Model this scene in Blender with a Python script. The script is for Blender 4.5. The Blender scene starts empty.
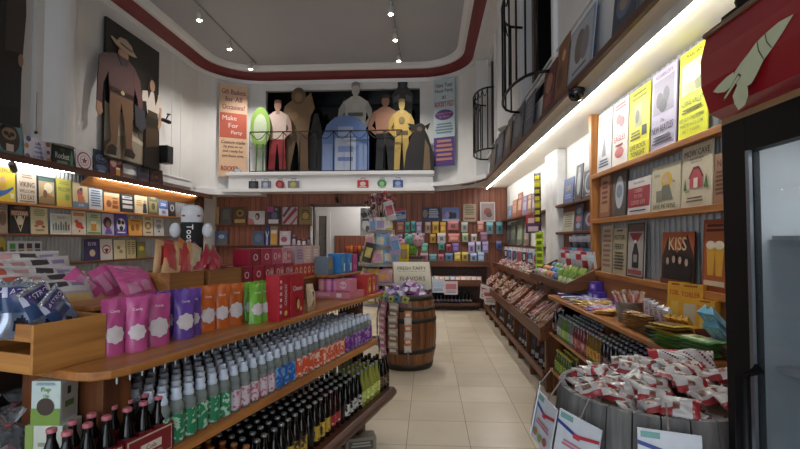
import bpy, math, random
from mathutils import Vector, Matrix, Euler
R = random.Random(7)
PI = math.pi
scene = bpy.context.scene
COL = scene.collection

# ------------------------------------------------------------------ camera
YAW, PITCH, FPX, EYE = math.radians(3.584), math.radians(1.917), 463.0, Vector((0, 0, 1.5))
cam_data = bpy.data.cameras.new('camera')
cam = bpy.data.objects.new('camera', cam_data); COL.objects.link(cam)
cam.location = EYE; cam.rotation_euler = (PI/2 + PITCH, 0, YAW)
cam_data.sensor_width = 36; cam_data.lens = FPX/800*36
cam_data.clip_start = .02
scene.camera = cam
_r = Vector((math.cos(YAW), math.sin(YAW), 0)); _fh = Vector((-math.sin(YAW), math.cos(YAW), 0))
_f = _fh*math.cos(PITCH) + Vector((0, 0, math.sin(PITCH))); _u = -_fh*math.sin(PITCH) + Vector((0, 0, math.cos(PITCH)))

def at(px, py, X=None, Y=None, Z=None):
    """point of the place on the plane X=, Y= or Z= seen at a photo pixel (used for measuring)"""
    d = _f*FPX + _r*(px-400) + _u*(224.5-py)
    if X is not None: t = (X-EYE.x)/d.x
    elif Y is not None: t = (Y-EYE.y)/d.y
    else: t = (Z-EYE.z)/d.z
    return EYE + d*t

# ------------------------------------------------------------------ colour and materials
def lin(h):
    if isinstance(h, str):
        h = h.lstrip('#'); c = [int(h[i:i+2], 16)/255 for i in (0, 2, 4)]
        return tuple((v/12.92 if v <= .04045 else ((v+.055)/1.055)**2.4) for v in c)
    return tuple(h)
_mats = {}
def M(name, col='#888888', rough=.55, metal=0, noise=.12, scale=9, bump=0, trans=0, alpha=1, emit=0, spec=.5, coat=0):
    """procedural material: principled shader, colour broken up by a noise texture"""
    if name in _mats: return _mats[name]
    m = bpy.data.materials.new(name); m.use_nodes = True
    nt = m.node_tree; b = nt.nodes['Principled BSDF']
    c = lin(col)
    b.inputs['Base Color'].default_value = (*c, 1)
    b.inputs['Roughness'].default_value = rough; b.inputs['Metallic'].default_value = metal
    b.inputs['Specular IOR Level'].default_value = spec
    if coat: b.inputs['Coat Weight'].default_value = coat; b.inputs['Coat Roughness'].default_value = .1
    if trans: b.inputs['Transmission Weight'].default_value = trans; b.inputs['IOR'].default_value = 1.2
    if alpha < 1: b.inputs['Alpha'].default_value = alpha
    if emit:
        b.inputs['Emission Color'].default_value = (*c, 1); b.inputs['Emission Strength'].default_value = emit
    if noise or bump:
        tc = nt.nodes.new('ShaderNodeTexCoord'); n = nt.nodes.new('ShaderNodeTexNoise')
        n.inputs['Scale'].default_value = scale; n.inputs['Detail'].default_value = 3
        nt.links.new(tc.outputs['Object'], n.inputs['Vector'])
        if noise:
            rp = nt.nodes.new('ShaderNodeValToRGB')
            rp.color_ramp.elements[0].position = .3; rp.color_ramp.elements[1].position = .7
            rp.color_ramp.elements[0].color = (*[v*(1-noise) for v in c], 1)
            rp.color_ramp.elements[1].color = (*[min(1, v*(1+noise)) for v in c], 1)
            nt.links.new(n.outputs['Fac'], rp.inputs['Fac']); nt.links.new(rp.outputs['Color'], b.inputs['Base Color'])
        if bump:
            bp = nt.nodes.new('ShaderNodeBump'); bp.inputs['Strength'].default_value = bump; bp.inputs['Distance'].default_value = .01
            nt.links.new(n.outputs['Fac'], bp.inputs['Height']); nt.links.new(bp.outputs['Normal'], b.inputs['Normal'])
    _mats[name] = m
    return m
def C(h, rough=.5):
    return M('print_'+h.lstrip('#').lower()+('' if rough == .5 else '_%d' % int(rough*100)), h, rough, noise=.05, scale=30)
def wood(name, a, b, axis='Y', rough=.45, scale=1.0, coat=0):
    """wood grain: noise stretched along one axis of the object"""
    if name in _mats: return _mats[name]
    m = bpy.data.materials.new(name); m.use_nodes = True
    nt = m.node_tree; bs = nt.nodes['Principled BSDF']
    tc = nt.nodes.new('ShaderNodeTexCoord'); mp = nt.nodes.new('ShaderNodeMapping')
    s = {'X': (1.2, 22, 22), 'Y': (22, 1.2, 22), 'Z': (22, 22, 1.2)}[axis]
    mp.inputs['Scale'].default_value = [v*scale for v in s]
    n = nt.nodes.new('ShaderNodeTexNoise'); n.inputs['Scale'].default_value = 1; n.inputs['Detail'].default_value = 6; n.inputs['Distortion'].default_value = .6
    rp = nt.nodes.new('ShaderNodeValToRGB'); rp.color_ramp.elements[0].position = .32; rp.color_ramp.elements[1].position = .68
    rp.color_ramp.elements[0].color = (*lin(a), 1); rp.color_ramp.elements[1].color = (*lin(b), 1)
    nt.links.new(tc.outputs['Object'], mp.inputs['Vector']); nt.links.new(mp.outputs['Vector'], n.inputs['Vector'])
    nt.links.new(n.outputs['Fac'], rp.inputs['Fac']); nt.links.new(rp.outputs['Color'], bs.inputs['Base Color'])
    bs.inputs['Roughness'].default_value = rough
    if coat: bs.inputs['Coat Weight'].default_value = coat
    _mats[name] = m
    return m

# ------------------------------------------------------------------ mesh builder
class MB:
    def __init__(s): s.v = []; s.f = []; s.m = []; s.mats = []; s.sm = []
    def mi(s, mat):
        if mat not in s.mats: s.mats.append(mat)
        return s.mats.index(mat)
    def add(s, vs, fs, mat, T=None, smooth=False):
        o = len(s.v); k = s.mi(mat)
        s.v += [tuple(T @ Vector(p)) if T is not None else tuple(p) for p in vs]
        for f in fs: s.f.append(tuple(i+o for i in f)); s.m.append(k); s.sm.append(smooth)
        return s
    def box(s, x0, x1, y0, y1, z0, z1, mat, T=None):
        v = [(x, y, z) for x in (x0, x1) for y in (y0, y1) for z in (z0, z1)]
        f = [(0, 1, 3, 2), (4, 6, 7, 5), (0, 4, 5, 1), (2, 3, 7, 6), (0, 2, 6, 4), (1, 5, 7, 3)]
        return s.add(v, f, mat, T)
    def cbox(s, c, d, mat, rot=(0, 0, 0)):
        T = Matrix.Translation(c) @ Euler(rot).to_matrix().to_4x4()
        return s.box(-d[0]/2, d[0]/2, -d[1]/2, d[1]/2, -d[2]/2, d[2]/2, mat, T)
    def prism(s, pts, d0, d1, mat, axis='Y', T=None):
        """extrude a 2-D outline: axis Y -> outline in X,Z ; axis Z -> X,Y ; axis X -> Y,Z"""
        n = len(pts)
        def P(p, d): return (p[0], d, p[1]) if axis == 'Y' else ((p[0], p[1], d) if axis == 'Z' else (d, p[0], p[1]))
        v = [P(p, d0) for p in pts] + [P(p, d1) for p in pts]
        f = [tuple(range(n))[::-1], tuple(range(n, 2*n))] + [(i, (i+1) % n, n+(i+1) % n, n+i) for i in range(n)]
        return s.add(v, f, mat, T)
    def lathe(s, prof, mat, n=16, c=(0, 0, 0), T=None, smooth=True, sx=1, sy=1, caps=True):
        v = []; f = []
        for r, z in prof:
            for i in range(n):
                a = 2*PI*i/n; v.append((c[0]+r*math.cos(a)*sx, c[1]+r*math.sin(a)*sy, c[2]+z))
        for k in range(len(prof)-1):
            for i in range(n):
                j = (i+1) % n; f.append((k*n+i, k*n+j, (k+1)*n+j, (k+1)*n+i))
        s.add(v, f, mat, T, smooth)
        if caps:
            m = len(prof)-1
            s.add(v[:n], [tuple(range(n))[::-1]], mat, T); s.add(v[m*n:], [tuple(range(n))], mat, T)
        return s
    def tube(s, pts, r, mat, n=6, closed=False, T=None):
        pts = [Vector(p) for p in pts]; v = []; f = []; L = len(pts)
        for i, p in enumerate(pts):
            if closed: t = pts[(i+1) % L]-pts[i-1]
            else: t = pts[min(i+1, L-1)]-pts[max(i-1, 0)]
            t.normalize(); a = Vector((0, 0, 1)) if abs(t.z) < .9 else Vector((1, 0, 0))
            u = t.cross(a).normalized(); w = t.cross(u)
            rr = r[i] if isinstance(r, (list, tuple)) else r
            for k in range(n): v.append(p+u*rr*math.cos(2*PI*k/n)+w*rr*math.sin(2*PI*k/n))
        for i in range(L if closed else L-1):
            for k in range(n):
                a, b = i*n+k, i*n+(k+1) % n; c, d = ((i+1) % L)*n+(k+1) % n, ((i+1) % L)*n+k
                f.append((a, b, c, d))
        if not closed: f += [tuple(range(n))[::-1], tuple(range((L-1)*n, L*n))]
        return s.add(v, f, mat, T, True)
    def sphere(s, c, r, mat, n=12, m=8, sc=(1, 1, 1), T=None):
        prof = [(math.sin(PI*i/m)*r*.9999+1e-5, -math.cos(PI*i/m)*r*sc[2]) for i in range(m+1)]
        return s.lathe(prof, mat, n, c, T, True, sc[0], sc[1], caps=False)
    def grid(s, nu, nv, fn, mat, smooth=True, T=None):
        v = [fn(i/nu, j/nv) for j in range(nv+1) for i in range(nu+1)]
        f = [(j*(nu+1)+i, j*(nu+1)+i+1, (j+1)*(nu+1)+i+1, (j+1)*(nu+1)+i) for j in range(nv) for i in range(nu)]
        return s.add(v, f, mat, T, smooth)
    def mesh(s, name):
        me = bpy.data.meshes.new(name); me.from_pydata([tuple(p) for p in s.v], [], s.f)
        for m in s.mats: me.materials.append(m)
        me.polygons.foreach_set('material_index', s.m); me.polygons.foreach_set('use_smooth', s.sm); me.update()
        return me
    def build(s, name, parent=None, loc=(0, 0, 0), rot=(0, 0, 0), bevel=0):
        o = bpy.data.objects.new(name, s.mesh(name)); COL.objects.link(o)
        o.location = loc; o.rotation_euler = rot if not isinstance(rot, (int, float)) else (0, 0, rot)
        if parent is not None: o.parent = parent
        if bevel:
            b = o.modifiers.new('bevel', 'BEVEL'); b.width = bevel; b.segments = 2; b.limit_method = 'ANGLE'
        return o
def link(name, me, parent=None, loc=(0, 0, 0), rot=(0, 0, 0)):
    o = bpy.data.objects.new(name, me); COL.objects.link(o); o.location = loc
    o.rotation_euler = rot if not isinstance(rot, (int, float)) else (0, 0, rot)
    if parent is not None: o.parent = parent
    return o
def empty(name, loc=(0, 0, 0), rot=(0, 0, 0)):
    o = bpy.data.objects.new(name, None); COL.objects.link(o); o.location = loc; o.empty_display_size = .05
    o.rotation_euler = rot if not isinstance(rot, (int, float)) else (0, 0, rot)
    return o
def tag(o, label, cat, group=None, kind=None):
    o['label'] = label; o['category'] = cat
    if group: o['group'] = group
    if kind: o['kind'] = kind
    return o
def struct(o, label=None):
    o['kind'] = 'structure'
    if label: o['label'] = label
    return o
KIDS = {}
def copy_tree(o, loc=None, rot=None, parent=None, label=None, group=None):
    c = o.copy(); COL.objects.link(c)
    if parent is not None: c.parent = parent
    if loc is not None: c.location = loc
    if rot is not None: c.rotation_euler = rot if not isinstance(rot, (int, float)) else (0, 0, rot)
    if label: c['label'] = label
    if group: c['group'] = group
    for ch in kids(o): copy_tree(ch, parent=c)
    return c
def kids(o):
    return [c for c in o.children]
_txt = {}
def text_geo(t):
    """flat outline geometry of a line of lettering, unit cap height, centred"""
    if t in _txt: return _txt[t]
    cu = bpy.data.curves.new('t', 'FONT'); cu.body = t; cu.align_x = 'CENTER'; cu.align_y = 'CENTER'; cu.resolution_u = 2
    ob = bpy.data.objects.new('t', cu); COL.objects.link(ob)
    dg = bpy.context.evaluated_depsgraph_get(); ev = ob.evaluated_get(dg); me = ev.to_mesh()
    vs = [(v.co.x, v.co.y) for v in me.vertices]; fs = [tuple(p.vertices) for p in me.polygons]
    ev.to_mesh_clear(); bpy.data.objects.remove(ob); bpy.data.curves.remove(cu)
    x0 = min(v[0] for v in vs); x1 = max(v[0] for v in vs); y0 = min(v[1] for v in vs); y1 = max(v[1] for v in vs)
    vs = [((v[0]-(x0+x1)/2)/(y1-y0), (v[1]-(y0+y1)/2)/(y1-y0)) for v in vs]
    _txt[t] = (vs, fs, (x1-x0)/(y1-y0))
    return _txt[t]
def put_text(mb, t, c, h, mat, T=None, maxw=None, d=0, rot=0, bold=0, slant=0):
    """lettering in the X,Z plane facing -Y; c=(x,z) centre, d=y offset"""
    vs, fs, w = text_geo(t)
    sx = h
    if maxw and w*h > maxw: sx = maxw/w
    ca, sa = math.cos(rot), math.sin(rot)
    def tr(p):
        x, z = p[0]*sx+p[1]*h*slant, p[1]*h
        return (c[0]+x*ca-z*sa, d, c[1]+x*sa+z*ca)
    mb.add([tr(p) for p in vs], fs, mat, T)
    for k in range(bold):
        o = h*.045*(k+1)
        mb.add([(q[0]+o, d-.0002, q[2]) for q in map(tr, vs)], fs, mat, T)
def decorate(spec, w, h, parent, y=-.006, names=('picture', 'lettering')):
    """flat printed shapes (child 'picture') and words (child 'lettering') on a board of w x h whose face is at y"""
    pic, let = MB(), MB(); k = 0
    for e in spec:
        k += 1; d = y-.0007*k
        if e[0] == 'r':
            pic.add([((e[1]-.5)*w, d, e[2]*h), ((e[3]-.5)*w, d, e[2]*h), ((e[3]-.5)*w, d, e[4]*h), ((e[1]-.5)*w, d, e[4]*h)], [(0, 1, 2, 3)], C(e[5]))
        elif e[0] == 'c':
            n = 18; rx = e[3]*w; rz = (e[5]*h if len(e) > 5 else e[3]*w)
            pic.add([((e[1]-.5)*w+rx*math.cos(2*PI*i/n), d, e[2]*h+rz*math.sin(2*PI*i/n)) for i in range(n)], [tuple(range(n))], C(e[4]))
        elif e[0] == 'p':
            pic.add([((a-.5)*w, d, b*h) for a, b in e[1]], [tuple(range(len(e[1])))], C(e[2]))
        elif e[0] == 'l':       # lines of print too small to read: x0,x1,ztop,zbottom,n,col
            n = e[5]; st = (e[3]-e[4])/max(1, n)
            for i in range(n):
                q = .82+.18*((i*37) % 5)/4; xm = (e[1]+e[2])/2; hw = (e[2]-e[1])/2*q; zt = e[3]-i*st
                pic.add([((xm-hw-.5)*w, d, (zt-st*.55)*h), ((xm+hw-.5)*w, d, (zt-st*.55)*h), ((xm+hw-.5)*w, d, zt*h), ((xm-hw-.5)*w, d, zt*h)], [(0, 1, 2, 3)], C(e[6]))
        elif e[0] == 't':       # cx, cz, height, words, colour, max width
            put_text(let, e[4], ((e[1]-.5)*w, e[2]*h), e[3]*h, C(e[5]), maxw=(e[6] if len(e) > 6 else .9)*w, d=d, bold=1, rot=(e[7] if len(e) > 7 else 0))
    a = pic.build(names[0], parent) if pic.f else None
    b = let.build(names[1], parent) if let.f else None
    return a, b
# ================================================================== SETTING
XL, YB, XU, XP, XW = -4.95, 10.5, .95, 1.57, 1.18      # left wall, back wall, upper right wall, poster panel
ZS = 2.67                                     # underside of the right soffit
WHITE = M('white_paint', '#cfcecd', .5, noise=.04, scale=1.5)
WHITE2 = M('white_gloss_trim', '#d3d2d2', .3, noise=.03, scale=2)
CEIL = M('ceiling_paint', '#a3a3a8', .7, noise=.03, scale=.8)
RED = M('dark_red_paint', '#6a1f24', .45, noise=.06, scale=3)
DARK = M('dark_interior', '#0d0e11', .35, noise=.1, scale=2)
IRON = M('black_iron', '#0c0b0b', .4, .3, noise=.1)
BLACK = M('black_plastic', '#0d0d0e', .4, noise=.1)
SHELF = wood('honey_pine', '#8a5427', '#b97a3c', 'Y', .4)
SHELFX = wood('honey_pine_across', '#8a5427', '#b97a3c', 'X', .4)
OAK = wood('brown_stained_wood', '#4a2817', '#74431f', 'Y', .45)
OAKX = wood('brown_stained_wood_across', '#4a2817', '#74431f', 'X', .45)
OAKZ = wood('brown_stained_wood_upright', '#4a2817', '#74431f', 'Z', .45)
LEDGE = wood('dark_brown_ledge', '#3a1e12', '#5a3018', 'Y', .4)
STEEL = M('corrugated_steel', '#9a9c9d', .42, .65, noise=.1, scale=6)

def tiles():
    m = bpy.data.materials.new('cream_stone_tiles'); m.use_nodes = True; nt = m.node_tree; b = nt.nodes['Principled BSDF']
    tc = nt.nodes.new('ShaderNodeTexCoord'); mp = nt.nodes.new('ShaderNodeMapping')
    s = .466
    mp.inputs['Scale'].default_value = (1/s, 1/s, 1); mp.inputs['Location'].default_value = (-.297/s % 1, -3.44/s % 1, 0)
    br = nt.nodes.new('ShaderNodeTexBrick'); br.offset = 0; br.squash = 1
    br.inputs['Scale'].default_value = 1; br.inputs['Brick Width'].default_value = 1; br.inputs['Row Height'].default_value = 1
    br.inputs['Mortar Size'].default_value = .006; br.inputs['Mortar Smooth'].default_value = .2; br.inputs['Bias'].default_value = 0
    br.inputs['Color1'].default_value = (*lin('#d0c5b2'), 1); br.inputs['Color2'].default_value = (*lin('#bfb29c'), 1); br.inputs['Mortar'].default_value = (*lin('#6e6252'), 1)
    n = nt.nodes.new('ShaderNodeTexNoise'); n.inputs['Scale'].default_value = 1.8; n.inputs['Detail'].default_value = 5
    mx = nt.nodes.new('ShaderNodeMixRGB'); mx.blend_type = 'MULTIPLY'; mx.inputs['Fac'].default_value = .55
    rp = nt.nodes.new('ShaderNodeValToRGB'); rp.color_ramp.elements[0].position = .3; rp.color_ramp.elements[1].position = .65
    rp.color_ramp.elements[0].color = (.68, .64, .56, 1); rp.color_ramp.elements[1].color = (1, 1, 1, 1)
    L = nt.links
    L.new(tc.outputs['Object'], mp.inputs['Vector']); L.new(mp.outputs['Vector'], br.inputs['Vector']); L.new(tc.outputs['Object'], n.inputs['Vector'])
    L.new(n.outputs['Fac'], rp.inputs['Fac']); L.new(br.outputs['Color'], mx.inputs['Color1']); L.new(rp.outputs['Color'], mx.inputs['Color2']); L.new(mx.outputs['Color'], b.inputs['Base Color'])
    b.inputs['Roughness'].default_value = .3
    return m
def planks():
    m = bpy.data.materials.new('red_brown_plank_wall'); m.use_nodes = True; nt = m.node_tree; b = nt.nodes['Principled BSDF']
    tc = nt.nodes.new('ShaderNodeTexCoord'); mp = nt.nodes.new('ShaderNodeMapping'); mp.inputs['Scale'].default_value = (14, 14, .7)
    n = nt.nodes.new('ShaderNodeTexNoise'); n.inputs['Scale'].default_value = 1; n.inputs['Detail'].default_value = 5
    rp = nt.nodes.new('ShaderNodeValToRGB'); rp.color_ramp.elements[0].position = .3; rp.color_ramp.elements[1].position = .7
    rp.color_ramp.elements[0].color = (*lin('#673a28'), 1); rp.color_ramp.elements[1].color = (*lin('#98593f'), 1)
    L = nt.links
    L.new(tc.outputs['Object'], mp.inputs['Vector']); L.new(mp.outputs['Vector'], n.inputs['Vector']); L.new(n.outputs['Fac'], rp.inputs['Fac']); L.new(rp.outputs['Color'], b.inputs['Base Color'])
    b.inputs['Roughness'].default_value = .5
    return m
PLANK = planks()

struct(MB().box(-6, 3, -3, 14.2, -.1, 0, tiles()).build('floor'), 'cream square stone floor tiles with thin dark joints')

# rounded plan of the upper storey (left wall -> back wall -> right wall)
def plan(off, r0=1.15, y0=-3.0):
    l, b, r = XL+off, YB-off, XU-off; rr = r0-off; p = [(l, y0)]
    for i in range(11):
        a = PI-(PI/2)*i/10; p.append((l+rr+rr*math.cos(a), b-rr+rr*math.sin(a)))
    for i in range(11):
        a = PI/2-(PI/2)*i/10; p.append((r-rr+rr*math.cos(a), b-rr+rr*math.sin(a)))
    p.append((r, y0))
    return p
def sweep(name, prof, mat, label=None, sub=None):
    """profile of (offset, z) carried along the rounded plan"""
    m = MB(); rows = [[(x, y, z) for x, y in plan(o)] for o, z in prof]; n = len(rows[0])
    v = [p for r_ in rows for p in r_]; f = [(k*n+i, k*n+i+1, (k+1)*n+i+1, (k+1)*n+i) for k in range(len(rows)-1) for i in range(n-1)]
    m.add(v, f, mat, smooth=False)
    return struct(m.build(name), label)
sweep('trim_1', [(-.02, 5.12), (.03, 5.12), (.05, 5.2), (.0, 5.2)], WHITE2, 'white moulding under the red band')
sweep('trim_2', [(0, 5.2), (.03, 5.2), (.13, 5.26), (.22, 5.34), (.22, 5.36)], RED, 'dark red band curving round the top of the walls')
sweep('trim_3', [(.22, 5.34), (.28, 5.34), (.33, 5.39), (.36, 5.44), (.36, 5.48)], WHITE2, 'white cornice above the red band')
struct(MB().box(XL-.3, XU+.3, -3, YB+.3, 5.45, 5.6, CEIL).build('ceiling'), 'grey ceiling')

# left wall
m = MB()
m.box(XL-.15, XL, -3, YB+.15, 0, 5.6, WHITE)
struct(m.build('wall_left'), 'white panelled left wall')
m = MB()                                           # half round pilaster and flat panel strips on it
def pil(y, w, d, z0=2.62, z1=5.12):
    pts = [(y-w, 0)] + [(y-w*math.cos(PI*i/10), d*math.sin(PI*i/10)) for i in range(1, 10)] + [(y+w, 0)]
    m.prism([(XL+q, p) for p, q in pts], z0, z1, WHITE2, 'Z')
pa, pb = at(40, 60, X=XL).y, at(73, 60, X=XL).y
m.box(XL, XL+.05, pa-.12, pb+.12, 2.62, 5.12, WHITE2)
pts = [(XL+.05, pa)] + [(XL+.05+.16*math.sin(PI*i/12), pa+(pb-pa)*i/12) for i in range(1, 12)] + [(XL+.05, pb)]
m.prism(pts, 2.75, 5.12, WHITE2, 'Z')
struct(m.build('trim_4'), 'white half-round pilaster on the left wall')
m = MB()
m.box(XL, XL+.035, 1, YB-1.2, 2.58, 2.66, WHITE2)
m.box(XL, XL+.02, 1, YB-1.2, 2.72, 2.74, WHITE2)
for px in (181, 172): 
    y = at(px, 120, X=XL).y; m.box(XL, XL+.012, y-.02, y+.02, 2.74, 5.12, WHITE2)
struct(m.build('trim_5'), 'white rail and panel strips on the left wall')

# back wall: planks below with an opening into the back room, white storey above
ox0, ox1, oz = at(313, 215, Y=YB).x, at(372, 215, Y=YB).x, 2.27
m = MB()
m.box(XL, ox0, YB, YB+.15, 0, 2.75, PLANK); m.box(ox1, 1.9, YB, YB+.15, 0, 2.75, PLANK); m.box(ox0, ox1, YB, YB+.15, oz, 2.75, PLANK)
GROOVE = M('dark_groove', '#2a140d', .7, noise=.1)
x = XL+.06
while x < 1.75:
    if not (ox0-.02 < x < ox1+.02): m.box(x-.004, x+.004, YB-.002, YB+.01, 0, 2.7, GROOVE)
    else: m.box(x-.004, x+.004, YB-.002, YB+.01, oz+.02, 2.7, GROOVE)
    x += .125
struct(m.build('wall_back'), 'red-brown vertical plank back wall')
# back room behind the opening
BR = YB+1.9
m = MB()
m.box(-4.2, .4, BR, BR+.1, 0, 3, WHITE); m.box(-4.3, -4.2, YB+.15, BR, 0, 3, WHITE); m.box(.4, .5, YB+.15, BR, 0, 3, WHITE)
m.box(-4.3, .5, YB+.15, BR+.1, 2.9, 3, WHITE)
xw = at(335, 230, Y=BR).x
m.box(xw, .4, BR-.03, BR, 0, 1.62, PLANK)
x = xw
while x < .3: m.box(x-.006, x+.006, BR-.034, BR-.02, 0, 1.62, GROOVE); x += .14
struct(m.build('wall_rear_room'), 'white back-room wall with plank dado seen through the opening')
m = MB()
dx0, dx1 = at(319, 230, Y=BR).x, at(327, 230, Y=BR).x
m.box(dx0-.07, dx0, BR-.06, BR, 0, 2.25, WHITE2); m.box(dx1, dx1+.1, BR-.06, BR, 0, 2.25, WHITE2); m.box(dx0, dx1, BR-.06, BR, 2.15, 2.25, WHITE2)
m.box(dx0, dx1, BR-.03, BR-.01, 0, 2.15, M('grey_door_glass', '#6d6a66', .3))
struct(m.build('door_1'), 'narrow white framed door in the back room')
m = MB()
m.box(ox0-.05, ox0, YB-.03, YB+.16, 0, oz+.05, WHITE2)
m.box(ox0-.05, ox1+.02, YB-.03, YB+.16, oz, oz+.05, LEDGE)
struct(m.build('trim_6'), 'frame of the opening in the plank wall')

# upper back wall (with big dark display window)
wx0, wx1, wz0, wz1 = at(263, 130, Y=YB).x, at(428, 130, Y=YB).x, 3.02, 4.98
m = MB(); P0 = plan(0); n = len(P0)
def curved(z0, z1, sel):
    for i in range(n-1):
        (xa, ya), (xb, yb) = P0[i], P0[i+1]
        if sel(i): m.add([(xa, ya, z0), (xb, yb, z0), (xb, yb, z1), (xa, ya, z1)], [(0, 1, 2, 3)], WHITE, smooth=True)
curved(2.6, 5.2, lambda i: 1 <= i <= 10 or 12 <= i <= 21)
bx0, bx1 = P0[11][0], P0[12][0]
m.box(bx0, wx0, YB, YB+.12, 2.6, 5.2, WHITE); m.box(wx1, bx1, YB, YB+.12, 2.6, 5.2, WHITE)
if wx1 > bx1: pass
m.box(wx0, wx1, YB, YB+.12, 2.6, wz0, WHITE); m.box(wx0, wx1, YB, YB+.12, wz1, 5.2, WHITE)
struct(m.build('wall_back_upper'), 'white curved upper wall around the balcony window')
m = MB()
NIGHT = M('dark_window_glass', '#0b1014', .12, noise=.2, scale=1)
m.box(wx0-.2, wx1+.2, YB+.75, YB+.8, 2.9, 5.2, NIGHT); m.box(wx0-.2, wx1+.2, YB+.12, YB+.8, 5.0, 5.05, DARK); m.box(wx0-.2, wx1+.2, YB, YB+.8, 2.95, 3.0, DARK)
m.box(wx0-.25, wx0-.2, YB+.12, YB+.8, 2.9, 5.1, DARK); m.box(wx1+.2, wx1+.25, YB+.12, YB+.8, 2.9, 5.1, DARK)
for px in (300, 345, 395): 
    x = at(px, 120, Y=YB+.7).x; m.box(x-.04, x+.04, YB+.68, YB+.75, 3, 5, M('dark_frame', '#1a1d22', .4))
struct(m.build('window_1'), 'large dark window recess behind the balcony figures')
# balcony shelf and fascia
fx0, fx1 = at(217, 180, Y=10.05).x, at(433, 180, Y=10.05).x
m = MB()
m.box(fx0+.25, fx1, 10.08, YB, 2.6, 3.02, WHITE2); m.box(fx0+.2, fx1+.03, 10.03, YB, 2.94, 3.0, WHITE2); m.box(fx0-.1, fx1+.03, 9.92, YB, 2.56, 2.63, WHITE2)
m.prism([(XL, YB), (XL, YB-1.0), (XL+.25, YB-.65), (XL+.7, YB-.4), (XL+1.2, YB-.38), (XL+1.2, YB)], 2.5, 2.62, WHITE2, 'Z')
m.prism([(fx1, YB), (fx1, 10.05), (fx1+.4, 9.9), (fx1+.7, 9.5), (1.08, 8.8), (1.11, 8.8), (1.11, YB)], ZS+.005, 2.76, WHITE2, 'Z')
struct(m.build('wall_balcony'), 'white balcony fascia with a narrow lip')

# right side: soffit, ledge, upper wall with tall openings
m = MB()
m.box(1.11, 1.9, -3, YB, ZS, ZS+.06, M('cream_soffit', '#d6cfc0', .5, noise=.03, scale=2))
struct(m.build('wall_soffit'), 'cream soffit under the right ledge')
m = MB(); m.box(1.085, 1.115, -3, 8.9, ZS-.012, ZS+.035, LEDGE)
m.prism([(1.085, 8.9), (1.125, 8.9), (.99, 9.5), (.72, 9.95), (.69, 9.92), (.95, 9.48)], ZS-.012, ZS+.035, LEDGE, 'Z')
struct(m.build('trim_7'), 'dark brown wooden edge of the right ledge')
m = MB()
ops = [(4.35, 5.85), (8.15, 9.2)]
ys = [-3] + [v for o in ops for v in o] + [YB-1.1]
for i in range(0, len(ys), 2): m.box(XW, XW+.12, ys[i], ys[i+1], ZS+.06, 5.45, WHITE)
for a, b in ops:
    m.box(XW, XW+.12, a, b, ZS+.06, 3.0, WHITE); m.box(XW, XW+.12, a, b, 4.95, 5.45, WHITE)
m.box(XU, XW+.12, YB-1.16, YB-1.1, ZS+.06, 5.45, WHITE); m.box(XU-.0, XW+.02, -3, YB-1.1, 5.14, 5.2, WHITE2)
struct(m.build('wall_right_upper'), 'white upper right wall with tall dark openings')
m = MB()
for a, b in ops:
    m.box(XW+.5, XW+.55, a-.1, b+.1, 2.9, 5.1, DARK); m.box(XW+.12, XW+.55, a-.15, a-.1, 2.9, 5.1, WHITE); m.box(XW+.12, XW+.55, b+.1, b+.15, 2.9, 5.1, DARK)
    m.box(XW+.12, XW+.55, a-.1, b+.1, 5.0, 5.05, DARK); m.box(XW+.12, XW+.55, a-.1, b+.1, 2.94, 2.99, WHITE)
    m.box(XW+.03, XW+.08, (a+b)/2+.25, (a+b)/2+.33, 3.0, 4.95, M('brown_door_frame', '#4a3b30', .4))
struct(m.build('window_2'), 'tall dark openings behind the curved iron railings')
m = MB()
m.box(XW-.03, XW, -3, 9.3, 3.12, 3.17, WHITE2); m.box(XW-.02, XW, -3, 9.3, 3.22, 3.24, WHITE2)
for a, b in ops:
    for y in (a-.09, b+.02): m.box(XW-.04, XW, y, y+.07, 3.17, 5.12, WHITE2)
ym = 7.0
pts = [(XW, ym-.32)] + [(XW-.14*math.sin(PI*i/12), ym-.32+.64*i/12) for i in range(1, 12)] + [(XW, ym+.32)]
m.prism(pts, 3.17, 5.12, WHITE2, 'Z')
struct(m.build('trim_8'), 'white mouldings and half-round pilaster on the upper right wall')

# right wall below the soffit
m = MB()
m.box(1.75, 1.9, -3, YB+.15, 0, ZS+.02, M('white_plaster', '#d9d7d2', .6, noise=.05, scale=2))
struct(m.build('wall_right'), 'white plaster right wall')
m = MB(); ca, cb = at(563, 190, X=1.70).y, at(545, 190, X=1.62).y
m.box(1.62, 1.75, ca, cb, 0, ZS, M('marbled_white_plaster', '#d4d2cf', .5, noise=.12, scale=5))
struct(m.build('wall_column', bevel=.02), 'white marbled column between the right displays')
def corrugated(name, X, y0, y1, z0, z1, face, pitch=.068, amp=.014):
    n = int((y1-y0)/pitch*6); m = MB()
    m.grid(n, 1, lambda u, v: (X+face*amp*math.sin(2*PI*(y0+u*(y1-y0))/pitch), y0+u*(y1-y0), z0+v*(z1-z0)), STEEL)
    return struct(m.build(name), 'grey corrugated steel sheet behind the signs')
corrugated('wall_right_steel', XP+.02, 1.0, 4.41, 1.0, ZS, -1)
corrugated('wall_left_steel', XL+.02, 2.0, 9.45, .9, 2.42, 1)

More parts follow.
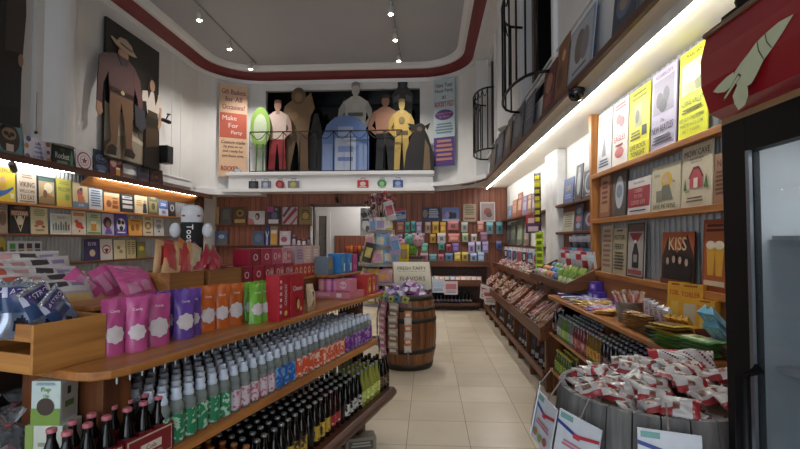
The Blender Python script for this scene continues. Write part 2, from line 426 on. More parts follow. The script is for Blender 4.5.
# ------------------------------------------------------------------ light: LED strips, lamps, world daylight and an added front light
def area(name, loc, rot, sx, sy, power, col=(1, 1, 1), spread=PI):
    l = bpy.data.lights.new(name, 'AREA'); l.shape = 'RECTANGLE'; l.size = sx; l.size_y = sy; l.energy = power; l.color = col; l.spread = spread
    o = bpy.data.objects.new(name, l); COL.objects.link(o); o.location = loc; o.rotation_euler = rot
    return o
w = bpy.data.worlds.new('daylight'); scene.world = w; w.use_nodes = True
w.node_tree.nodes['Background'].inputs[0].default_value = (.75, .85, 1, 1); w.node_tree.nodes['Background'].inputs[1].default_value = .35
area('front_fill_light', (-1.6, -2.9, 2.2), (PI/2, 0, 0), 6, 3.6, 130, (.86, .93, 1))  # unseen area light added behind the camera, no window is built
scene.view_settings.view_transform = 'Standard'; scene.view_settings.look = 'None'; scene.view_settings.gamma = 1
scene.view_settings.exposure = .22
# ================================================================== LAMPS
def strip(name, label, x, z, y0, y1, e, col, r=.014, shield=False):
    root = empty(name, (x, (y0+y1)/2, z)); tag(root, label, 'light'); h = (y1-y0)/2
    MB().box(-.03, .03, -h, h, .012, .032, M('white_fixture', '#d8d8d4', .4)).build('housing', root)
    if shield: MB().box(-.05, -.044, -h, h, -.03, .036, M('white_fixture', '#d8d8d4', .4)).build('light_shield', root)  # plate added to keep the tube's light off the soffit
    MB().tube([(0, -h, 0), (0, h, 0)], r, M('glow_'+name, col, .5, noise=0, emit=e), 8).build('tube', root)
    return root
strip('strip_light', 'long bright white strip light under the right soffit above the posters', 1.27, ZS-.036, .9, 10.2, 28, '#fdfcfa', .02, True)
strip('strip_light', 'warm strip light under the left ledge above the tin signs', XL+.2, 2.408, 3.0, 5.9, 26, '#fff0d8')
strip('strip_light', 'warm strip light below the lit sloping board on the left wall', XL+.235, 2.402, 6.35, 9.1, 26, '#fff0d8')

def track(name, label, x, y0, y1, ys, lamps):
    root = empty(name, (x, (y0+y1)/2, 5.43)); tag(root, label, 'track light'); h = (y1-y0)/2
    MB().box(-.015, .015, -h, h, 0, .02, M('track_white', '#8d8b88', .4)).build('rail', root)
    for y in ys:
        yy = y-(y0+y1)/2
        sp = MB().lathe([(.012, -.02), (.012, -.1), (.045, -.11), (.05, -.22), (.045, -.235)][::-1], M('lamp_white', '#c9c6c0', .4), 14, (0, yy, 0)).build('spotlight', root)
        MB().sphere((0, yy, -.235), .04, M('bulb_glow', '#fff3dc', .5, noise=0, emit=30), 10, 6, (1, 1, .5)).build('bulb', sp)
        l = bpy.data.lights.new('spot_lamp', 'SPOT'); l.energy = 125; l.color = (1, .95, .88); l.spot_size = math.radians(120); l.spot_blend = .8; l.shadow_soft_size = .06
        o = bpy.data.objects.new('spot_lamp', l); COL.objects.link(o); o.location = (x, y, 5.43-.3)
tl = [at(p, q, Z=5.2) for p, q in ((203, 20), (230, 49), (247, 69))]
track('track_light', 'ceiling track with three white spotlights on the left', sum(t.x for t in tl)/3, 3.0, tl[2].y+.3, [t.y for t in tl], 3)
tr = [at(p, q, Z=5.2) for p, q in ((391, 14), (396, 40), (398, 61))]
track('track_light', 'ceiling track with three white spotlights above the aisle', sum(t.x for t in tr)/3, 3.0, tr[2].y+.3, [t.y for t in tr], 3)

# unseen point light added to brighten the back room
l = bpy.data.lights.new('back_room_fill', 'POINT'); l.energy = 35; l.color = (1, .97, .92); l.shadow_soft_size = .1
o = bpy.data.objects.new('back_room_fill', l); COL.objects.link(o); o.location = (-1.4, YB+1.0, 2.7)
# ================================================================== KIT: bags, pouches, boxes, bottles, boards
def bag_mb(w, h, d, mat, seed=0, nu=9, nv=9, wr=.18, back=None, mb=None, T=None, seal=.07):
    """sealed pillow bag: width w (X), height h (Z), depth d (Y), front faces -Y; mat may be a function of (u,v)"""
    mb = mb or MB(); rr = random.Random(seed)
    ph = [rr.uniform(0, 6.3) for _ in range(6)]
    def prof(u, v):
        a = max(0, 1-abs(2*u-1)**3.0); vv = min(1, max(0, (v-seal)/(1-2*seal)))
        b = max(0, 1-abs(2*vv-1)**3.2)**.8
        return d/2*a**.6*b
    def wob(u, v):
        return wr*d*.35*(math.sin(9*u+ph[0]+3*v)*math.sin(7*v+ph[1])+.6*math.sin(17*u*v+ph[2]))
    for s in (-1, 1):
        vs = []
        for j in range(nv+1):
            for i in range(nu+1):
                u, v = i/nu, j/nv; p = prof(u, v); q = p/(d/2)
                pinch = 1-.06*(1-abs(2*v-1))+.0*u
                crimp = .0012*((i % 2)*2-1) if j in (0, nv) else 0
                vs.append(((u-.5)*w*pinch, s*(p+wob(u, v)*q)+crimp, v*h))
        fs = {}
        for j in range(nv):
            for i in range(nu):
                a = j*(nu+1)+i; f = (a, a+1, a+nu+2, a+nu+1)
                if s > 0: f = f[::-1]
                u, v = (i+.5)/nu, (j+.5)/nv
                mm = (mat(u, v) if callable(mat) else mat) if s < 0 else (back or (mat(.02, .98) if callable(mat) else mat))
                fs.setdefault(mm, []).append(f)
        for mm, ff in fs.items(): mb.add(vs, ff, mm, T, True)
    return mb
def bands(*bs):
    """colour function of the height on a bag: (top limit, colour) pairs from the bottom up"""
    ms = [(t, C(c, .3)) for t, c in bs]
    def f(u, v):
        for t, m in ms:
            if v <= t: return m
        return ms[-1][1]
    return f
def printed(base, *rects):
    """colour function: rectangles (u0,v0,u1,v1,colour) over a base colour"""
    b = C(base, .3); rs = [(r[:4], C(r[4], .3)) for r in rects]
    def f(u, v):
        m = b
        for (a, c, e, g), k in rs:
            if a <= u <= e and c <= v <= g: m = k
        return m
    return f
def pouch_geo(w, h, d, u, v, s=-1):
    q = (1-v)**.55*(1-abs(2*u-1)**2.6*.85); e = max(0, 1-abs(2*u-1)**8)
    return ((u-.5)*w*(1-.05*math.sin(PI*v)), s*(d/2*q*e+.001), v*h)
def pouch(name, w, h, d, col, seed, txt=None):
    """stand-up pouch with a round scalloped cream label"""
    mb = MB(); film = C(col, .22); n, k = 10, 12
    rr = random.Random(seed); a1, a2 = rr.uniform(0, 6), rr.uniform(0, 6)
    for s in (-1, 1):
        def fn(u, v, s=s):
            x, y, z = pouch_geo(w, h, d, u, v, s)
            return (x, y+s*.004*math.sin(11*u+a1)*math.sin(8*v+a2)*(v > .45), z)
        mb.grid(n, k, fn, film)
    mb.box(-w*.46, w*.46, -.0015, .0015, h*.97, h*1.0, film)
    o = mb.build(name)
    lb = MB(); pts = []
    for i in range(40):
        a = 2*PI*i/40; r_ = .4+.03*math.cos(8*a)
        pts.append((.5+r_*math.cos(a), .36+r_*.95*math.sin(a)*w/h))
    cen = (.5, .36)
    vs = []; 
    for f_ in (0, .5, 1):
        for p in pts:
            x, y, z = pouch_geo(w, h, d, cen[0]+(p[0]-cen[0])*f_, cen[1]+(p[1]-cen[1])*f_); vs.append((x, y-.0035, z))
    fs = [(r_*40+i, r_*40+(i+1) % 40, (r_+1)*40+(i+1) % 40, (r_+1)*40+i) for r_ in (0, 1) for i in range(40)]
    lb.add(vs, fs, C('#cfc4c6'), smooth=True); lb.build('label', o)
    tp = MB()
    def band(u, v):
        x, y, z = pouch_geo(w, h, d, .2+.6*u, .72+.1*v); return (x, y-.006, z)
    tp.grid(8, 1, lambda u, v: band(u, v), C('#e9dfe4')); 
    tp = MB(); put_text(tp, txt or 'Cotton', (0, h*.77), h*.06, C('#eee6ea'), maxw=w*.62, d=-d*.22-.006); tp.build('lettering', o)
    return o
def carton(name, w, d, h, col, spec=(), side=None, parent=None, bevel=.0015):
    """printed carton, front faces -Y, origin bottom centre"""
    mb = MB().box(-w/2, w/2, -d/2, d/2, 0, h, C(col, .35)); o = mb.build(name, parent, bevel=bevel)
    if spec:
        decorate(spec, w, h, o, -d/2-.0004)
    if side:
        hol = empty('side_print'); bpy.data.objects.remove(hol)
        a, b = decorate(side, d, h, o, 0, ('side_picture', 'side_lettering'))
        for q in (a, b):
            if q: q.rotation_euler = (0, 0, -PI/2); q.location = (-w/2-.0004, 0, 0)
    return o
def bottle_proto(name, prof, glass, capz, capr, caph, capmat, lab=None, n=12, liquid=None):
    """bottle of revolution with cap and wrap label; lab=(z0,z1,radius,material)"""
    o = MB().lathe(prof, glass, n).build(name)
    MB().lathe([(capr, capz), (capr*1.02, capz+caph*.75), (capr*.8, capz+caph)], capmat, n).build('cap', o)
    if lab:
        MB().lathe([(lab[2], lab[0]), (lab[2], lab[1])], lab[3], n, caps=False).build('label', o)
    return o
def board(name, label, cat, p, w, h, rz, tilt, col, spec, group=None, th=.008, frame=None):
    """flat sign standing on a ledge, leaning back by tilt; p is the middle of its foot, face towards rz"""
    o = MB().box(-w/2, w/2, -th/2, th/2, 0, h, C(col)).build(name, None, p, (-tilt, 0, rz)); tag(o, label, cat, group)
    if frame: 
        f = MB(); t = .012
        f.box(-w/2, w/2, -th/2-.004, -th/2, 0, t, C(frame)).box(-w/2, w/2, -th/2-.004, -th/2, h-t, h, C(frame)).box(-w/2, -w/2+t, -th/2-.004, -th/2, 0, h, C(frame)).box(w/2-t, w/2, -th/2-.004, -th/2, 0, h, C(frame)); f.build('border', o)
    if spec: decorate(spec, w, h, o, -th/2-.0003)
    return o
# ================================================================== LEFT DISPLAY (turned 15.5 degrees to the room)
GA = math.radians(15.5); GD = Vector((math.sin(GA), math.cos(GA), 0)); GN = Vector((math.cos(GA), -math.sin(GA), 0)); GE = Vector((-.40, 3.64, 0))
GROT = PI/2-GA
def gpos(t, w, z): return GE-GD*t-GN*w+Vector((0, 0, z))
g = empty('display_shelving', GE, -GA); tag(g, 'long wooden stepped display shelving with soda bottles below and sweets on top', 'shelf')
def gbox(mb, t0, t1, w0, w1, z0, z1, mat): mb.box(-w1, -w0, -t1, -t0, z0, z1, mat)
m = MB()        # top shelf with a rounded near corner
pts = [(0, .1), (0, -2.22), (-.015, -2.28), (-.05, -2.32), (-.1, -2.335), (-1.0, -2.335), (-1.0, .1)]
m.prism(pts, 1.05, 1.08, SHELF, 'Z'); m.build('top_shelf', g, bevel=.006)
m = MB(); gbox(m, -.08, 2.1, .335, .95, 1.225, 1.245, SHELF); gbox(m, -.1, .38, .19, .335, 1.225, 1.245, SHELF); gbox(m, 2.1, 2.3, .57, .95, 1.225, 1.245, SHELF); m.build('raised_shelf', g, bevel=.004)
m = MB(); gbox(m, -.08, 2.1, .345, .36, 1.08, 1.225, OAK); m.build('riser_board', g)
m = MB(); gbox(m, 0, 2.75, 0, .8, .69, .73, SHELF); m.build('middle_shelf', g, bevel=.005)
for t0, t1, w0, w1, z0, z1 in ((2.13, 2.24, .1, .5, .73, 1.05), (1.13, 1.17, .58, .72, .73, 1.05), (.02, .1, .12, .3, .73, 1.05), (2.13, 2.24, .1, .5, .35, .69), (1.1, 1.2, .5, .62, .35, .69), (.0, .08, .15, .3, .35, .69)):
    m = MB(); gbox(m, t0, t1, w0, w1, z0, z1, OAKZ); m.build('post', g, bevel=.003)
m = MB(); gbox(m, 0, 2.75, .78, .8, .35, 1.05, M('shelf_back_dark', '#2a1a10', .7)); m.build('back_board', g)  # dark brown board closing the back of the shelves
m = MB()        # dark moulded plinth
m.prism([(.12, .36), (.145, .335), (.145, .31), (.1, .255), (.06, .24), (-.8, .24), (-.8, .36)], -.03, 2.75, LEDGE, 'Y', Matrix.Rotation(PI, 4, 'Z') @ Matrix.Scale(-1, 4, (1, 0, 0))); m.build('plinth', g, bevel=.004)
for t in (.2, 1.3, 2.4):
    m = MB(); gbox(m, t, t+.12, .02, .7, 0, .24, LEDGE); m.build('leg', g)

# cord of small clear bulbs under the top shelf edge
sl = empty('string_light', gpos(1.15, .05, 1.05), -GA); tag(sl, 'string of small clear unlit bulbs under the top shelf edge of the left display', 'string light')
MB().tube([(0, -1.1, -.006), (0, 1.1, -.006)], .003, BLACK, 5).build('cord', sl)
bm_ = MB().lathe([(.0025, -.032), (.0035, -.022), (.003, -.006)], M('clear_bulb', '#cfd3d6', .15, noise=0), 7).mesh('bulb')
for i in range(44): link('bulb', bm_, sl, (0, -1.08+i*.05, 0))

# ---- bottles on the middle shelf
CAPB = M('pale_blue_cap', '#c3cddd', .35, noise=.05, scale=40); CAPS = M('silver_cap', '#7e8081', .35, .6, noise=.05); CAPR = M('red_cap', '#a8323a', .35)
CLEAR = M('clear_glass', '#b4bdb9', .08, noise=0, trans=.62)
RAM = [(.026, 0), (.0315, .006), (.0315, .1), (.03, .112), (.0255, .118), (.0295, .126), (.029, .142), (.022, .158), (.017, .166), (.017, .172)]
def soda(name, lab, z0=.01, z1=.112):
    o = MB().lathe(RAM, CLEAR, 12).build(name)
    MB().lathe([(.019, .158), (.0212, .164), (.0212, .176), (.0172, .18), (.0172, .2), (.0145, .205)], CAPB, 12).build('cap', o)
    MB().lathe([(.0323, z0), (.0323, z1)], lab, 12, caps=False).build('label', o)
    return o
def stripes(name, a, b, sc):
    """label print: blotches of two colours"""
    if name in _mats: return _mats[name]
    mt = M(name, a, .35, noise=.01); nt = mt.node_tree
    rp = [n_ for n_ in nt.nodes if n_.type == 'VALTORGB'][0]; rp.color_ramp.interpolation = 'CONSTANT'
    rp.color_ramp.elements[0].color = (*lin(a), 1); rp.color_ramp.elements[1].color = (*lin(b), 1); rp.color_ramp.elements[0].position = 0; rp.color_ramp.elements[1].position = .54
    nn = [n_ for n_ in nt.nodes if n_.type == 'TEX_NOISE'][0]; nn.inputs['Scale'].default_value = sc
    return mt
KB = {
 'green': (soda('soda_bottle', stripes('label_green', '#1f7a50', '#a9c9b2', 45)), 'clear soda bottle with a green label and pale cap on the middle shelf', 'green labelled soda bottles'),
 'pink': (soda('soda_bottle', stripes('label_pinkwhite', '#c9bcc4', '#b65a76', 60), .012, .1), 'clear soda bottle with a white and pink label on the middle shelf', 'white and pink labelled soda bottles'),
 'blue': (soda('soda_bottle', stripes('label_blue', '#1f5aa8', '#79a6cf', 45)), 'clear soda bottle with a blue label on the middle shelf', 'blue labelled soda bottles'),
 'orange': (soda('soda_bottle', stripes('label_orange', '#d2502a', '#d9c3b4', 55)), 'clear soda bottle with an orange-red label on the middle shelf', 'orange labelled soda bottles'),
 'purple': (soda('soda_bottle', stripes('label_purple', '#6a2f86', '#b58fbe', 55)), 'clear soda bottle with a purple label at the far end of the middle shelf', 'purple labelled soda bottles'),
}
KB_used = {k: False for k in KB}
def place(K, used, key, p, rz):
    o, lab, grp = K[key]
    if not used[key]: used[key] = True; tag(o, lab, 'bottle', grp); o.location = p; o.rotation_euler = (0, 0, rz)
    else: copy_tree(o, p, rz)
for i in range(11):
    for j in range(8):
        if i >= 10 and j > 6: continue
        key = 'green' if i < 6 or (i == 6 and j > 2) else 'pink'
        place(KB, KB_used, key, gpos(2.05-i*.067+R.uniform(-.003, .003), .045+j*.0665+R.uniform(-.003, .003), .73), R.uniform(0, 6))
for i in range(19):
    for j in range(8):
        key = 'blue' if i < 3 else ('orange' if i < 12 else 'purple')
        if i > 17 and j > 3: continue
        place(KB, KB_used, key, gpos(1.315-i*.0675+R.uniform(-.003, .003), .045+j*.0665+R.uniform(-.003, .003), .73), R.uniform(0, 6))
# taller dark blue bottles behind the orange ones
BB = {'b': (bottle_proto('soda_bottle', [(.028, 0), (.03, .01), (.03, .13), (.013, .19), (.013, .235)], M('deep_blue_glass', '#0c2a4a', .1, noise=0), .228, .0145, .014, M('teal_cap', '#2a6a86', .3), (.03, .11, .0305, C('#123c5c'))),
      'tall dark blue bottle with a teal cap standing behind the orange labelled bottles', 'dark blue bottles at the back of the middle shelf')}
BU = {'b': False}
for i in range(10): place(BB, BU, 'b', gpos(1.0-i*.07, .61, .73), R.uniform(0, 6))

# ---- dark bottles on the plinth
LONG = [(.028, 0), (.031, .008), (.031, .125), (.026, .15), (.014, .185), (.0125, .225), (.014, .235)]
def beer(glass, cap, lab): return bottle_proto('long_neck_bottle', LONG, glass, .228, .0148, .012, cap, lab and (lab[0], lab[1], .0316, lab[2]), 12)
DG = M('dark_brown_glass', '#120a06', .1, noise=0); AG = M('amber_glass', '#7a3a12', .1, noise=0); BG = M('black_cola_glass', '#0a0606', .08, noise=0)
YG = M('yellow_green_soda', '#a5a84e', .12, noise=0, trans=.3); RG = M('deep_red_glass', '#2a0808', .1, noise=0)
PB = {
 'amber': (beer(AG, C('#8a5a30'), (.04, .11, C('#a86a2a'))), 'amber bottle with an orange label low on the dark plinth', 'amber bottles on the plinth'),
 'black': (beer(BG, CAPS, None), 'plain black cola bottle with a silver cap on the plinth', 'plain black bottles on the plinth'),
 'yellow': (beer(DG, CAPS, (.03, .11, stripes('label_yellowblack', '#c4a13a', '#2b2416', 50))), 'dark bottle with a yellow label on the plinth', 'yellow labelled dark bottles on the plinth'),
 'redround': (beer(RG, CAPS, (.04, .1, stripes('label_redwhite', '#a3262c', '#d9cfc6', 50))), 'dark bottle with a red and white label on the plinth', 'red labelled dark bottles on the plinth'),
 'white': (beer(BG, CAPS, (.03, .1, stripes('label_blackwhite', '#c9c9c6', '#1b1b1d', 45))), 'dark bottle with a black and white label on the plinth', 'black and white labelled bottles on the plinth'),
 'lime': (beer(YG, CAPS, (.03, .1, stripes('label_lime', '#b5c452', '#d5dca0', 45))), 'pale yellow-green soda bottle on the plinth', 'yellow-green bottles on the plinth'),
 'dark': (beer(DG, C('#2c2622'), (.03, .11, stripes('label_dark', '#2e2622', '#8a6a4a', 50))), 'dark brown bottle with a dull brown label at the far end of the plinth', 'dull brown labelled bottles on the plinth'),
}
PU = {k: False for k in PB}
seq = ['amber']*6+['black']*3+['yellow']*4+['black']+['yellow']*3+['redround']*2+['black']+['white']*4+['lime']*5+['dark']*3
for i, key in enumerate(seq):
    for j in range(4):
        place(PB, PU, key, gpos(2.0-i*.0655+R.uniform(-.004, .004), -.05+j*.068+R.uniform(-.004, .004), .36), R.uniform(0, 6))

# ---- near end of the middle shelf: cola carriers, mint-green box, wrapped baskets
def carrier(t, w, rz, label, front):
    root = empty('bottle_carrier', gpos(t, w, .73), GROT+rz); tag(root, label, 'carrier', None)
    red = C('#7c1d24'); m = MB()
    m.box(-.1, .1, -.068, -.065, 0, .1, red).box(-.1, .1, .065, .068, 0, .1, red).box(-.1, -.097, -.068, .068, 0, .1, red).box(.097, .1, -.068, .068, 0, .1, red).box(-.1, .1, -.068, .068, 0, .003, red)
    m.build('tray', root)
    MB().box(-.1, .1, -.0015, .0015, .003, .125, red).build('divider', root)
    a = empty('front_panel', (0, 0, 0)); bpy.data.objects.remove(a)
    p = MB().box(-.092, .092, -.0705, -.068, .006, .094, C('#c9b8a2')).box(-.088, .088, -.072, -.0705, .01, .09, red).build('front_panel', root)
    decorate(front, .176, .08, p, -.0722)
    for q in ('picture', 'lettering'): pass
    for ch in p.children: ch.location = (0, 0, .01)
    return root
c1 = carrier(2.13, .075, 0, 'red cardboard six-bottle cola carrier nearest the green labelled bottles', [('r', .25, .35, .75, .7, '#d8c8bc'), ('t', .5, .52, .2, 'Cola', '#7c1d24', .4), ('l', .2, .8, .25, .1, 2, '#c9a58e')])
c2 = carrier(2.335, .075, 0, 'red six-bottle cola carrier nearest the camera, before the pale boxes', [('c', .5, .55, .16, '#c9a58e', .34), ('l', .3, .7, .7, .4, 3, '#7c1d24')])
CB = {'c': (bottle_proto('cola_bottle', [(.025, 0), (.028, .008), (.026, .045), (.028, .09), (.023, .125), (.0125, .16), (.0125, .19)], BG, .183, .0148, .013, M('faded_red_cap', '#b0606a', .4), (.075, .1, .0287, C('#6a1a20'))), 'small dark cola bottle with a pinkish cap standing in a red carrier', 'cola bottles in the red carriers')}
CU = {'c': False}
for t, w in ((2.13, .075), (2.335, .075)):
    for i in range(3):
        for s in (-1, 1): place(CB, CU, 'c', gpos(t-.064+i*.064, w+s*.033, .734), R.uniform(0, 6))
bx = carton('popcorn_box', .095, .08, .14, '#b9c8c4', [('r', 0, 0, 1, .38, '#6f8f3a'), ('c', .5, .42, .3, '#3a2c24', .2), ('t', .5, .8, .13, 'Pop', '#5f8f2a', .6), ('t', .52, .66, .1, 'Up', '#5f8f2a', .5), ('l', .15, .85, .97, .9, 2, '#6d8aa0')], None)
bx.location = gpos(2.31, .225, .905); bx.rotation_euler = (0, 0, .05); tag(bx, 'pale upright box with green lettering and brown picture at the near end', 'box')
for ch in list(bx.children):
    pass
sd = MB(); sd.box(.0477, .0481, -.034, .034, .012, .13, C('#a9a69c')).box(.0481, .0484, -.02, .02, .05, .07, C('#4f6f3a')).box(.0481, .0484, -.01, .006, .09, .115, C('#2c2a28')); sd.build('side_print', bx)
bx2 = carton('popcorn_box', .12, .09, .175, '#c2c8bc', [('r', .0, .0, .22, 1, '#7f9a4a'), ('l', .3, .9, .7, .3, 3, '#8a8f80')]); bx2.location = gpos(2.31, .225, .73); bx2.rotation_euler = (0, 0, .05)
tag(bx2, 'pale green box lying flat beneath the upright box at the near end', 'box'); MB().box(-.04, .04, -.03, .0, .175, .1756, C('#6f8f3a')).build('top_print', bx2)
CELLO = M('clear_cellophane', '#dfe3e8', .1, noise=0, trans=.93)
def basket(p, label, seed, cols, s=1):
    rr = random.Random(seed); root = empty('gift_basket', p); tag(root, label, 'gift basket', None)
    MB().lathe([(.05*s, 0), (.075*s, .06*s), (.078*s, .065*s)], M('dark_wicker', '#2b2018', .7), 14).build('basket', root)
    m = MB()
    n = 16
    prof = [(.078, .06), (.088, .1), (.08, .15), (.045, .19), (.014, .205), (.03, .225), (.055, .26)]
    vs = []; 
    for k, (r_, z) in enumerate(prof):
        for i in range(n): 
            q = 1+rr.uniform(-.16, .16); a = 2*PI*i/n; vs.append((r_*q*s*math.cos(a), r_*q*s*math.sin(a), (z+rr.uniform(-.006, .006))*s))
    m.add(vs, [(k*n+i, k*n+(i+1) % n, (k+1)*n+(i+1) % n, (k+1)*n+i) for k in range(len(prof)-1) for i in range(n)], CELLO); m.build('wrapping', root)
    for c in cols:
        bag_mb(.05*s, .07*s, .02*s, C(c, .3), rr.random()).build('sweet', root, (rr.uniform(-.035, .035)*s, rr.uniform(-.035, .035)*s, .05*s), (rr.uniform(-.4, .4), rr.uniform(-.4, .4), rr.uniform(0, 3)))
    MB().tube([(.016*s*math.cos(2*PI*i/12), .016*s*math.sin(2*PI*i/12), .205*s) for i in range(12)], .004*s, C('#9a2430'), 5, True).build('ribbon', root)
basket(gpos(2.36, .36, .73), 'cellophane wrapped basket with red sweets at the bottom left corner', 3, ['#8a1f2a', '#9a2a30', '#c9c9c4', '#7a5a3a'], .8)
basket(gpos(2.22, .56, .73), 'cellophane wrapped basket with red and green sweets left of the pale box', 5, ['#7a2028', '#3d5a34', '#b9b9b4', '#8a3a3a'], .8)
basket(gpos(2.33, .54, .73), 'cellophane wrapped basket with olive sweets behind the other baskets', 8, ['#6a6234', '#7a5a3a', '#c9c9c4'], .85)
basket(gpos(2.3, .7, .73), 'blue topped cellophane basket in the dark left corner under the crate', 11, ['#1f2f6a', '#26408a', '#8a8f9a'], 1.0)
# ================================================================== GOODS ON TOP OF THE LEFT DISPLAY
# front row of stand-up pouches
CN = {'pink': '#b84f86', 'purple': '#66479a', 'orange': '#c0602a', 'green': '#6fa93a'}
row = [('pink', 2.125, .072, .2, 'pink cotton candy pouch with pale round label beside the wooden crate', -.3), ('pink', 2.055, .066, .165, 'narrow pink cotton candy pouch, second from the wooden crate', -.55), ('pink', 1.955, .085, .17, 'wide pink cotton candy pouch next to the purple pouches', -.35),
       ('purple', 1.885, .06, .215, 'purple candy pouch half hidden behind its neighbour, touching the pinks', -.3), ('purple', 1.82, .078, .165, 'large purple candy pouch in front of the purple row', -.4), ('purple', 1.745, .06, .19, 'narrow purple candy pouch next to the orange ones', -.6),
       ('orange', 1.66, .078, .19, 'orange pouch next to the purple pouches', -.3), ('orange', 1.57, .072, .185, 'middle one of the three orange pouches', -.5), ('orange', 1.475, .085, .18, 'orange pouch next to the lime green pouches', -.35),
       ('green', 1.415, .07, .1, 'lime green pouch next to the orange pouches', -.35), ('green', 1.345, .06, .1, 'lime green pouch next to the big red boxes', -.5)]
for i, (k, t, w, wi, lab, rz) in enumerate(row):
    o = pouch('candy_pouch', w*1.16, .205 if k != 'green' else .2, .045, CN[k], i, 'Candy'); o.location = gpos(t, wi, 1.08); o.rotation_euler = (0, 0, GROT+rz); tag(o, lab, 'pouch')
for i, (k, t, n) in enumerate((('pink', 2.03, 2), ('purple', 1.82, 2), ('orange', 1.64, 3), ('green', 1.35, 2))):
    for j in range(n):
        o = pouch('candy_pouch', .08, .2, .04, CN[k], 50+i*9+j*3, 'Candy'); o.location = gpos(t-j*.085, .27 if k != 'green' else .19, 1.08); o.rotation_euler = (0, 0, GROT-.3+R.uniform(-.1, .1))
        tag(o, k+' candy pouch standing in the row behind the front '+k+' pouches', 'pouch', k+' pouches in the back row')
# wooden crate with silver-blue bags, near end
cr = empty('wooden_crate', gpos(2.283, .37, 1.08), GROT); tag(cr, 'pale pine slatted crate full of silver-blue bags at the near end', 'crate')
L_, W_, H_ = .245, .36, .155
PN = wood('pale_pine_crate', '#8f5a28', '#c08644', 'X', .5)
MB().box(-L_/2, L_/2, -W_/2, -W_/2+.012, 0, H_, PN).build('side_board', cr, bevel=.002)
MB().box(-L_/2, L_/2, W_/2-.012, W_/2, 0, H_, PN).build('side_board', cr, bevel=.002)
PNY = wood('pale_pine_crate_end', '#8f5a28', '#c08644', 'Y', .5)
for x in (-L_/2, L_/2-.012):
    for z0, z1 in ((0, .062), (.1, H_)):
        MB().box(x, x+.012, -W_/2+.012, W_/2-.012, z0, z1, PNY).build('end_slat', cr, bevel=.002)
MB().box(-L_/2+.012, L_/2-.012, -W_/2+.012, W_/2-.012, 0, .01, PN).build('bottom_board', cr)
SIL = M('silver_foil', '#9aa3b4', .22, .75, noise=.15, scale=25)
def sbag(u, v):
    if v > .93: return SIL
    if v > .74: return C('#41366a', .25) if .1 < u < .9 else C('#b9bdd0', .25)
    if v > .45: return C('#34486e', .25) if (u < .75) else SIL
    if ((u-.45)**2*1.4+(v-.22)**2*1.6) < .045: return C('#20222e', .25)
    return SIL if u < .2 or v < .05 else C('#66748f', .22)
lay = [(2.39, .27, -.35, .1, .18, 'front silver-blue bag with purple lettering band, upright at the crate corner'), (2.3, .25, .3, -.45, .18, 'silver-blue bag leaning right along the crate front board'), (2.23, .26, .45, -.75, .17, 'silver-blue bag lying steeply at the right end of the crate'),
       (2.27, .35, .2, -.5, .18, 'silver-blue bag in the middle of the crate'), (2.38, .38, -.5, .25, .17, 'silver-blue bag turned to the near end of the crate'), (2.36, .47, -.2, .4, .18, 'silver-blue bag in the back left of the crate'), (2.24, .45, .3, -.5, .18, 'silver-blue bag in the back right of the crate')]
for i, (t, w, rz, ry, h, lab) in enumerate(lay):
    o = bag_mb(.115, h, .035, sbag, i, 18, 22, .5).build('foil_bag', None, gpos(t, w, 1.185), (-.2, ry*.8, GROT+rz)); tag(o, lab, 'bag')
    t_ = MB(); put_text(t_, 'ASTRO', (0, h*.83), h*.1, C('#d5d3e4'), maxw=.08, d=-.013); t_.build('lettering', o)
# big flat transparent packs behind the crate
def pk(i): return printed('#c2b8b4', (.0, .0, 1, .25, '#b39a82'), (.08, .58, .24, .86, '#a8503f'), (.3, .6, .46, .84, '#b98a86'), (.52, .6, .72, .86, '#3f3a3a'), (.78, .6, .92, .84, '#8a7a9a'), (.05, .28, .95, .46, '#8b98b8'), (.6, .1, .95, .36, '#c2a06a'))
for i in range(5):
    o = bag_mb(.34, .13, .04, pk(i), 20+i, 26, 16, .5).build('sweet_pack', None, gpos(2.09-.03*(i % 2), .58+.05*i, 1.225+i*.03), (-PI/2+.95, .05*(i % 3-1), GROT-.25+.1*(i % 2)))
    tag(o, 'large clear pack of pastel sweets, %s of the stack behind the crate' % ['lowest', 'second from the bottom', 'middle one', 'second from the top', 'topmost'][i], 'pack')
# pink flat packs
def pp(u, v): return C('#c98aa6', .25) if (.12 < u < .45 and .2 < v < .75) or (.55 < u < .85 and .2 < v < .75) else C('#c8588c', .25)
for i in range(5):
    o = bag_mb(.17, .1, .03, pp, 40+i, 18, 14, .4).build('sweet_pack', None, gpos(1.80-.012*i, .42+.03*i, 1.246+i*.018), (-.45-.12*i, .05*(i-2), GROT+R.uniform(-.1, .1)))
    tag(o, 'glossy pink pack of sweets, %s in the pile left of the kraft bags' % ['front one', 'second', 'third', 'fourth', 'last and highest'][i], 'pack')
for i in range(2):
    o = bag_mb(.1, .15, .03, pp, 140+i, 9, 9, .4).build('sweet_pack', None, gpos(1.90-.1*i, .58, 1.246), (-.4, -.7+.3*i, GROT)); tag(o, ['pink pack leaning against the big pastel packs', 'pink pack slumped behind the pink pile'][i], 'pack')
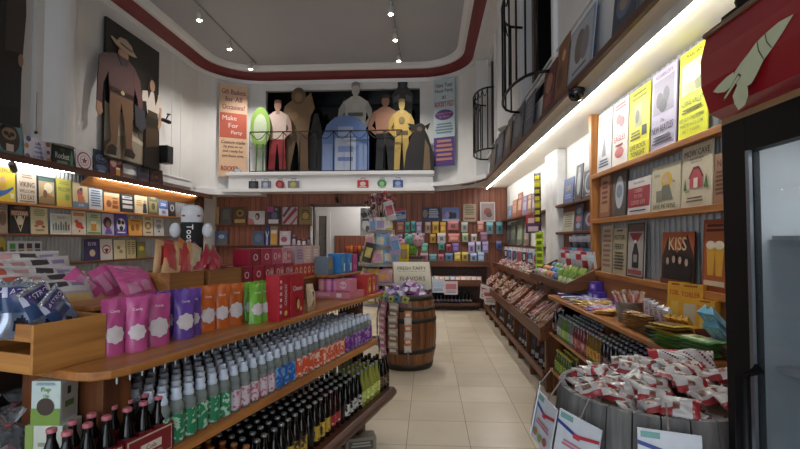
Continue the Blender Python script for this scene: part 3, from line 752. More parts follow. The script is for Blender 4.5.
# two low wooden bins with bags
def bin_(t, label, w_=.21):
    r_ = empty('wooden_bin', gpos(t-.06, .48, 1.246), GROT); tag(r_, label, 'bin')
    m = MB(); a, b, h = w_/2, .12, .1; mt = wood('bin_wood', '#7a4a22', '#a5713a', 'X', .5)
    m.box(-a, a, -b, -b+.01, 0, h, mt).build('front_board', r_, bevel=.002)
    MB().box(-a, a, b-.01, b, 0, h, mt).build('back_board', r_, bevel=.002)
    for x in (-a, a-.01): MB().box(x, x+.01, -b+.01, b-.01, 0, h, mt).build('end_board', r_, bevel=.002)
    MB().box(-a+.01, a-.01, -b+.01, b-.01, 0, .008, mt).build('bottom_board', r_)
bin_(1.66, 'low wooden bin holding kraft bags with red panels', .22); bin_(1.38, 'low wooden bin holding red and pink bags', .27)
def kraft(u, v): return C('#b03a32', .35) if .25 < u < .8 and .45 < v < .85 else C('#c49a6c', .5)
def redk(u, v): return C('#a82a2c', .3) if u < .62 else C('#c8a07a', .5)
for i, (t, w, rx, ry, f, lab) in enumerate(((1.74, .36, -.3, .55, kraft, 'kraft bag with red panel tipping out left of the bin'), (1.71, .37, -.25, .32, redk, 'red striped kraft bag, leftmost in its bin'), (1.66, .38, -.22, .42, kraft, 'kraft bag with red panel in the middle of the bin'), (1.62, .37, -.25, .48, redk, 'red striped kraft bag right of the middle'), (1.58, .38, -.2, .4, lambda u, v: C('#b9a98a', .4) if u > .3 else C('#c08a5a', .5), 'pale tan bag at the right end of the kraft bin'), (1.69, .45, -.1, .2, kraft, 'kraft bag standing at the back of its bin'), (1.6, .48, -.1, .1, redk, 'red striped bag at the back of the kraft bin'))):
    o = bag_mb(.11, .225, .03, f, 60+i, 16, 16, .3).build('paper_bag', None, gpos(t-.06, w+.05, 1.275), (rx, ry, GROT)); tag(o, lab, 'bag')
for i, (t, w, rx, ry, c, d_, lab) in enumerate(((1.46, .37, -.5, .75, '#a11f3a', '#c23a54', 'dark red bag lying slanted at the front of its bin'), (1.4, .38, -.45, .8, '#b0243a', '#8a1a2c', 'red bag slanted in the middle of its bin'), (1.34, .38, -.5, .85, '#a82038', '#d05a6a', 'red bag at the right end of its bin'), (1.45, .45, -.3, .8, '#b23a8a', '#d9b9c8', 'magenta bag behind the red bags'), (1.5, .5, -.2, .6, '#8a6ab0', '#d5c5dc', 'lilac bag behind the red bags'), (1.38, .5, -.3, .9, '#5f9a3a', '#b8c86a', 'green bag on top behind the red bags'), (1.31, .5, -.3, .9, '#6aa83a', '#c9d08a', 'green bag at the back right above the red boxes'), (1.52, .43, -.3, .5, '#c97a2a', '#d9b06a', 'orange bag next to the kraft bags'))):
    o = bag_mb(.12, .22, .035, printed(c, (.25, .35, .8, .6, d_)), 80+i, 9, 9, .45).build('sweet_bag', None, gpos(t-.0, w+.05, 1.305), (rx, ry, GROT)); tag(o, lab, 'bag')
# tall red boxes at the front
RB = '#a81e2c'
for i, (t, w, wd, rz, lab) in enumerate(((1.33, .05, .035, 0, 'narrow red box edge-on next to the green pouches'), (1.27, .06, .075, 0, 'big red box with upright white lettering left of its twin'), (1.155, .06, .14, .04, 'big red box with white lettering nearest the tan bag'))):
    sp = [('t', .35, .55, .8 if wd < .1 else .16, '' or 'CHOCO', '#d9cfcf', .75, PI/2 if wd < .1 else 0)] if wd > .04 else [('l', .2, .8, .9, .1, 6, '#d0b0b0')]
    if wd > .04 and wd < .1: sp = [('t', .5, .55, .09, 'CHOCO', '#d9cfcf', 9, PI/2), ('c', .5, .14, .2, '#c9a45a')]
    if wd > .1: sp = [('t', .5, .66, .11, 'Choco', '#e2d6d6', .8), ('r', .35, .1, .62, .45, '#7a1420'), ('c', .55, .28, .1, '#c9a45a', .12), ('c', .75, .16, .08, '#d4b77a', .05)]
    o = carton('chocolate_box', wd, .08, .235, RB, sp); o.location = gpos(t, w, 1.08); o.rotation_euler = (0, 0, GROT+rz); tag(o, lab, 'box')
# rows of dark red boxes on the raised shelf
n_ = 0
for z, t0, n, cs in ((1.246, 1.2, 5, ['#8f1a30', '#9a1e34', '#8f1a30', '#a02038', '#9a2a40']), (1.347, 1.12, 4, ['#8a1a2e', '#a03048', '#b04a60', '#c48a92'])):
    for i in range(n):
        o = carton('sweet_box', .105, .12, .1, cs[i], [('t', .3, .5, .45, 'O', '#d9c9c9', .3), ('r', .5, .2, .9, .8, '#c05a6a'), ('c', .7, .5, .14, '#c9a08a')] if i > 1 else [('t', .5, .5, .4, 'O', '#d9c9c9', .5)])
        o.location = gpos(t0-i*.112-.05, .42, z); o.rotation_euler = (0, 0, GROT); n_ += 1
        tag(o, 'dark red sweet box, %s from the left in the %s row on the raised shelf' % (['first', 'second', 'third', 'fourth', 'fifth'][i], 'lower' if z < 1.3 else 'upper'), 'box')
# tan bag leaning at the front
o = bag_mb(.085, .16, .04, printed('#b59a7a', (.2, .2, .8, .75, '#cdb899'), (.3, .5, .7, .65, '#6a4a34'), (.35, .25, .6, .4, '#8a6a4a')), 5, 9, 10, .3).build('paper_bag', None, gpos(.965, .04, 1.08), (-.12, .06, GROT)); tag(o, 'tan bag with a brown print between the big red boxes and the pink case', 'bag')
o = carton('sweet_box', .09, .09, .13, '#3a4f8a', [('r', 0, .75, 1, 1, '#c8622a'), ('l', .2, .8, .6, .2, 3, '#b8a060')]); o.location = gpos(.96, .17, 1.08); o.rotation_euler = (0, 0, GROT); tag(o, 'blue and orange box standing behind the tan bag', 'box')
# pink case of tins, its end turned to the room
pc = empty('display_case', gpos(.27, .195, 1.08), -GA); tag(pc, 'open pink tray with pink tins and boxes near the far end', 'display case')
MB().box(-.14, .14, -.13, .13, 0, .045, C('#c87a86')).build('tray', pc, bevel=.002)
decorate([('l', .05, .45, .8, .3, 2, '#e0b8bc'), ('r', .62, .2, .76, .85, '#e4cccc')], .28, .045, pc, -.1305)
for i in range(3):
    c_ = ['#b8606e', '#c8649a', '#c8649a'][i]
    o = MB().lathe([(.027, 0), (.027, .088), (.023, .091)], C(c_, .3), 16).build('drink_tin', None, gpos(.36, .3-i*.058, 1.1255)); tag(o, ['dusty red tin at the left of the pink tray', 'middle pink tin in the pink tray', 'right pink tin in the pink tray beside the pink box'][i], 'tin')
    MB().lathe([(.0273, .015), (.0273, .078)], C(['#c98a90', '#d48ab4', '#d48ab4'][i]), 16, caps=False).build('label', o)
o = carton('sweet_box', .11, .12, .092, '#c8788c', [('c', .5, .55, .25, '#e0b4b8', .3), ('t', .5, .55, .2, 'Pink', '#a03a5a', .4), ('r', 0, 0, 1, .14, '#a84a64')]); o.location = gpos(.33, .115, 1.1255); o.rotation_euler = (0, 0, -GA); tag(o, 'square pink box with a pale round emblem at the right end of the pink tray', 'box')
for i in range(2):
    o = carton('sweet_box', .08, .09, .155, '#b83a34', [('c', .5, .68, .3, '#d8a24a', .2), ('c', .5, .3, .3, '#d8a24a', .2), ('c', .5, .66, .16, '#3a1c1c', .1), ('c', .5, .28, .16, '#e0cfa8', .1)]); o.location = gpos(.105-i*.088, .075, 1.08); o.rotation_euler = (0, 0, GROT); tag(o, ['red box with round yellow pictures left of its twin', 'red box with round yellow pictures next to the magenta boxes'][i], 'box')
for i, (t, w, z, lab) in enumerate(((.0, .2, 1.08, 'magenta box behind the red boxes with yellow pictures'), (-.08, .1, 1.08, 'magenta box at the far end of the top shelf'), (-.045, .2, 1.235, 'upper magenta box stacked on the raised row behind'))):
    o = carton('sweet_box', .085, .1, .14, '#b23a7c', [('r', .2, .12, .32, .4, '#e0c0d4'), ('r', .62, .12, .74, .4, '#e0c0d4')]); o.location = gpos(t, w if i < 2 else .27, z if i < 2 else 1.246); o.rotation_euler = (0, 0, GROT); tag(o, lab, 'box')
for i in range(2):
    o = carton('sweet_box', .1, .1, .15, '#2a76b8', [('r', .65, .1, .85, .5, '#dfe6ea'), ('c', .4, .6, .22, '#4f9ad0', .2)]); o.location = gpos(.20-i*.115, .26, 1.246); o.rotation_euler = (0, 0, GROT); tag(o, ['left bright blue box on the raised shelf', 'right bright blue box on the raised shelf'][i], 'box')
o = carton('sweet_box', .1, .1, .13, '#6a7a86', [('r', .2, .3, .8, .8, '#a08a5a')]); o.location = gpos(.325, .3, 1.246); o.rotation_euler = (0, 0, GROT); tag(o, 'greyish box left of the bright blue boxes', 'box')
for i in range(5):
    o = carton('sweet_box', .05, .09, .085, '#b8382e', [('c', .5, .5, .32, '#d8b090', .28), ('c', .5, .5, .16, '#4a2a20', .14)]); o.location = gpos(.62-i*.056, .4, 1.246); o.rotation_euler = (0, 0, GROT); tag(o, 'small red box with a tan picture in the row behind the pink tins', 'box', 'five small red boxes')
for i in range(3):
    o = carton('sweet_box', .11, .1, .125, ['#b49aa0', '#c8a8a4', '#c4a49c'][i], [('l', .15, .85, .8, .2, 4, ['#8a6a9a', '#e0c8b8', '#e4d4cc'][i])]); o.location = gpos(.56-i*.116, .42, 1.332); o.rotation_euler = (0, 0, GROT); tag(o, ['mauve box with pale lines above the small red boxes', 'pale pink box, middle of the three above the small red boxes', 'pale pink box at the right, beside the grey-blue boxes'][i], 'box')
# candy-shaped plush
pl = empty('plush_candy', gpos(1.30, .62, 1.246), .32); pl.scale = (.92, .92, .92); tag(pl, 'black and white candy-shaped plush standing on the raised shelf before the tin signs', 'plush')
WH = M('white_plush', '#c4c4c4', .8, noise=.08, scale=40); BK = M('black_plush', '#15110f', .8, noise=.2)
MB().lathe([(.03, .0), (.062, .01), (.066, .06), (.066, .37), (.06, .385)], BK, 20, sy=.7).build('body', pl)
MB().lathe([(.055, .38), (.064, .39), (.066, .44), (.058, .475), (.035, .49), (.0, .495)], WH, 20, sy=.7).build('head', pl)
for s in (-1, 1): MB().sphere((s*.038, -.035, .425), .01, C('#b03038'), 8, 6, (1.6, .5, .7)).build('cheek_patch', pl)
for s in (-1, 1):
    MB().sphere((s*.092, -.01, .335), .036, WH, 12, 8, (.95, .7, 1.3)).build('hand', pl)
t_ = MB(); put_text(t_, 'Tootsie', (0, 0), .036, C('#d8d4d0'), d=-.0485, rot=-PI/2, bold=1); t_.build('lettering', pl, (-.005, 0, .29))
# ================================================================== LEFT WALL: ledge, shelves, tin signs
m = MB(); y0, y1 = 2.0, 9.75
struct(MB().box(XL, XL+.27, y0, y1, 2.44, 2.475, LEDGE).box(XL+.255, XL+.27, y0, y1, 2.385, 2.44, LEDGE).build('trim_9', bevel=.004), 'dark wooden ledge along the left wall')
m = MB(); m.add([(XL+.21, 6.2, 2.44), (XL+.21, 9.3, 2.44), (XL+.02, 9.3, 2.26), (XL+.02, 6.2, 2.26), (XL+.22, 6.2, 2.44), (XL+.22, 9.3, 2.44), (XL+.04, 9.3, 2.245), (XL+.04, 6.2, 2.245)],
    [(0, 1, 2, 3), (7, 6, 5, 4), (0, 4, 5, 1), (1, 5, 6, 2), (2, 6, 7, 3), (3, 7, 4, 0)], SHELF); struct(m.build('trim_10'), 'sloping honey-coloured board under the left ledge')
for k, z in enumerate((1.945, 1.575, 1.2)):
    struct(MB().box(XL, XL+.11, y0, 9.55, z-.03, z, SHELF if k == 0 else OAK).build('trim_%d' % (11+k), bevel=.003), ['upper', 'middle', 'lower'][k]+' narrow wooden sign shelf on the left wall')
struct(MB().box(XL, XL+.14, 9.45, 9.62, .0, 2.44, LEDGE).build('trim_14'), 'dark wooden end post of the left sign shelves')
struct(MB().box(XL, XL+.3, 2, 9.5, .85, .9, OAK).box(XL, XL+.04, 2, 9.5, 0, .85, OAK).build('trim_15'), 'brown counter below the left sign shelves')
def lsign(x0, x1, yt, z, label, col, spec, group=None, frame=None, dx=.07, tilt=.06):
    X = XL+dx; xc = (x0+x1)/2
    a, b = at(x0, 200, X=X).y, at(x1, 200, X=X).y
    h = at(xc, yt, X=X).z-z
    return board('tin_sign', label, 'sign', (X, (a+b)/2, z), abs(b-a)-.012, h, PI/2, tilt, col, spec, group, frame=frame)
Z0, Z1, Z2, Z3 = 2.475, 1.945, 1.575, 1.2
L = lsign
# signs on the dark ledge
L(-8, 22, 119, Z0, 'teal tin sign of a brown sloth with a cup, leftmost on the ledge', '#5f8a8c', [('c', .52, .5, .38, '#3a2a22', .42), ('c', .52, .62, .26, '#8a6f5a', .17), ('c', .42, .62, .09, '#2a1c16', .06), ('c', .62, .62, .09, '#2a1c16', .06), ('c', .52, .55, .06, '#1a1210', .04), ('r', .4, .14, .66, .34, '#c9b9a9'), ('p', [(0, 0), (1, 0), (1, .12), (0, .16)], '#4b6f72')])
L(23, 50, 138, Z0, 'white tin sign with purple handwriting and a flower border on the ledge', '#d0cdd8', [('c', .1, .15, .1, '#8a5a7a'), ('c', .08, .6, .08, '#b8863a'), ('c', .92, .15, .09, '#c28a3a'), ('c', .9, .85, .09, '#9a5a3a'), ('c', .15, .9, .09, '#5a4a6a'), ('c', .9, .5, .07, '#8a4a6a'), ('t', .5, .78, .13, 'Life', '#4a4a9a', .4), ('t', .5, .6, .12, 'always', '#4a4a9a', .5), ('t', .5, .42, .12, 'needs', '#4a4a9a', .5), ('t', .5, .22, .13, 'a smile', '#4a4a9a', .55)])
L(51, 74, 144, Z0, 'dark green tin sign with white script and a green bottle on the ledge', '#1f3024', [('t', .44, .48, .26, 'Rocket', '#d5d5c8', .62), ('c', .45, .75, .12, '#3f5a3a', .07), ('l', .15, .7, .25, .12, 2, '#8a9a7a'), ('r', .8, .1, .92, .6, '#4f7a5a'), ('r', .83, .6, .89, .82, '#4f7a5a')])
L(75, 92, 150, Z0, 'white round-badge tin sign with a red star on the ledge', '#c3c0c2', [('c', .5, .5, .44, '#8a3a44', .42), ('c', .5, .5, .37, '#c9c6c8', .35), ('c', .5, .5, .27, '#9a4a52', .25), ('c', .5, .5, .24, '#c9c6c8', .22), ('p', [(.5+.2*math.cos(PI/2+i*PI/5)*(1 if i % 2 == 0 else .42), .5+.19*math.sin(PI/2+i*PI/5)*(1 if i % 2 == 0 else .42)) for i in range(10)], '#8a2a36')])
L(93, 108, 150, Z0, 'dark blue tin sign with a pale blue oval picture on the ledge', '#222a3a', [('c', .5, .65, .36, '#5f7090', .18), ('c', .5, .62, .26, '#28324a', .1), ('c', .5, .3, .36, '#4a5a7a', .14), ('t', .5, .65, .1, 'BLUE', '#c3cad6', .5), ('l', .2, .8, .16, .08, 1, '#8a94a8')])
L(109, 123, 154, Z0, 'maroon tin sign with a pale face and a glass of beer on the ledge', '#5a1f26', [('c', .3, .62, .22, '#b08a7a', .2), ('r', .45, .1, .75, .4, '#b5893a'), ('r', .45, .36, .75, .44, '#d8cdb8'), ('l', .55, .92, .9, .55, 4, '#a8746a')])
L(137, 149, 162, Z0, 'dark purple tin sign on the ledge below the cowboy picture', '#352a3c', [('c', .5, .4, .3, '#2a2830', .25), ('l', .2, .8, .9, .75, 2, '#6a5a6a'), ('r', .25, .1, .75, .2, '#54464e')])
L(149.5, 163, 169, Z0, 'dark brown tin sign with a round red emblem, last on the ledge', '#2b1c18', [('c', .5, .5, .38, '#4a2a24', .38), ('c', .5, .5, .26, '#2a1a18', .26), ('c', .5, .5, .12, '#6a3a2e', .12)])
# upper sign shelf
L(-3, 16, 167, Z1, 'yellow tin sign with a figure and a blue guitar, first on the upper shelf', '#d0b82e', [('c', .3, .62, .14, '#c49a7a', .1), ('p', [(.1, .2), (.5, .2), (.45, .55), (.15, .55)], '#c9a03a'), ('p', [(.05, .1), (.5, .22), (.9, .4), (.86, .45), (.4, .32), (.05, .3)], '#2f5fa0'), ('t', .5, .9, .12, 'LEMON', '#8a7a1f', .7), ('r', .68, .1, .9, .25, '#d9d3b0')])
L(17, 37, 173, Z1, 'beige tin sign with big brown block letters on the upper shelf', '#c4b5a2', [('t', .5, .62, .17, 'VIKING', '#5a4636', .78), ('t', .5, .4, .1, 'WELCOME', '#6a5646', .8), ('t', .5, .2, .15, 'TO EAT', '#5a4636', .75), ('l', .2, .8, .95, .8, 2, '#8a7866'), ('r', .1, .05, .9, .08, '#6a5646')])
L(37.5, 56, 177, Z1, 'teal framed tin sign with a tan landscape on the upper shelf', '#3f5f5c', [('r', .06, .05, .94, .84, '#b59a72'), ('c', .6, .62, .25, '#d8cbb0', .18), ('p', [(.06, .05), (.94, .05), (.94, .3), (.5, .42), (.06, .25)], '#8a6a42'), ('c', .4, .4, .12, '#6a4a30', .14)], frame='#20302f')
L(56.5, 72, 179, Z1, 'yellow-green tin sign with faint lettering on the upper shelf', '#b5ae4a', [('t', .5, .62, .14, 'MELLOW', '#6a7a2a', .8), ('r', 0, 0, 1, .22, '#c8a848'), ('c', .7, .35, .16, '#8a9a3a', .12), ('l', .15, .85, .9, .78, 2, '#8a8a3a')])
L(73, 88.5, 183, Z1, 'cream tin sign of a red-dressed figure above a blue band on the upper shelf', '#cdb88c', [('r', 0, 0, 1, .25, '#5a7a94'), ('c', .45, .62, .2, '#a84a3a', .16), ('c', .55, .75, .1, '#3a2a24', .07), ('p', [(.3, .25), (.8, .25), (.7, .5), (.3, .55)], '#c46a4a'), ('t', .5, .12, .1, 'SUN', '#d8cfb0', .6)])
L(89, 103, 186, Z1, 'white tin sign with rows of blue lettering on the upper shelf', '#bcc3c9', [('r', 0, .88, 1, 1, '#2e343c'), ('l', .12, .88, .82, .1, 7, '#4a6484')])
L(104, 120, 193, Z1, 'peach tin sign with brown cut-out letters on the upper shelf', '#d39a5a', [('r', 0, .82, 1, 1, '#d9c09a'), ('c', .3, .4, .16, '#8a4a2a', .2), ('r', .52, .15, .9, .34, '#8a4a26'), ('r', .55, .4, .88, .6, '#8a4a26'), ('l', .5, .9, .75, .65, 1, '#7a4626')])
L(121, 134, 194.5, Z1, 'black tin sign with white stripes of print on the upper shelf', '#1f2024', [('r', .12, .75, .9, .9, '#c9c9c6'), ('r', .12, .5, .9, .66, '#c9c9c6'), ('r', .12, .22, .9, .4, '#c9c9c6'), ('l', .2, .8, .86, .78, 1, '#3a3a3a')])
L(135, 148, 196, Z1, 'cream tin sign with a dark suited figure at its right on the upper shelf', '#d0c4a2', [('p', [(.6, .05), (.95, .05), (.9, .6), (.66, .6)], '#26262c'), ('c', .78, .7, .09, '#b08a6a', .08), ('l', .1, .55, .75, .4, 3, '#b8893a')])
L(148.5, 158.5, 196, Z1, 'olive tin sign with a dim photograph on the upper shelf', '#5d5a3c', [('r', .1, .15, .9, .7, '#8a8456'), ('c', .5, .45, .2, '#4a3a2a', .18), ('l', .2, .8, .92, .8, 2, '#b0a878')])
L(159, 168.5, 202, Z1, 'blue and white tin sign, second from the far end of the upper shelf', '#b5bccb', [('r', 0, .5, 1, 1, '#3d5a9a'), ('l', .15, .85, .88, .65, 2, '#d0d5dd'), ('r', .3, .15, .7, .38, '#6a7a9a')])
L(169, 176, 201, Z1, 'dark tin sign with a small pale portrait at the far end of the upper shelf', '#1e1a1a', [('c', .5, .55, .3, '#a9a4a4', .22), ('c', .5, .55, .16, '#2a2626', .14)])
# middle sign shelf
L(-4, 9, 203, Z2, 'faded brown and beige tin sign, first on the middle shelf', '#96826e', [('c', .6, .5, .3, '#6a5444', .25), ('l', .3, .9, .9, .75, 2, '#5a463a')])
L(10, 31, 204, Z2, 'black tin sign with a cream pizza triangle and lettering on the middle shelf', '#15110f', [('p', [(.14, .76), (.86, .76), (.52, .06)], '#c9b69a'), ('p', [(.22, .7), (.78, .7), (.51, .14)], '#1d1512'), ('c', .5, .46, .15, '#c9b69a', .17), ('r', .06, .6, .94, .78, '#9a5f44'), ('t', .5, .69, .12, 'PIZZERIA', '#d9c8ae', .8), ('c', .5, .87, .3, '#6a4a3a', .06)])
L(31.5, 49, 207.5, Z2, 'cream tin sign with a small red crab drawing on the middle shelf', '#c3b795', [('c', .5, .42, .26, '#a8603a', .1), ('c', .3, .3, .12, '#a8603a', .05), ('c', .72, .28, .12, '#8a4a30', .05), ('l', .15, .85, .92, .66, 4, '#7f8a5f'), ('l', .2, .8, .18, .08, 1, '#8a6a4a')])
L(51, 72, 214, Z2, 'white tin sign with a row of coloured bottles on the middle shelf', '#b9b9ad', [('r', .1, .2, .17, .5, '#5f7a8a'), ('r', .22, .2, .29, .55, '#3a4a4a'), ('r', .34, .2, .41, .48, '#4f6a86'), ('r', .46, .2, .53, .6, '#3a4a3a'), ('r', .58, .2, .65, .5, '#5a7a6a'), ('r', .7, .2, .77, .62, '#20301f'), ('r', .84, .2, .91, .5, '#7a2430'), ('t', .5, .82, .1, 'CIN CIN', '#5a5a54', .6)], frame='#d3d3ca')
L(72.5, 87, 211, Z2, 'cream tin sign with a red lobster on the middle shelf', '#cabfae', [('c', .5, .4, .26, '#b03a26', .13), ('c', .32, .55, .13, '#b03a26', .08), ('c', .7, .3, .14, '#b03a26', .07), ('r', .1, .78, .9, .93, '#b8763a'), ('r', .45, .1, .55, .2, '#b03a26')])
L(87.5, 102, 213, Z2, 'pale green tin sign with a glass of beer on the middle shelf', '#a8b394', [('r', .28, .18, .66, .56, '#b5792e'), ('r', .28, .5, .66, .62, '#dcd3bc'), ('r', .66, .28, .78, .5, '#c2b48a'), ('r', .06, .06, .94, .12, '#4f7a4a'), ('l', .2, .8, .92, .75, 2, '#4f6a4a')])
L(102.5, 115, 213.5, Z2, 'lilac tin sign with a dark-haired face on the middle shelf', '#a79cb4', [('c', .45, .58, .34, '#2a1c20', .26), ('c', .5, .52, .18, '#8a5a44', .16), ('p', [(.2, .05), (.85, .05), (.7, .32), (.35, .32)], '#5f4a8a')])
L(115.5, 128, 214, Z2, 'purple and white tin sign with a black blotchy figure on the middle shelf', '#4a3c8a', [('c', .5, .5, .36, '#c9c6d2', .3), ('c', .35, .62, .14, '#1c1a22', .12), ('c', .65, .6, .12, '#1c1a22', .1), ('c', .5, .32, .16, '#1c1a22', .12), ('l', .1, .9, .16, .06, 1, '#d4d0dd')])
L(129, 143, 219, Z2, 'orange-tan tin sign with brown smudged figures on the middle shelf', '#c28a3e', [('c', .3, .45, .14, '#7a4a26', .2), ('c', .65, .5, .14, '#8a5a2e', .22), ('l', .1, .9, .92, .8, 1, '#7a4a26')])
L(143.5, 154, 216, Z2, 'beige tin sign with a brown shield on the middle shelf', '#b7a98c', [('c', .5, .5, .3, '#7a5236', .2), ('c', .5, .5, .18, '#c0a87a', .12), ('l', .15, .85, .92, .78, 2, '#5a4434'), ('l', .2, .8, .2, .08, 1, '#5a4434')])
L(154.5, 164.5, 218, Z2, 'grey tin sign with a faint black sketch at the end of the middle shelf', '#a5a5a2', [('c', .5, .5, .26, '#6a6a6a', .14), ('l', .2, .8, .9, .72, 2, '#5a5a5a'), ('c', .5, .25, .1, '#3a3a3a', .06)])
# lower sign shelf (mostly behind the sweets)
L(-4, 8, 238, Z3, 'mustard yellow tin sign at the left end of the lower shelf', '#a8963a', [('c', .6, .5, .28, '#5a4a24', .2)])
L(9, 44, 241, Z3, 'white sheet of small square pictures on the lower shelf', '#b9babb', [('r', .06+.24*(i % 4), .68-.26*(i//4), .22+.24*(i % 4), .9-.26*(i//4), ['#4f8a3a', '#2a2a32', '#4a3034', '#20222a', '#5a5266', '#8a5a34', '#8a7a3a', '#3a4a6a', '#8a3a5a', '#5a5a5a', '#6a4a4a', '#34343c'][i]) for i in range(12)])
L(86, 101, 239, Z3, 'dark purple tin sign with white capitals on the lower shelf', '#2f2450', [('t', .5, .78, .16, 'ELVIS', '#b9b4c6', .7), ('c', .5, .35, .2, '#b9a98a', .16)])
L(101.5, 114, 239, Z3, 'white tin sign with a red barred circle on the lower shelf', '#b9b4b0', [('c', .5, .5, .36, '#a03038', .22), ('c', .5, .5, .27, '#c4bfba', .16), ('r', .3, .47, .7, .53, '#a03038'), ('c', .5, .45, .12, '#3a3434', .1)])
L(115, 127, 240, Z3, 'cream tin sign with olive sprigs on the lower shelf', '#b8ad8e', [('c', .4, .6, .14, '#6a7a44', .1), ('c', .6, .4, .16, '#8a7a4a', .1)])
L(127.5, 137, 240, Z3, 'beige tin sign with brown columns of print on the lower shelf', '#a99a74', [('l', .1, .45, .9, .2, 6, '#6a5a3a'), ('l', .55, .9, .9, .2, 6, '#6a5a3a')])
L(138, 147, 242, Z3, 'olive and yellow tin sign at the far end of the lower shelf', '#6a6432', [('c', .5, .6, .3, '#a89a44', .16)])

# small fixtures
o = MB().box(-.09, .09, -.1, .1, -.16, .16, BLACK).build('wall_speaker', None, at(165.5, 155, X=XL+.13), (0, 0, 0)); tag(o, 'small black box speaker on the white left wall', 'speaker'); MB().box(.0905, .094, -.08, .08, -.14, .14, M('speaker_mesh', '#17181a', .8)).build('grille', o); MB().box(-.125, -.09, -.02, .02, -.03, .03, BLACK).build('bracket', o)
def bullet(p, label, rz):
    r_ = empty('security_camera', p, rz); tag(r_, label, 'camera')
    MB().lathe([(.03, -.09), (.036, -.06), (.036, .07), (.03, .085)], BLACK, 14, T=Matrix.Rotation(math.radians(68), 4, 'X')).build('housing', r_)
    MB().tube([(0, 0, .03), (0, .03, .09), (0, .05, .12)], .012, BLACK, 8).build('arm', r_)
    MB().lathe([(.035, 0), (.035, .015)], BLACK, 12, (0, .05, .115)).build('mount', r_)
bullet(at(166, 121, X=XL+.1), 'small black bullet camera on the white left wall right of the cowboy picture', -PI/2)
bullet(at(13, 167, X=XL+.2), 'black bullet camera under the left ledge above the yellow sign', .6)
o = MB().tube([(0, 0, 0), (0, 0, -.5)], .003, BLACK, 5).build('pull_cord', None, at(37, 92, X=XL+.06)); tag(o, 'thin cord with a dark knob hanging by the white pilaster', 'cord'); MB().sphere((0, 0, -.51), .02, BLACK, 8, 6).build('knob', o)

# ---- cut-out figures: flat printed boards standing on the wall rail
def cutout(name, label, p, w, h, rz, layers, tilt=0, cat='cutout', backing='#6a5a48'):
    """layers: (list of (x,z) 0..1, colour); every layer is a thin printed board"""
    mb = MB()
    for k, (pts, c) in enumerate(layers):
        mb.prism([((a-.5)*w, b*h) for a, b in pts], -.006-.0012*k, .006, C(c, .4) if not isinstance(c, bpy.types.Material) else c)
    o = mb.build(name, None, p, (-tilt, 0, rz)); tag(o, label, cat); return o
def ell(cx, cz, rx, rz, n=16): return [(cx+rx*math.cos(2*PI*i/n), cz+rz*math.sin(2*PI*i/n)) for i in range(n)]
X = XL+.05
a, b = at(104, 80, X=X), at(157.5, 100, X=X); zt, zb = 4.9, 2.74
w_ = b.y-a.y; ym = (a.y+b.y)/2
o = MB().box(-w_/2, w_/2, -.02, .02, 0, zt-zb, C('#15130f')).build('poster_board', None, (X, ym, zb), (0, 0, PI/2)); tag(o, 'tall dark picture board with a pale desert ground behind the cowboy cut-out', 'picture')
decorate([('p', [(0, .02), (.78, .02), (.78, .38), (.55, .42), (.3, .36), (0, .4)], '#b5aa98'), ('p', [(0, .02), (.78, .02), (.78, .16), (.3, .2), (0, .12)], '#8f8473'), ('c', .55, .3, .12, '#6a6252', .05), ('c', .68, .24, .1, '#5a5446', .04)], w_, zt-zb, o, -.0205)
cw = at(144, 80, X=XL+.12).y-at(96, 80, X=XL+.12).y; cy = (at(144, 80, X=XL+.12).y+at(96, 80, X=XL+.12).y)/2
HAT, SHIRT, PANT, SKIN, BOOT = '#b09a82', '#5a4040', '#6a4f3c', '#a97f68', '#2c2420'
cow = cutout('person_cutout', 'cardboard cut-out of a person in a pale cowboy hat, dark shirt and brown trousers', (XL+.14, cy, 2.8), cw, 1.86, PI/2, [
    ([(.2, .02), (.34, .02), (.4, .1), (.46, .32), (.5, .46), (.56, .3), (.6, .06), (.74, .03), (.76, .07), (.72, .12), (.76, .4), (.76, .56), (.28, .56), (.26, .35), (.28, .12), (.2, .06)], PANT),
    ([(.2, .0), (.38, .0), (.4, .07), (.3, .09), (.22, .06)], BOOT), ([(.58, .02), (.76, .01), (.8, .05), (.7, .09), (.6, .08)], BOOT),
    ([(.27, .52), (.77, .52), (.8, .7), (.82, .82), (.66, .86), (.52, .87), (.36, .86), (.22, .82), (.24, .66)], SHIRT),
    ([(.22, .83), (.08, .78), (.04, .6), (.02, .4), (.1, .38), (.14, .56), (.24, .68)], SHIRT), ([(.8, .82), (.92, .74), (.98, .56), (.96, .42), (.88, .42), (.86, .55), (.76, .68)], SHIRT),
    ([(.02, .4), (.1, .39), (.12, .32), (.06, .28), (.01, .33)], SKIN), ([(.78, .5), (1.02, .48), (1.06, .34), (.94, .27), (.8, .32)], '#33343c'),
    ([(.27, .53), (.77, .53), (.77, .565), (.27, .565)], '#2a1c16'), (ell(.52, .548, .04, .018), '#b8a47a'),
    (ell(.55, .885, .1, .055), SKIN), ([(.42, .86), (.66, .86), (.62, .8), (.5, .78)], '#41333a'),
    ([(.3, .985), (.38, .95), (.5, .925), (.64, .915), (.78, .92), (.84, .93), (.76, .96), (.72, 1.0), (.6, 1.03), (.48, 1.02), (.42, .975)], HAT), ([(.47, .96), (.73, .945), (.74, .96), (.47, .978)], '#5a4a3c')], .03)
wy = (at(160, 90, X=XL+.1).y+at(139, 90, X=XL+.1).y)/2; ww = at(160, 90, X=XL+.1).y-at(139, 90, X=XL+.1).y
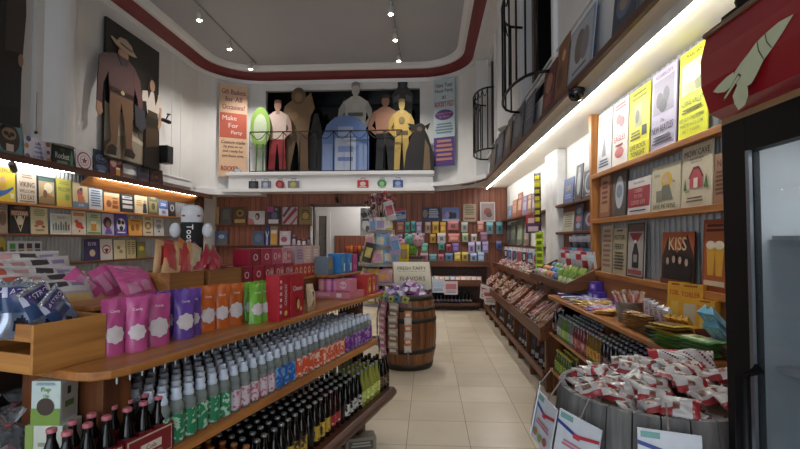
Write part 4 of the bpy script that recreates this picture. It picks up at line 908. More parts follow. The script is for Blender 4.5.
cutout('person_cutout', 'cut-out of a person with long dark hair and white blouse beside the cowboy', (XL+.1, wy+.08, 2.76), ww, 1.62, PI/2, [
    ([(.15, 0), (.9, 0), (.88, .4), (.8, .62), (.3, .62), (.16, .4)], '#1d1712'), ([(.3, .58), (.82, .58), (.95, .7), (.98, .82), (.75, .84), (.4, .83), (.1, .8), (.02, .68), (.25, .7)], '#c3b8ae'),
    ([(.32, .55), (.8, .55), (.8, .62), (.32, .62)], '#3a2a20'), ([(.35, .74), (.3, .86), (.4, .98), (.6, 1.0), (.76, .94), (.82, .8), (.7, .7), (.62, .84), (.48, .84)], '#221712'), (ell(.54, .9, .12, .065), '#b08d76'), ([(.9, .7), (1.0, .7), (.96, .5), (.84, .44), (.8, .48), (.88, .54)], '#a98670'), ([(.2, .2), (.8, .25), (.82, .45), (.22, .42)], '#3d2c20')], .02)
lw = at(26, 60, X=XL+.12).y-at(-22, 60, X=XL+.12).y; ly = (at(26, 60, X=XL+.12).y+at(-22, 60, X=XL+.12).y)/2
cutout('person_cutout', 'tall dark cut-out of a person in a dim suit, cut off by the left edge', (XL+.12, ly, 2.78), lw, 2.25, PI/2, [
    ([(.2, .02), (.9, .02), (.92, .3), (1.0, .62), (.96, .95), (.7, 1), (.2, 1), (0, .8), (.08, .4)], '#1a1716'), ([(.55, .4), (.95, .42), (1.02, .64), (1.0, .9), (.8, .98), (.6, .8)], '#3a322c'), (ell(.9, .38, .06, .035), '#8a6a56'), ([(.2, .02), (.88, .02), (.84, .12), (.24, .1)], '#0e0d0d'), (ell(.45, .96, .14, .08), '#a0826c')], .02)
# ================================================================== BALCONY: figures, railing, banners, lunch boxes
FB = 3.005
def fig(name, label, x0, x1, yt, Y, layers, z=FB, cat='cutout'):
    a, b = at(x0, 130, Y=Y), at(x1, 130, Y=Y); h = at((x0+x1)/2, yt, Y=Y).z-z
    return cutout(name, label, ((a.x+b.x)/2, Y, z), b.x-a.x, h, 0, layers, .02, cat)
def person(pant, top, skin, hair, arms=None, extra=()):
    """flat printed standing figure, generic clothing"""
    arms = arms or top
    return [([(.22, 0), (.42, 0), (.46, .24), (.5, .42), (.56, .24), (.6, 0), (.82, 0), (.78, .26), (.76, .5), (.26, .5), (.24, .26)], pant),
            ([(.26, .46), (.76, .46), (.8, .62), (.84, .78), (.62, .84), (.4, .84), (.18, .78), (.22, .62)], top),
            ([(.18, .79), (.04, .7), (.0, .56), (.22, .48), (.27, .53), (.12, .6), (.24, .7)], arms), ([(.84, .79), (.96, .7), (1.0, .56), (.78, .48), (.74, .53), (.88, .6), (.78, .7)], arms),
            ([(.44, .8), (.58, .8), (.57, .87), (.45, .87)], skin), (ell(.51, .915, .115, .075), skin), ([(.39, .93), (.4, .985), (.51, 1.0), (.62, .985), (.63, .93), (.58, .955), (.45, .955)], hair)]+list(extra)
fig('figure_cutout', 'plain green rounded board on thin legs beside the left banner', 249, 271, 104, 10.2, [(ell(.5, .66, .46, .3, 22), '#7a9a4a'), (ell(.5, .66, .3, .2, 22), '#a9b59a'), ([(.3, 0), (.36, 0), (.4, .42), (.32, .42)], '#4a6a34'), ([(.62, 0), (.68, 0), (.68, .42), (.6, .42)], '#4a6a34')])
fig('person_cutout', 'cut-out of a person in red trousers and a pale shirt on the balcony', 262, 292, 99, 10.28, person('#7a1f24', '#b7a39a', '#9a6f5c', '#6a3a24', '#a58a80', [([(.2, 0), (.42, 0), (.42, .06), (.2, .06)], '#1c1614'), ([(.6, 0), (.84, 0), (.82, .06), (.6, .06)], '#1c1614')]))
fig('person_cutout', 'tall cut-out of a person in a long shaggy brown coat with raised elbow', 276, 316, 87, 10.36, [([(.12, 0), (.34, 0), (.46, .3), (.5, .4), (.56, .3), (.6, .03), (.82, .02), (.8, .3), (.8, .55), (.2, .55), (.26, .3)], '#5c452f'), ([(.2, .45), (.8, .45), (.86, .66), (.96, .76), (.86, .94), (.7, .86), (.4, .86), (.2, .78), (.1, .6)], '#745a3e'), (ell(.55, .9, .18, .1), '#5c4630'), (ell(.55, .885, .1, .055), '#7a5f48'), ([(.1, .6), (.3, .56), (.56, .66), (.5, .72), (.24, .7)], '#866a48')])
fig('figure_cutout', 'black cloaked cut-out standing in the dark between the brown and the blue figures', 305, 326, 113, 10.42, [([(.1, 0), (.95, 0), (.9, .5), (.75, .8), (.6, 1), (.42, 1), (.3, .8), (.12, .5)], '#14100f'), (ell(.5, .9, .14, .06), '#2a201c')])
fig('figure_cutout', 'pale blue rounded display board with white bands on the balcony', 322, 369, 115, 10.2, [([(0, 0), (1, 0), (1, .62), (.9, .84), (.72, .97), (.5, 1), (.28, .97), (.1, .84), (0, .62)], '#5f78a8'), ([(.28, .04), (.72, .04), (.72, .6), (.28, .6)], '#a5aec2'), ([(.34, .64), (.66, .64), (.66, .8), (.34, .8)], '#8f9cbb'), ([(.34, .2), (.66, .2), (.66, .27), (.34, .27)], '#5f74aa'), ([(.34, .36), (.66, .36), (.66, .46), (.34, .46)], '#6f82b0'), ([(.02, .04), (.22, .04), (.22, .5), (.02, .5)], '#7f92ba'), ([(.78, .04), (.98, .04), (.98, .5), (.78, .5)], '#7f92ba')])
fig('person_cutout', 'cut-out of a person in a shiny silver-grey suit, hands on hips', 337, 373, 81, 10.36, person('#86847e', '#b0ada5', '#aaa69c', '#7d7a72', '#98958d', [([(.3, .62), (.72, .62), (.72, .66), (.3, .66)], '#5a5852'), (ell(.51, .72, .1, .04), '#b5b2a8')]))
fig('person_cutout', 'cut-out of a bare-chested person in black trousers on the balcony', 368, 402, 94, 10.3, person('#1c1a1b', '#9a705a', '#9a705a', '#2a1a14', '#8a624e', [([(.24, .44), (.78, .44), (.78, .5), (.24, .5)], '#120f0f'), ([(.28, .0), (.5, .0), (.5, .05), (.28, .05)], '#0d0c0c')]))
fig('person_cutout', 'cut-out of a person in a golden yellow suit on the balcony', 388, 415, 98, 10.24, person('#a58a45', '#b89a52', '#c2a860', '#9a803c', '#a88c48', [([(.3, .5), (.74, .5), (.74, .56), (.3, .56)], '#5a4a2a'), (ell(.51, .7, .12, .05), '#7a6a3c')]))
fig('figure_cutout', 'black cut-out with a round dark head behind the golden figure', 391, 414, 72, 10.44, [([(.1, 0), (.9, 0), (.9, .6), (.98, .78), (.7, .86), (.3, .86), (.02, .78), (.1, .6)], '#17171b'), (ell(.5, .9, .22, .1), '#1e1e24'), ([(.1, .7), (.36, .72), (.36, .78), (.1, .76)], '#4a4a50'), ([(.64, .72), (.9, .7), (.9, .76), (.64, .78)], '#4a4a50'), (ell(.5, .885, .1, .04), '#3a3a42')])
fig('person_cutout', 'cut-out of a person in a black and brown robe at the balcony right end', 402, 436, 122, 10.18, [([(.05, 0), (.95, 0), (.9, .4), (.78, .7), (.66, .86), (.4, .86), (.26, .7), (.12, .4)], '#1a1514'), ([(.62, .04), (.84, .04), (.8, .5), (.68, .66)], '#6a553c'), (ell(.52, .88, .17, .1), '#211a18'), ([(.3, .84), (.16, .98), (.42, .95)], '#15110f'), ([(.66, .92), (.84, .99), (.76, .84)], '#15110f'), (ell(.52, .86, .08, .05), '#5a4a3c')])
# iron railing with swags
rl = empty('railing', (0, 10.1, FB)); rx0, rx1 = at(250, 130, Y=10.1).x, at(402, 130, Y=10.1).x; zt = at(330, 131, Y=10.1).z-FB
tag(rl, 'thin black iron railing with hanging swags in front of the balcony figures', 'railing')
MB().tube([(rx0, 0, zt), (rx1, 0, zt)], .014, IRON, 6).build('top_rail', rl); MB().tube([(rx0, 0, .03), (rx1, 0, .03)], .01, IRON, 6).build('bottom_rail', rl)
for i in range(10):
    x = rx0+(rx1-rx0)*i/9; MB().tube([(x, 0, 0), (x, 0, zt)], .011, IRON, 6).build('post', rl)
    if i < 9:
        d = (rx1-rx0)/9; MB().tube([(x+d*k/8, 0, zt-.17*math.sin(PI*k/8)) for k in range(9)], .009, IRON, 5).build('swag', rl)
# banners on the curved corners
def banner(label, px0, px1, yt, yb, Y0, Y1, col, spec):
    a, b = at(px0, 130, Y=Y0), at(px1, 130, Y=Y1); w_ = math.hypot(b.x-a.x, b.y-a.y); rz = math.atan2(b.y-a.y, b.x-a.x); Yc = (Y0+Y1)/2
    z0, z1 = at((px0+px1)/2, yb, Y=Yc).z, at((px0+px1)/2, yt, Y=Yc).z
    o = MB().box(-w_/2, w_/2, -.012, .012, 0, z1-z0, C(col)).build('hanging_banner', None, ((a.x+b.x)/2, Yc, z0), (0, 0, rz)); tag(o, label, 'banner'); decorate(spec, w_, z1-z0, o, -.0125)
banner('tall cream and coral banner about gift baskets on the left curved corner', 219, 247, 85, 177, 9.98, 10.28, '#c4a284', [('r', .02, .42, .98, .69, '#a8503c'), ('t', .5, .92, .055, 'Gift Baskets', '#6a3048', .86), ('t', .5, .84, .055, 'for All', '#6a3048', .6), ('t', .5, .755, .055, 'Occasions!', '#6a3048', .8), ('t', .36, .635, .05, 'Make', '#d8b8b4', .5), ('t', .5, .555, .05, 'For', '#d8b8b4', .4), ('t', .62, .475, .05, 'Party', '#d8b8b4', .5), ('t', .5, .375, .035, 'Custom made', '#4a3434', .84), ('t', .5, .325, .035, 'by you or us', '#4a3434', .84), ('t', .5, .275, .035, 'and ready for', '#4a3434', .84), ('t', .5, .225, .035, 'purchase now', '#4a3434', .84), ('t', .38, .09, .05, 'ROCKET', '#8a2a30', .6), ('c', .68, .07, .13, '#3f7f9a', .025), ('t', .68, .07, .028, 'FIZZ', '#d5d0c8', .2)])
banner('tall pale blue and purple banner about parties on the right curved corner', 434, 455, 79, 166, 10.3, 10.1, '#a9b9bf', [('r', .0, .0, 1, .33, '#4a3472'), ('t', .5, .93, .05, 'Have Your', '#5a3440', .8), ('t', .5, .86, .05, 'Next Party', '#5a3440', .84), ('t', .5, .79, .04, 'at', '#5a3440', .3), ('t', .5, .71, .06, 'ROCKET FIZZ', '#9a2f38', .88), ('c', .5, .585, .44, '#4a3472', .06), ('t', .5, .6, .03, 'Birthday Parties', '#b5687a', .74), ('t', .5, .565, .03, 'Or More', '#b5687a', .5), ('l', .08, .92, .49, .36, 4, '#6a7a86'), ('l', .1, .9, .3, .04, 5, '#a8746a')])
# lunch boxes on the lip of the fascia
def lunchbox(px, label, col, col2, kind=0, w_=.2):
    p = at(px, 189, Y=9.97); r_ = empty('lunch_box', (p.x, 9.97, 2.631)); tag(r_, label, 'lunch box'); h = .17
    if kind == 1: MB().prism([(w_/2*math.cos(a), h/2+.01+h/2*1.05*math.sin(a)) for a in [PI*2*i/16 for i in range(16)]], -.035, .035, C(col), 'Y').build('body', r_, (0, 0, .0))
    else: MB().box(-w_/2, w_/2, -.035, .035, 0, h, C(col)).build('body', r_, bevel=.008)
    MB().tube([(-.05, 0, h), (-.045, 0, h+.045), (.045, 0, h+.045), (.05, 0, h)], .007, BLACK, 6).build('handle', r_)
    decorate([('c', .5, .52, .3, col2, .28), ('r', .15, .1, .85, .22, col2)], w_*.9, h, r_, -.0362)
lunchbox(253.5, 'black toy lunch box, first on the balcony lip', '#1d1f26', '#4a4c58'); lunchbox(266, 'grey-blue toy lunch box, second on the balcony lip', '#5f6a80', '#a5adba'); lunchbox(280, 'round-topped dark red toy lunch box on the balcony lip', '#7a1d22', '#a8555a', 1, .18); lunchbox(293.5, 'multicoloured toy lunch box below the brown coated figure', '#6a6a72', '#a8a04a', 0, .24)
lunchbox(363, 'bright red toy lunch box with white print on the balcony lip', '#a02a2e', '#c9b0ae', 0, .24); lunchbox(382, 'green toy lunch box on the balcony lip', '#3f7a4a', '#8ab08a', 1, .2); lunchbox(398, 'blue toy lunch box, last on the balcony lip', '#3a4f86', '#8f9cc0', 0, .22)

# ================================================================== BACK WALL: ledges, signs, hanging packs
Yb = YB-.06
zl1, zl2 = at(250, 224.5, Y=Yb).z, at(270, 245, Y=Yb).z
xa, xb = XL+.03, at(312, 224, Y=Yb).x
struct(MB().box(xa, xb, YB-.12, YB, zl1-.03, zl1, OAKX).build('trim_16', bevel=.004), 'upper narrow shelf on the plank wall left of the opening')
struct(MB().box(xa, xb, YB-.16, YB, zl2-.03, zl2, OAKX).build('trim_17', bevel=.004), 'lower narrow shelf on the plank wall left of the opening')
def bsign(x0, x1, yt, z, label, col, spec, Y=Yb, name='tin_sign', frame=None, yb=None):
    a, b = at(x0, 220, Y=Y), at(x1, 220, Y=Y); zt = at((x0+x1)/2, yt, Y=Y).z
    if yb: z = at((x0+x1)/2, yb, Y=Y).z
    return board(name, label, 'sign', ((a.x+b.x)/2, Y, z), b.x-a.x-.015, zt-z, 0, .05, col, spec, frame=frame)
B = bsign
B(206, 219, 207, zl1, 'beige tin sign with a tan seated shape on the back wall shelf', '#a5875f', [('p', [(.2, .2), (.8, .2), (.5, .75)], '#8a6434'), ('c', .5, .68, .1, '#8a6434', .08), ('c', .5, .3, .4, '#b58a4a', .08)])
B(220, 232, 207, zl1, 'dark grey tin sign between the beige and brown signs on the back wall', '#4c4a47', [('l', .2, .8, .85, .3, 5, '#6a6660')])
B(233, 246.5, 207, zl1, 'brown tin sign with tan print at its foot on the back wall', '#4f3a1e', [('r', .1, .1, .9, .3, '#a5814a'), ('c', .5, .65, .3, '#8a6a2e', .2), ('c', .5, .65, .15, '#3a2814', .1)])
B(248, 265, 211, zl1, 'white landscape tin sign of a dark-haired face on the back wall', '#b5b2b4', [('c', .55, .6, .14, '#2e2628', .26), ('c', .52, .55, .08, '#b08f80', .16), ('p', [(.0, .0), (.4, 0), (.3, .4), (0, .5)], '#a5626a')])
B(267, 280, 206.5, zl1, 'dark tin sign with pink top and white foot on the back wall', '#2f2a3a', [('r', 0, .7, .5, 1, '#9a3a7a'), ('r', .1, .05, .9, .28, '#b9b6ba'), ('c', .55, .5, .25, '#5a5a72', .2), ('c', .7, .85, .12, '#7a8a5a', .08)])
B(282, 297.5, 207, zl1, 'white tin sign with red diagonal streaks left of the gold one', '#a59aa0', [('p', [(0, .1), (.15, 0), (1, .85), (.85, 1)], '#8a2a36'), ('p', [(0, .5), (.1, .4), (.6, 1), (.4, 1)], '#5a2a3a'), ('p', [(.5, 0), (.7, 0), (1, .4), (1, .55)], '#a83a44')])
B(299, 312, 207, zl1, 'gold-brown square tin sign beside the opening', '#7a6234', [('l', .15, .85, .85, .2, 5, '#4f3c1c'), ('c', .5, .5, .25, '#a5873f', .2)])
B(212, 228, 231, zl2, 'small dim landscape picture on the lower back shelf behind the plush', '#4a5a7a', [('r', 0, 0, 1, .4, '#5a5a5a'), ('c', .6, .6, .2, '#9aa5b5', .15)])
B(252.5, 264.5, 231, zl2, 'slate blue tin sign on the lower back shelf', '#43506a', [('c', .5, .5, .3, '#566580', .3)])
B(265, 269.5, 226, zl2, 'narrow blue tin sign with a white letter shape on the lower back shelf', '#2a3a7a', [('p', [(.4, 0), (.6, 0), (.6, .4), (1, .7), (.85, .75), (.5, .5), (.15, .75), (0, .7), (.4, .4)], '#b5bac8')])
B(270, 278, 226, zl2, 'narrow tin sign of a tall glass of beer on the lower back shelf', '#8a7a62', [('r', .12, .05, .88, .62, '#c08a34'), ('r', .12, .6, .88, .78, '#d0c4b0')])
B(279.5, 291, 231, zl2, 'pale pink and white tin sign on the lower back shelf', '#b5a5ae', [('c', .4, .4, .3, '#8a4a5a', .2), ('l', .2, .8, .9, .7, 2, '#cfc6ca')])
# counter under the shelves and clutter by the opening
xa += .1
ct = empty('back_counter', ((xa+xb)/2, YB-.35, 0)); tag(ct, 'dark wooden counter against the plank wall left of the opening', 'counter'); cw_ = (xb-xa)
MB().box(-cw_/2, cw_/2, -.25, .3, .92, .96, OAKX).build('top', ct, bevel=.005); MB().box(-cw_/2, cw_/2, -.22, .3, 0, .92, LEDGE).build('body', ct)
ck = 0
for px, w_, h, c, c2, lab in ((264, .2, .16, '#7a2a2e', '#c9c2bc', 'red and white box, first on the back counter'), (271, .14, .2, '#a9a5a2', '#3a3a42', 'white box with dark print on the back counter'), (277, .15, .2, '#2e2a34', '#b5b0b2', 'black and white box on the back counter'), (284, .16, .28, '#3a1c18', '#7a3a34', 'dark brown-red box on the back counter'), (292, .18, .22, '#4f1f26', '#9a8a7a', 'maroon box on the back counter'), (300, .18, .25, '#2c2622', '#8a6a4a', 'dark box on the back counter near the opening'), (307, .16, .3, '#4a3a5c', '#8a7fa8', 'violet box on the back counter beside the opening')):
    o = carton('goods_box', w_, .14, h, c, [('r', .15, .3, .85, .75, c2), ('l', .2, .8, .2, .08, 1, c2)]); o.location = (at(px, 250, Y=YB-.45).x, YB-.45, .9605); tag(o, lab, 'box')
for k, (px, yb, h, c, c2, lab) in enumerate(((294, 243, .24, '#9a98a4', '#5a5668', 'pale figurine with dark head on the lower back shelf by the opening'), (299, 243, .17, '#a8a4ac', '#6a3a4a', 'small white figurine on the lower back shelf'), (304, 243, .15, '#b0a8ae', '#7a4a5a', 'small pinkish figurine on the lower back shelf'), (309, 243, .2, '#6a5a62', '#3a2a2e', 'dark figurine at the end of the lower back shelf'))):
    r_ = empty('figurine', (at(px, yb, Y=YB-.08).x, YB-.08, zl2)); tag(r_, lab, 'figurine')
    MB().lathe([(.05, 0), (.055, .02), (.04, h*.3), (.045, h*.5), (.02, h*.62)], C(c), 12).build('body', r_); MB().sphere((0, 0, h*.8), h*.2, C(c2), 12, 8).build('head', r_)
# seen through the opening: stand with bright snacks
o = empty('snack_rack', (at(359, 240, Y=YB+1.2).x, YB+1.2, 0)); tag(o, 'small dark rack with red and yellow snacks in the back room', 'rack'); MB().box(-.35, .35, -.15, .15, 0, 1.15, C('#191716')).build('cabinet', o, bevel=.01)
for i in range(6):
    s_ = bag_mb(.14, .2, .06, C(['#b04a2a', '#c28a34', '#a8322a', '#c9862e', '#b03a2e', '#8a6a34'][i], .3), 200+i).build('snack_bag', None, (o.location.x-.28+i*.1, YB+1.15+.06*(i % 2), 1.152), (0, 0, R.uniform(-.3, .3))); tag(s_, ['rust', 'ochre', 'red', 'yellow', 'scarlet', 'tan'][i]+' snack bag on the dark rack in the back room', 'bag')
# posters right of the opening
B(360, 372.5, 208, 0, 'grey vintage comic-style sheet hanging at the right edge of the opening', '#8a8c90', [('p', [(0, .8), (1, .95), (1, .8), (.2, .62)], '#3a3a40'), ('c', .45, .4, .3, '#c0c0c0', .18), ('c', .6, .25, .16, '#4a4646', .12), ('l', .1, .9, .6, .5, 1, '#2a2a2e')], yb=236, name='wall_poster', Y=YB-.12)
B(388, 406.5, 208, 0, 'red, white and blue tin sign with a diagonal script band', '#8f98ac', [('p', [(0, .62), (1, .85), (1, 1), (0, 1)], '#a0303c'), ('p', [(0, 0), (1, .22), (1, .0)], '#4a6aa0'), ('p', [(.05, .3), (.95, .52), (.95, .74), (.05, .54)], '#3a4a86'), ('l', .2, .8, .55, .45, 1, '#c9ccd6')], yb=221)
B(422, 440.5, 207.5, 0, 'dark blue landscape tin sign with white words on the plank wall', '#2f3a5c', [('l', .35, .9, .9, .2, 5, '#b5bccb'), ('c', .16, .55, .14, '#8a7a6a', .3)], yb=221)
B(442, 459.5, 207.5, 0, 'blue-violet landscape tin sign of figures, right of the dark blue one', '#5f6a9a', [('c', .5, .4, .16, '#20222e', .28), ('c', .72, .4, .12, '#28242e', .24), ('c', .3, .45, .12, '#8a7aa8', .24), ('r', 0, 0, 1, .15, '#a5a0b5')], yb=221)
B(463, 476.5, 204, 0, 'beige tin sign full of lines of print on the plank wall', '#a59478', [('l', .12, .88, .92, .35, 6, '#6a5a4a'), ('r', .1, .12, .9, .22, '#8a4a3a')], yb=221.5)
B(480, 495.5, 202, 0, 'white framed picture with a dusky red scene at the right of the plank wall', '#b4aaa8', [('r', .08, .08, .92, .92, '#9a8482'), ('c', .5, .5, .26, '#8a4a44', .2), ('c', .6, .35, .2, '#5a4a50', .14)], yb=221.5, frame='#c9c5c2')
# rails and hanging packs
rx0, rx1 = at(392, 230, Y=YB-.02).x, at(505, 230, Y=YB-.02).x
for i, py in enumerate((221.5, 242)):
    z = at(450, py+.8, Y=YB).z; struct(MB().box(rx0, rx1, YB-.045, YB, z-.03, z+.01, OAKX).build('trim_%d' % (18+i)), 'wooden hook rail on the plank back wall')
HP = [(397, 404, 222, 232, '#8a5a44', 'dull orange'), (405, 410, 222, 232, '#3f8a8a', 'teal'), (411, 415.5, 221, 231, '#4a9a9a', 'turquoise'), (416, 422, 222, 233, '#8f86a4', 'lilac grey'), (425, 431, 222, 233, '#a58f7a', 'tan'), (432, 439, 221.5, 233, '#c49a34', 'yellow'), (440, 446, 222, 233, '#c49a3a', 'golden'), (447, 459, 221, 230, '#b06a6a', 'wide coral and teal'), (461, 468, 222, 232, '#9aa09c', 'pale grey'), (477, 484, 221, 231.5, '#b0786a', 'salmon and mint'), (486, 493.5, 222, 234, '#6a9aa0', 'sea blue'), (496, 503, 222, 234, '#4f8a94', 'deep turquoise'),
      (398, 403, 234, 244, '#6a5a7a', 'mauve'), (405, 411, 234, 245, '#7a8a8a', 'slate'), (412, 417, 233, 241, '#6f8a9a', 'steel blue'), (418, 425, 233, 243, '#7a7686', 'dusky grey'), (430, 436, 234, 243, '#b0862e', 'ochre'), (437, 446, 233, 243, '#b5aeb0', 'white and black'), (448, 460, 233.5, 242, '#b8746a', 'wide pink and orange'), (462, 468.5, 233, 242, '#9ab08a', 'pale green'), (471, 477, 234, 242, '#a8a49a', 'ivory'), (480, 488, 232, 242, '#8a5f72', 'plum'),
      (399, 405, 246, 258, '#8a7a6a', 'brownish'), (412, 418, 250, 260, '#a58a8a', 'rose grey'), (421, 428, 243, 253, '#5f9a84', 'jade'), (438, 445, 242, 250, '#4a8a80', 'dark teal'), (446, 451, 244, 252, '#9a4a54', 'crimson'), (452, 459, 243, 253, '#6a4f94', 'violet'), (468, 475, 242, 254, '#a59ac0', 'lavender'), (476, 481, 241.5, 252, '#b0b5c4', 'whitish blue'), (482, 488.5, 241, 253, '#948fb8', 'periwinkle'), (496, 502, 241, 250, '#4f5f9a', 'royal blue'),
      (420, 428.5, 253, 261, '#b07a84', 'pink'), (429, 437, 254, 261, '#5a8f98', 'aqua'), (438, 444, 254, 261, '#b0626e', 'raspberry'), (445, 453, 253, 261, '#5a84a4', 'mid blue'), (454, 461, 252, 261, '#bfa84e', 'lemon yellow'), (461.5, 468.5, 252, 261, '#b09a4a', 'mustard'), (470, 477, 253, 262, '#8fa8c8', 'sky blue'), (477.5, 484.5, 252, 262, '#98b0c8', 'ice blue')]
Yp = YB-.09
for i, (x0, x1, yt, yb, c, nm) in enumerate(HP):
    a, b = at(x0, yt, Y=Yp), at(x1, yb, Y=Yp); w_, h = (b.x-a.x)*.93, a.z-b.z
    lc = tuple(min(1, v*1.5+.05) for v in lin(c)); dk = tuple(v*.35 for v in lin(c))
    hx = lambda t: '#'+''.join('%02x' % int(255*(1.055*max(v, .0031)**(1/2.4)-.055)) for v in t)
    o = bag_mb(w_, h, .03, printed(c, (.05, .8, .95, .97, hx(lc)), (.25, .2, .75, .62, hx(dk)) if i % 3 else (.2, .25, .8, .6, hx(lc))), 300+i, 7, 8, .15).build('hanging_pack', None, ((a.x+b.x)/2, Yp, b.z)); rowz = ['top', 'second', 'third', 'lowest'][0 if i < 12 else 1 if i < 22 else 2 if i < 32 else 3]
    tag(o, '%s candy pack in the %s row on the back wall' % (nm, rowz), 'pack')
# small camera on the planks
bullet((at(337, 200, Y=YB-.14).x, YB-.14, at(337, 200, Y=YB-.14).z), 'small dark camera on the planks above the opening', 0)
# ================================================================== RIGHT WALL: posters on the steel panel
PX = 1.555
zr = [2.10, 1.69, 1.22]
struct(MB().box(1.51, 1.6, 4.39, 4.45, 1.0, ZS, wood('honey_pine_upright', '#8a5427', '#b97a3c', 'Z', .4)).build('trim_21', bevel=.004), 'honey pine post at the far end of the poster panel')
for i, z in enumerate(zr): struct(MB().box(1.505, 1.6, 1.2, 4.4, z-.04, z, SHELF).build('trim_%d' % (22+i), bevel=.003), ['upper', 'middle', 'lower'][i]+' honey pine ledge across the poster panel')
struct(MB().box(1.54, 1.6, 1.2, 4.4, .96, 1.18, SHELF).build('trim_25', bevel=.003), 'honey pine backboard behind the right table')
def rsign(x0, x1, yt, z, label, col, spec, X=1.535, name='tin_sign', frame=None, tilt=.05):
    ya, yb = at(x0, 200, X=X).y, at(x1, 200, X=X).y; h = at((x0+x1)/2, yt, X=X).z-z
    return board(name, label, 'sign', (X, (ya+yb)/2, z), abs(ya-yb)-.01, h, -PI/2, tilt, col, spec, frame=frame)
W = rsign
W(597.5, 611.5, 110, zr[0], 'white poster with a blue top line and grey tower drawing, first on the upper ledge', '#d3d2cf', [('t', .5, .9, .05, 'BLUE NOTE', '#2f4f9a', .8), ('p', [(.35, .25), (.65, .25), (.52, .7)], '#8a8a8c'), ('l', .15, .85, .2, .06, 3, '#4a5a7a')], name='music_poster')
W(612.5, 628, 99, zr[0], 'white poster with red figures and red capitals on the upper ledge', '#dcd4cc', [('c', .4, .72, .2, '#b85a5a', .08), ('c', .62, .66, .18, '#a84a50', .08), ('c', .5, .2, .3, '#b85a5a', .08), ('t', .5, .42, .09, 'EAGLES', '#a02a34', .82), ('l', .1, .9, .95, .85, 2, '#b85a5a'), ('l', .2, .8, .33, .28, 1, '#a02a34')], name='music_poster')
W(629, 650, 86, zr[0], 'bright yellow poster with a grey photograph and small dark square on the upper ledge', '#d6cf1f', [('r', .28, .45, .66, .78, '#8a8a5a'), ('c', .42, .6, .1, '#4a4a34', .1), ('r', .66, .3, .9, .44, '#2a2a22'), ('l', .1, .9, .95, .82, 2, '#6a6a1f'), ('l', .1, .6, .4, .26, 3, '#5a5a1f'), ('t', .5, .17, .07, 'LIVE ROCK', '#3a3a1a', .8), ('t', .5, .07, .07, 'TONIGHT', '#3a3a1a', .7)], name='music_poster')
W(651.5, 677, 66, zr[0], 'lavender grey poster of a band with dark capitals on the upper ledge', '#a79fb2', [('t', .5, .93, .045, 'MODERN CITY', '#2a2630', .84), ('r', .08, .45, .92, .88, '#7d7886'), ('c', .35, .62, .14, '#3e3a44', .1), ('c', .62, .66, .13, '#4a4650', .1), ('c', .5, .54, .16, '#2e2a34', .08), ('t', .5, .36, .045, 'The', '#2a2630', .3), ('t', .5, .26, .09, 'NEW BEATLES', '#2a2630', .86), ('l', .1, .9, .17, .06, 3, '#3a3640')], name='music_poster')
W(679.5, 709.5, 44, zr[0], 'largest yellow poster headed PEARL JAM above a faded landscape photograph', '#d9dc22', [('t', .5, .93, .06, 'PEARL JAM', '#3a3d1c', .86), ('r', .08, .5, .92, .86, '#c3c48a'), ('c', .72, .58, .18, '#7a7c4a', .07), ('c', .4, .56, .2, '#9a9c66', .06), ('c', .55, .7, .28, '#dcdcb4', .08), ('t', .5, .4, .055, 'ALPINE VALLEY', '#6a6d34', .82), ('l', .1, .9, .34, .28, 2, '#6a6d34'), ('t', .5, .22, .04, 'RED HOT CHILI PEPPERS', '#4a4d24', .86), ('t', .5, .15, .035, 'MINISTRY & ICE CUBE', '#4a4d24', .8), ('t', .5, .08, .035, 'DEC. 7 - 9 WAVES', '#4a4d24', .6)], name='music_poster')
W(738, 782, 2, zr[0], 'white poster with orange letters half hidden behind the cooler header', '#dcd8d2', [('t', .42, .9, .09, 'KINGS', '#c8622a', .7), ('l', .1, .9, .8, .4, 5, '#a89a8a')], name='music_poster')
W(598.5, 610.5, 169, zr[1], 'reddish brown framed sign, first on the middle ledge', '#8a5a44', [('r', .15, .12, .85, .88, '#a57a5a'), ('l', .25, .75, .75, .25, 5, '#6a2f24')], frame='#5f3a28')
W(611.5, 625.5, 168, zr[1], 'dark sign with a pale oval surfboard shape on the middle ledge', '#4a4440', [('c', .55, .5, .3, '#b5b8ba', .34), ('c', .55, .52, .22, '#7a8696', .14), ('r', .05, .05, .25, .95, '#6a5448')])
W(627.5, 650, 178, zr[1], 'white sign with a wide red panel of words on the middle ledge', '#cfc9c2', [('r', 0, .2, 1, .76, '#9a2f3a'), ('t', .5, .88, .09, "Today's Best Shop", '#3a3434', .86), ('t', .5, .66, .1, 'CHEERS', '#c5a59a', .7), ('t', .5, .5, .1, 'TO THE', '#c5a59a', .5), ('t', .5, .33, .12, 'GOOD LIFE', '#c5a59a', .84), ('l', .06, .94, .12, .05, 1, '#3a3a4a')])
W(651, 680, 164, zr[1], 'cream sign of a yellow-haired figure at a table on the middle ledge', '#c2b79a', [('c', .55, .66, .2, '#c8a238', .17), ('c', .52, .68, .1, '#b59a86', .1), ('p', [(.3, .22), (.8, .22), (.66, .55), (.42, .55)], '#6a6a5a'), ('r', .2, .2, .42, .45, '#7d7a6a'), ('t', .22, .8, .08, 'Some', '#4a4434', .3), ('t', .82, .6, .08, 'Say', '#4a4434', .25), ('t', .5, .1, .1, 'SAVE ME WINE', '#4a4434', .86)])
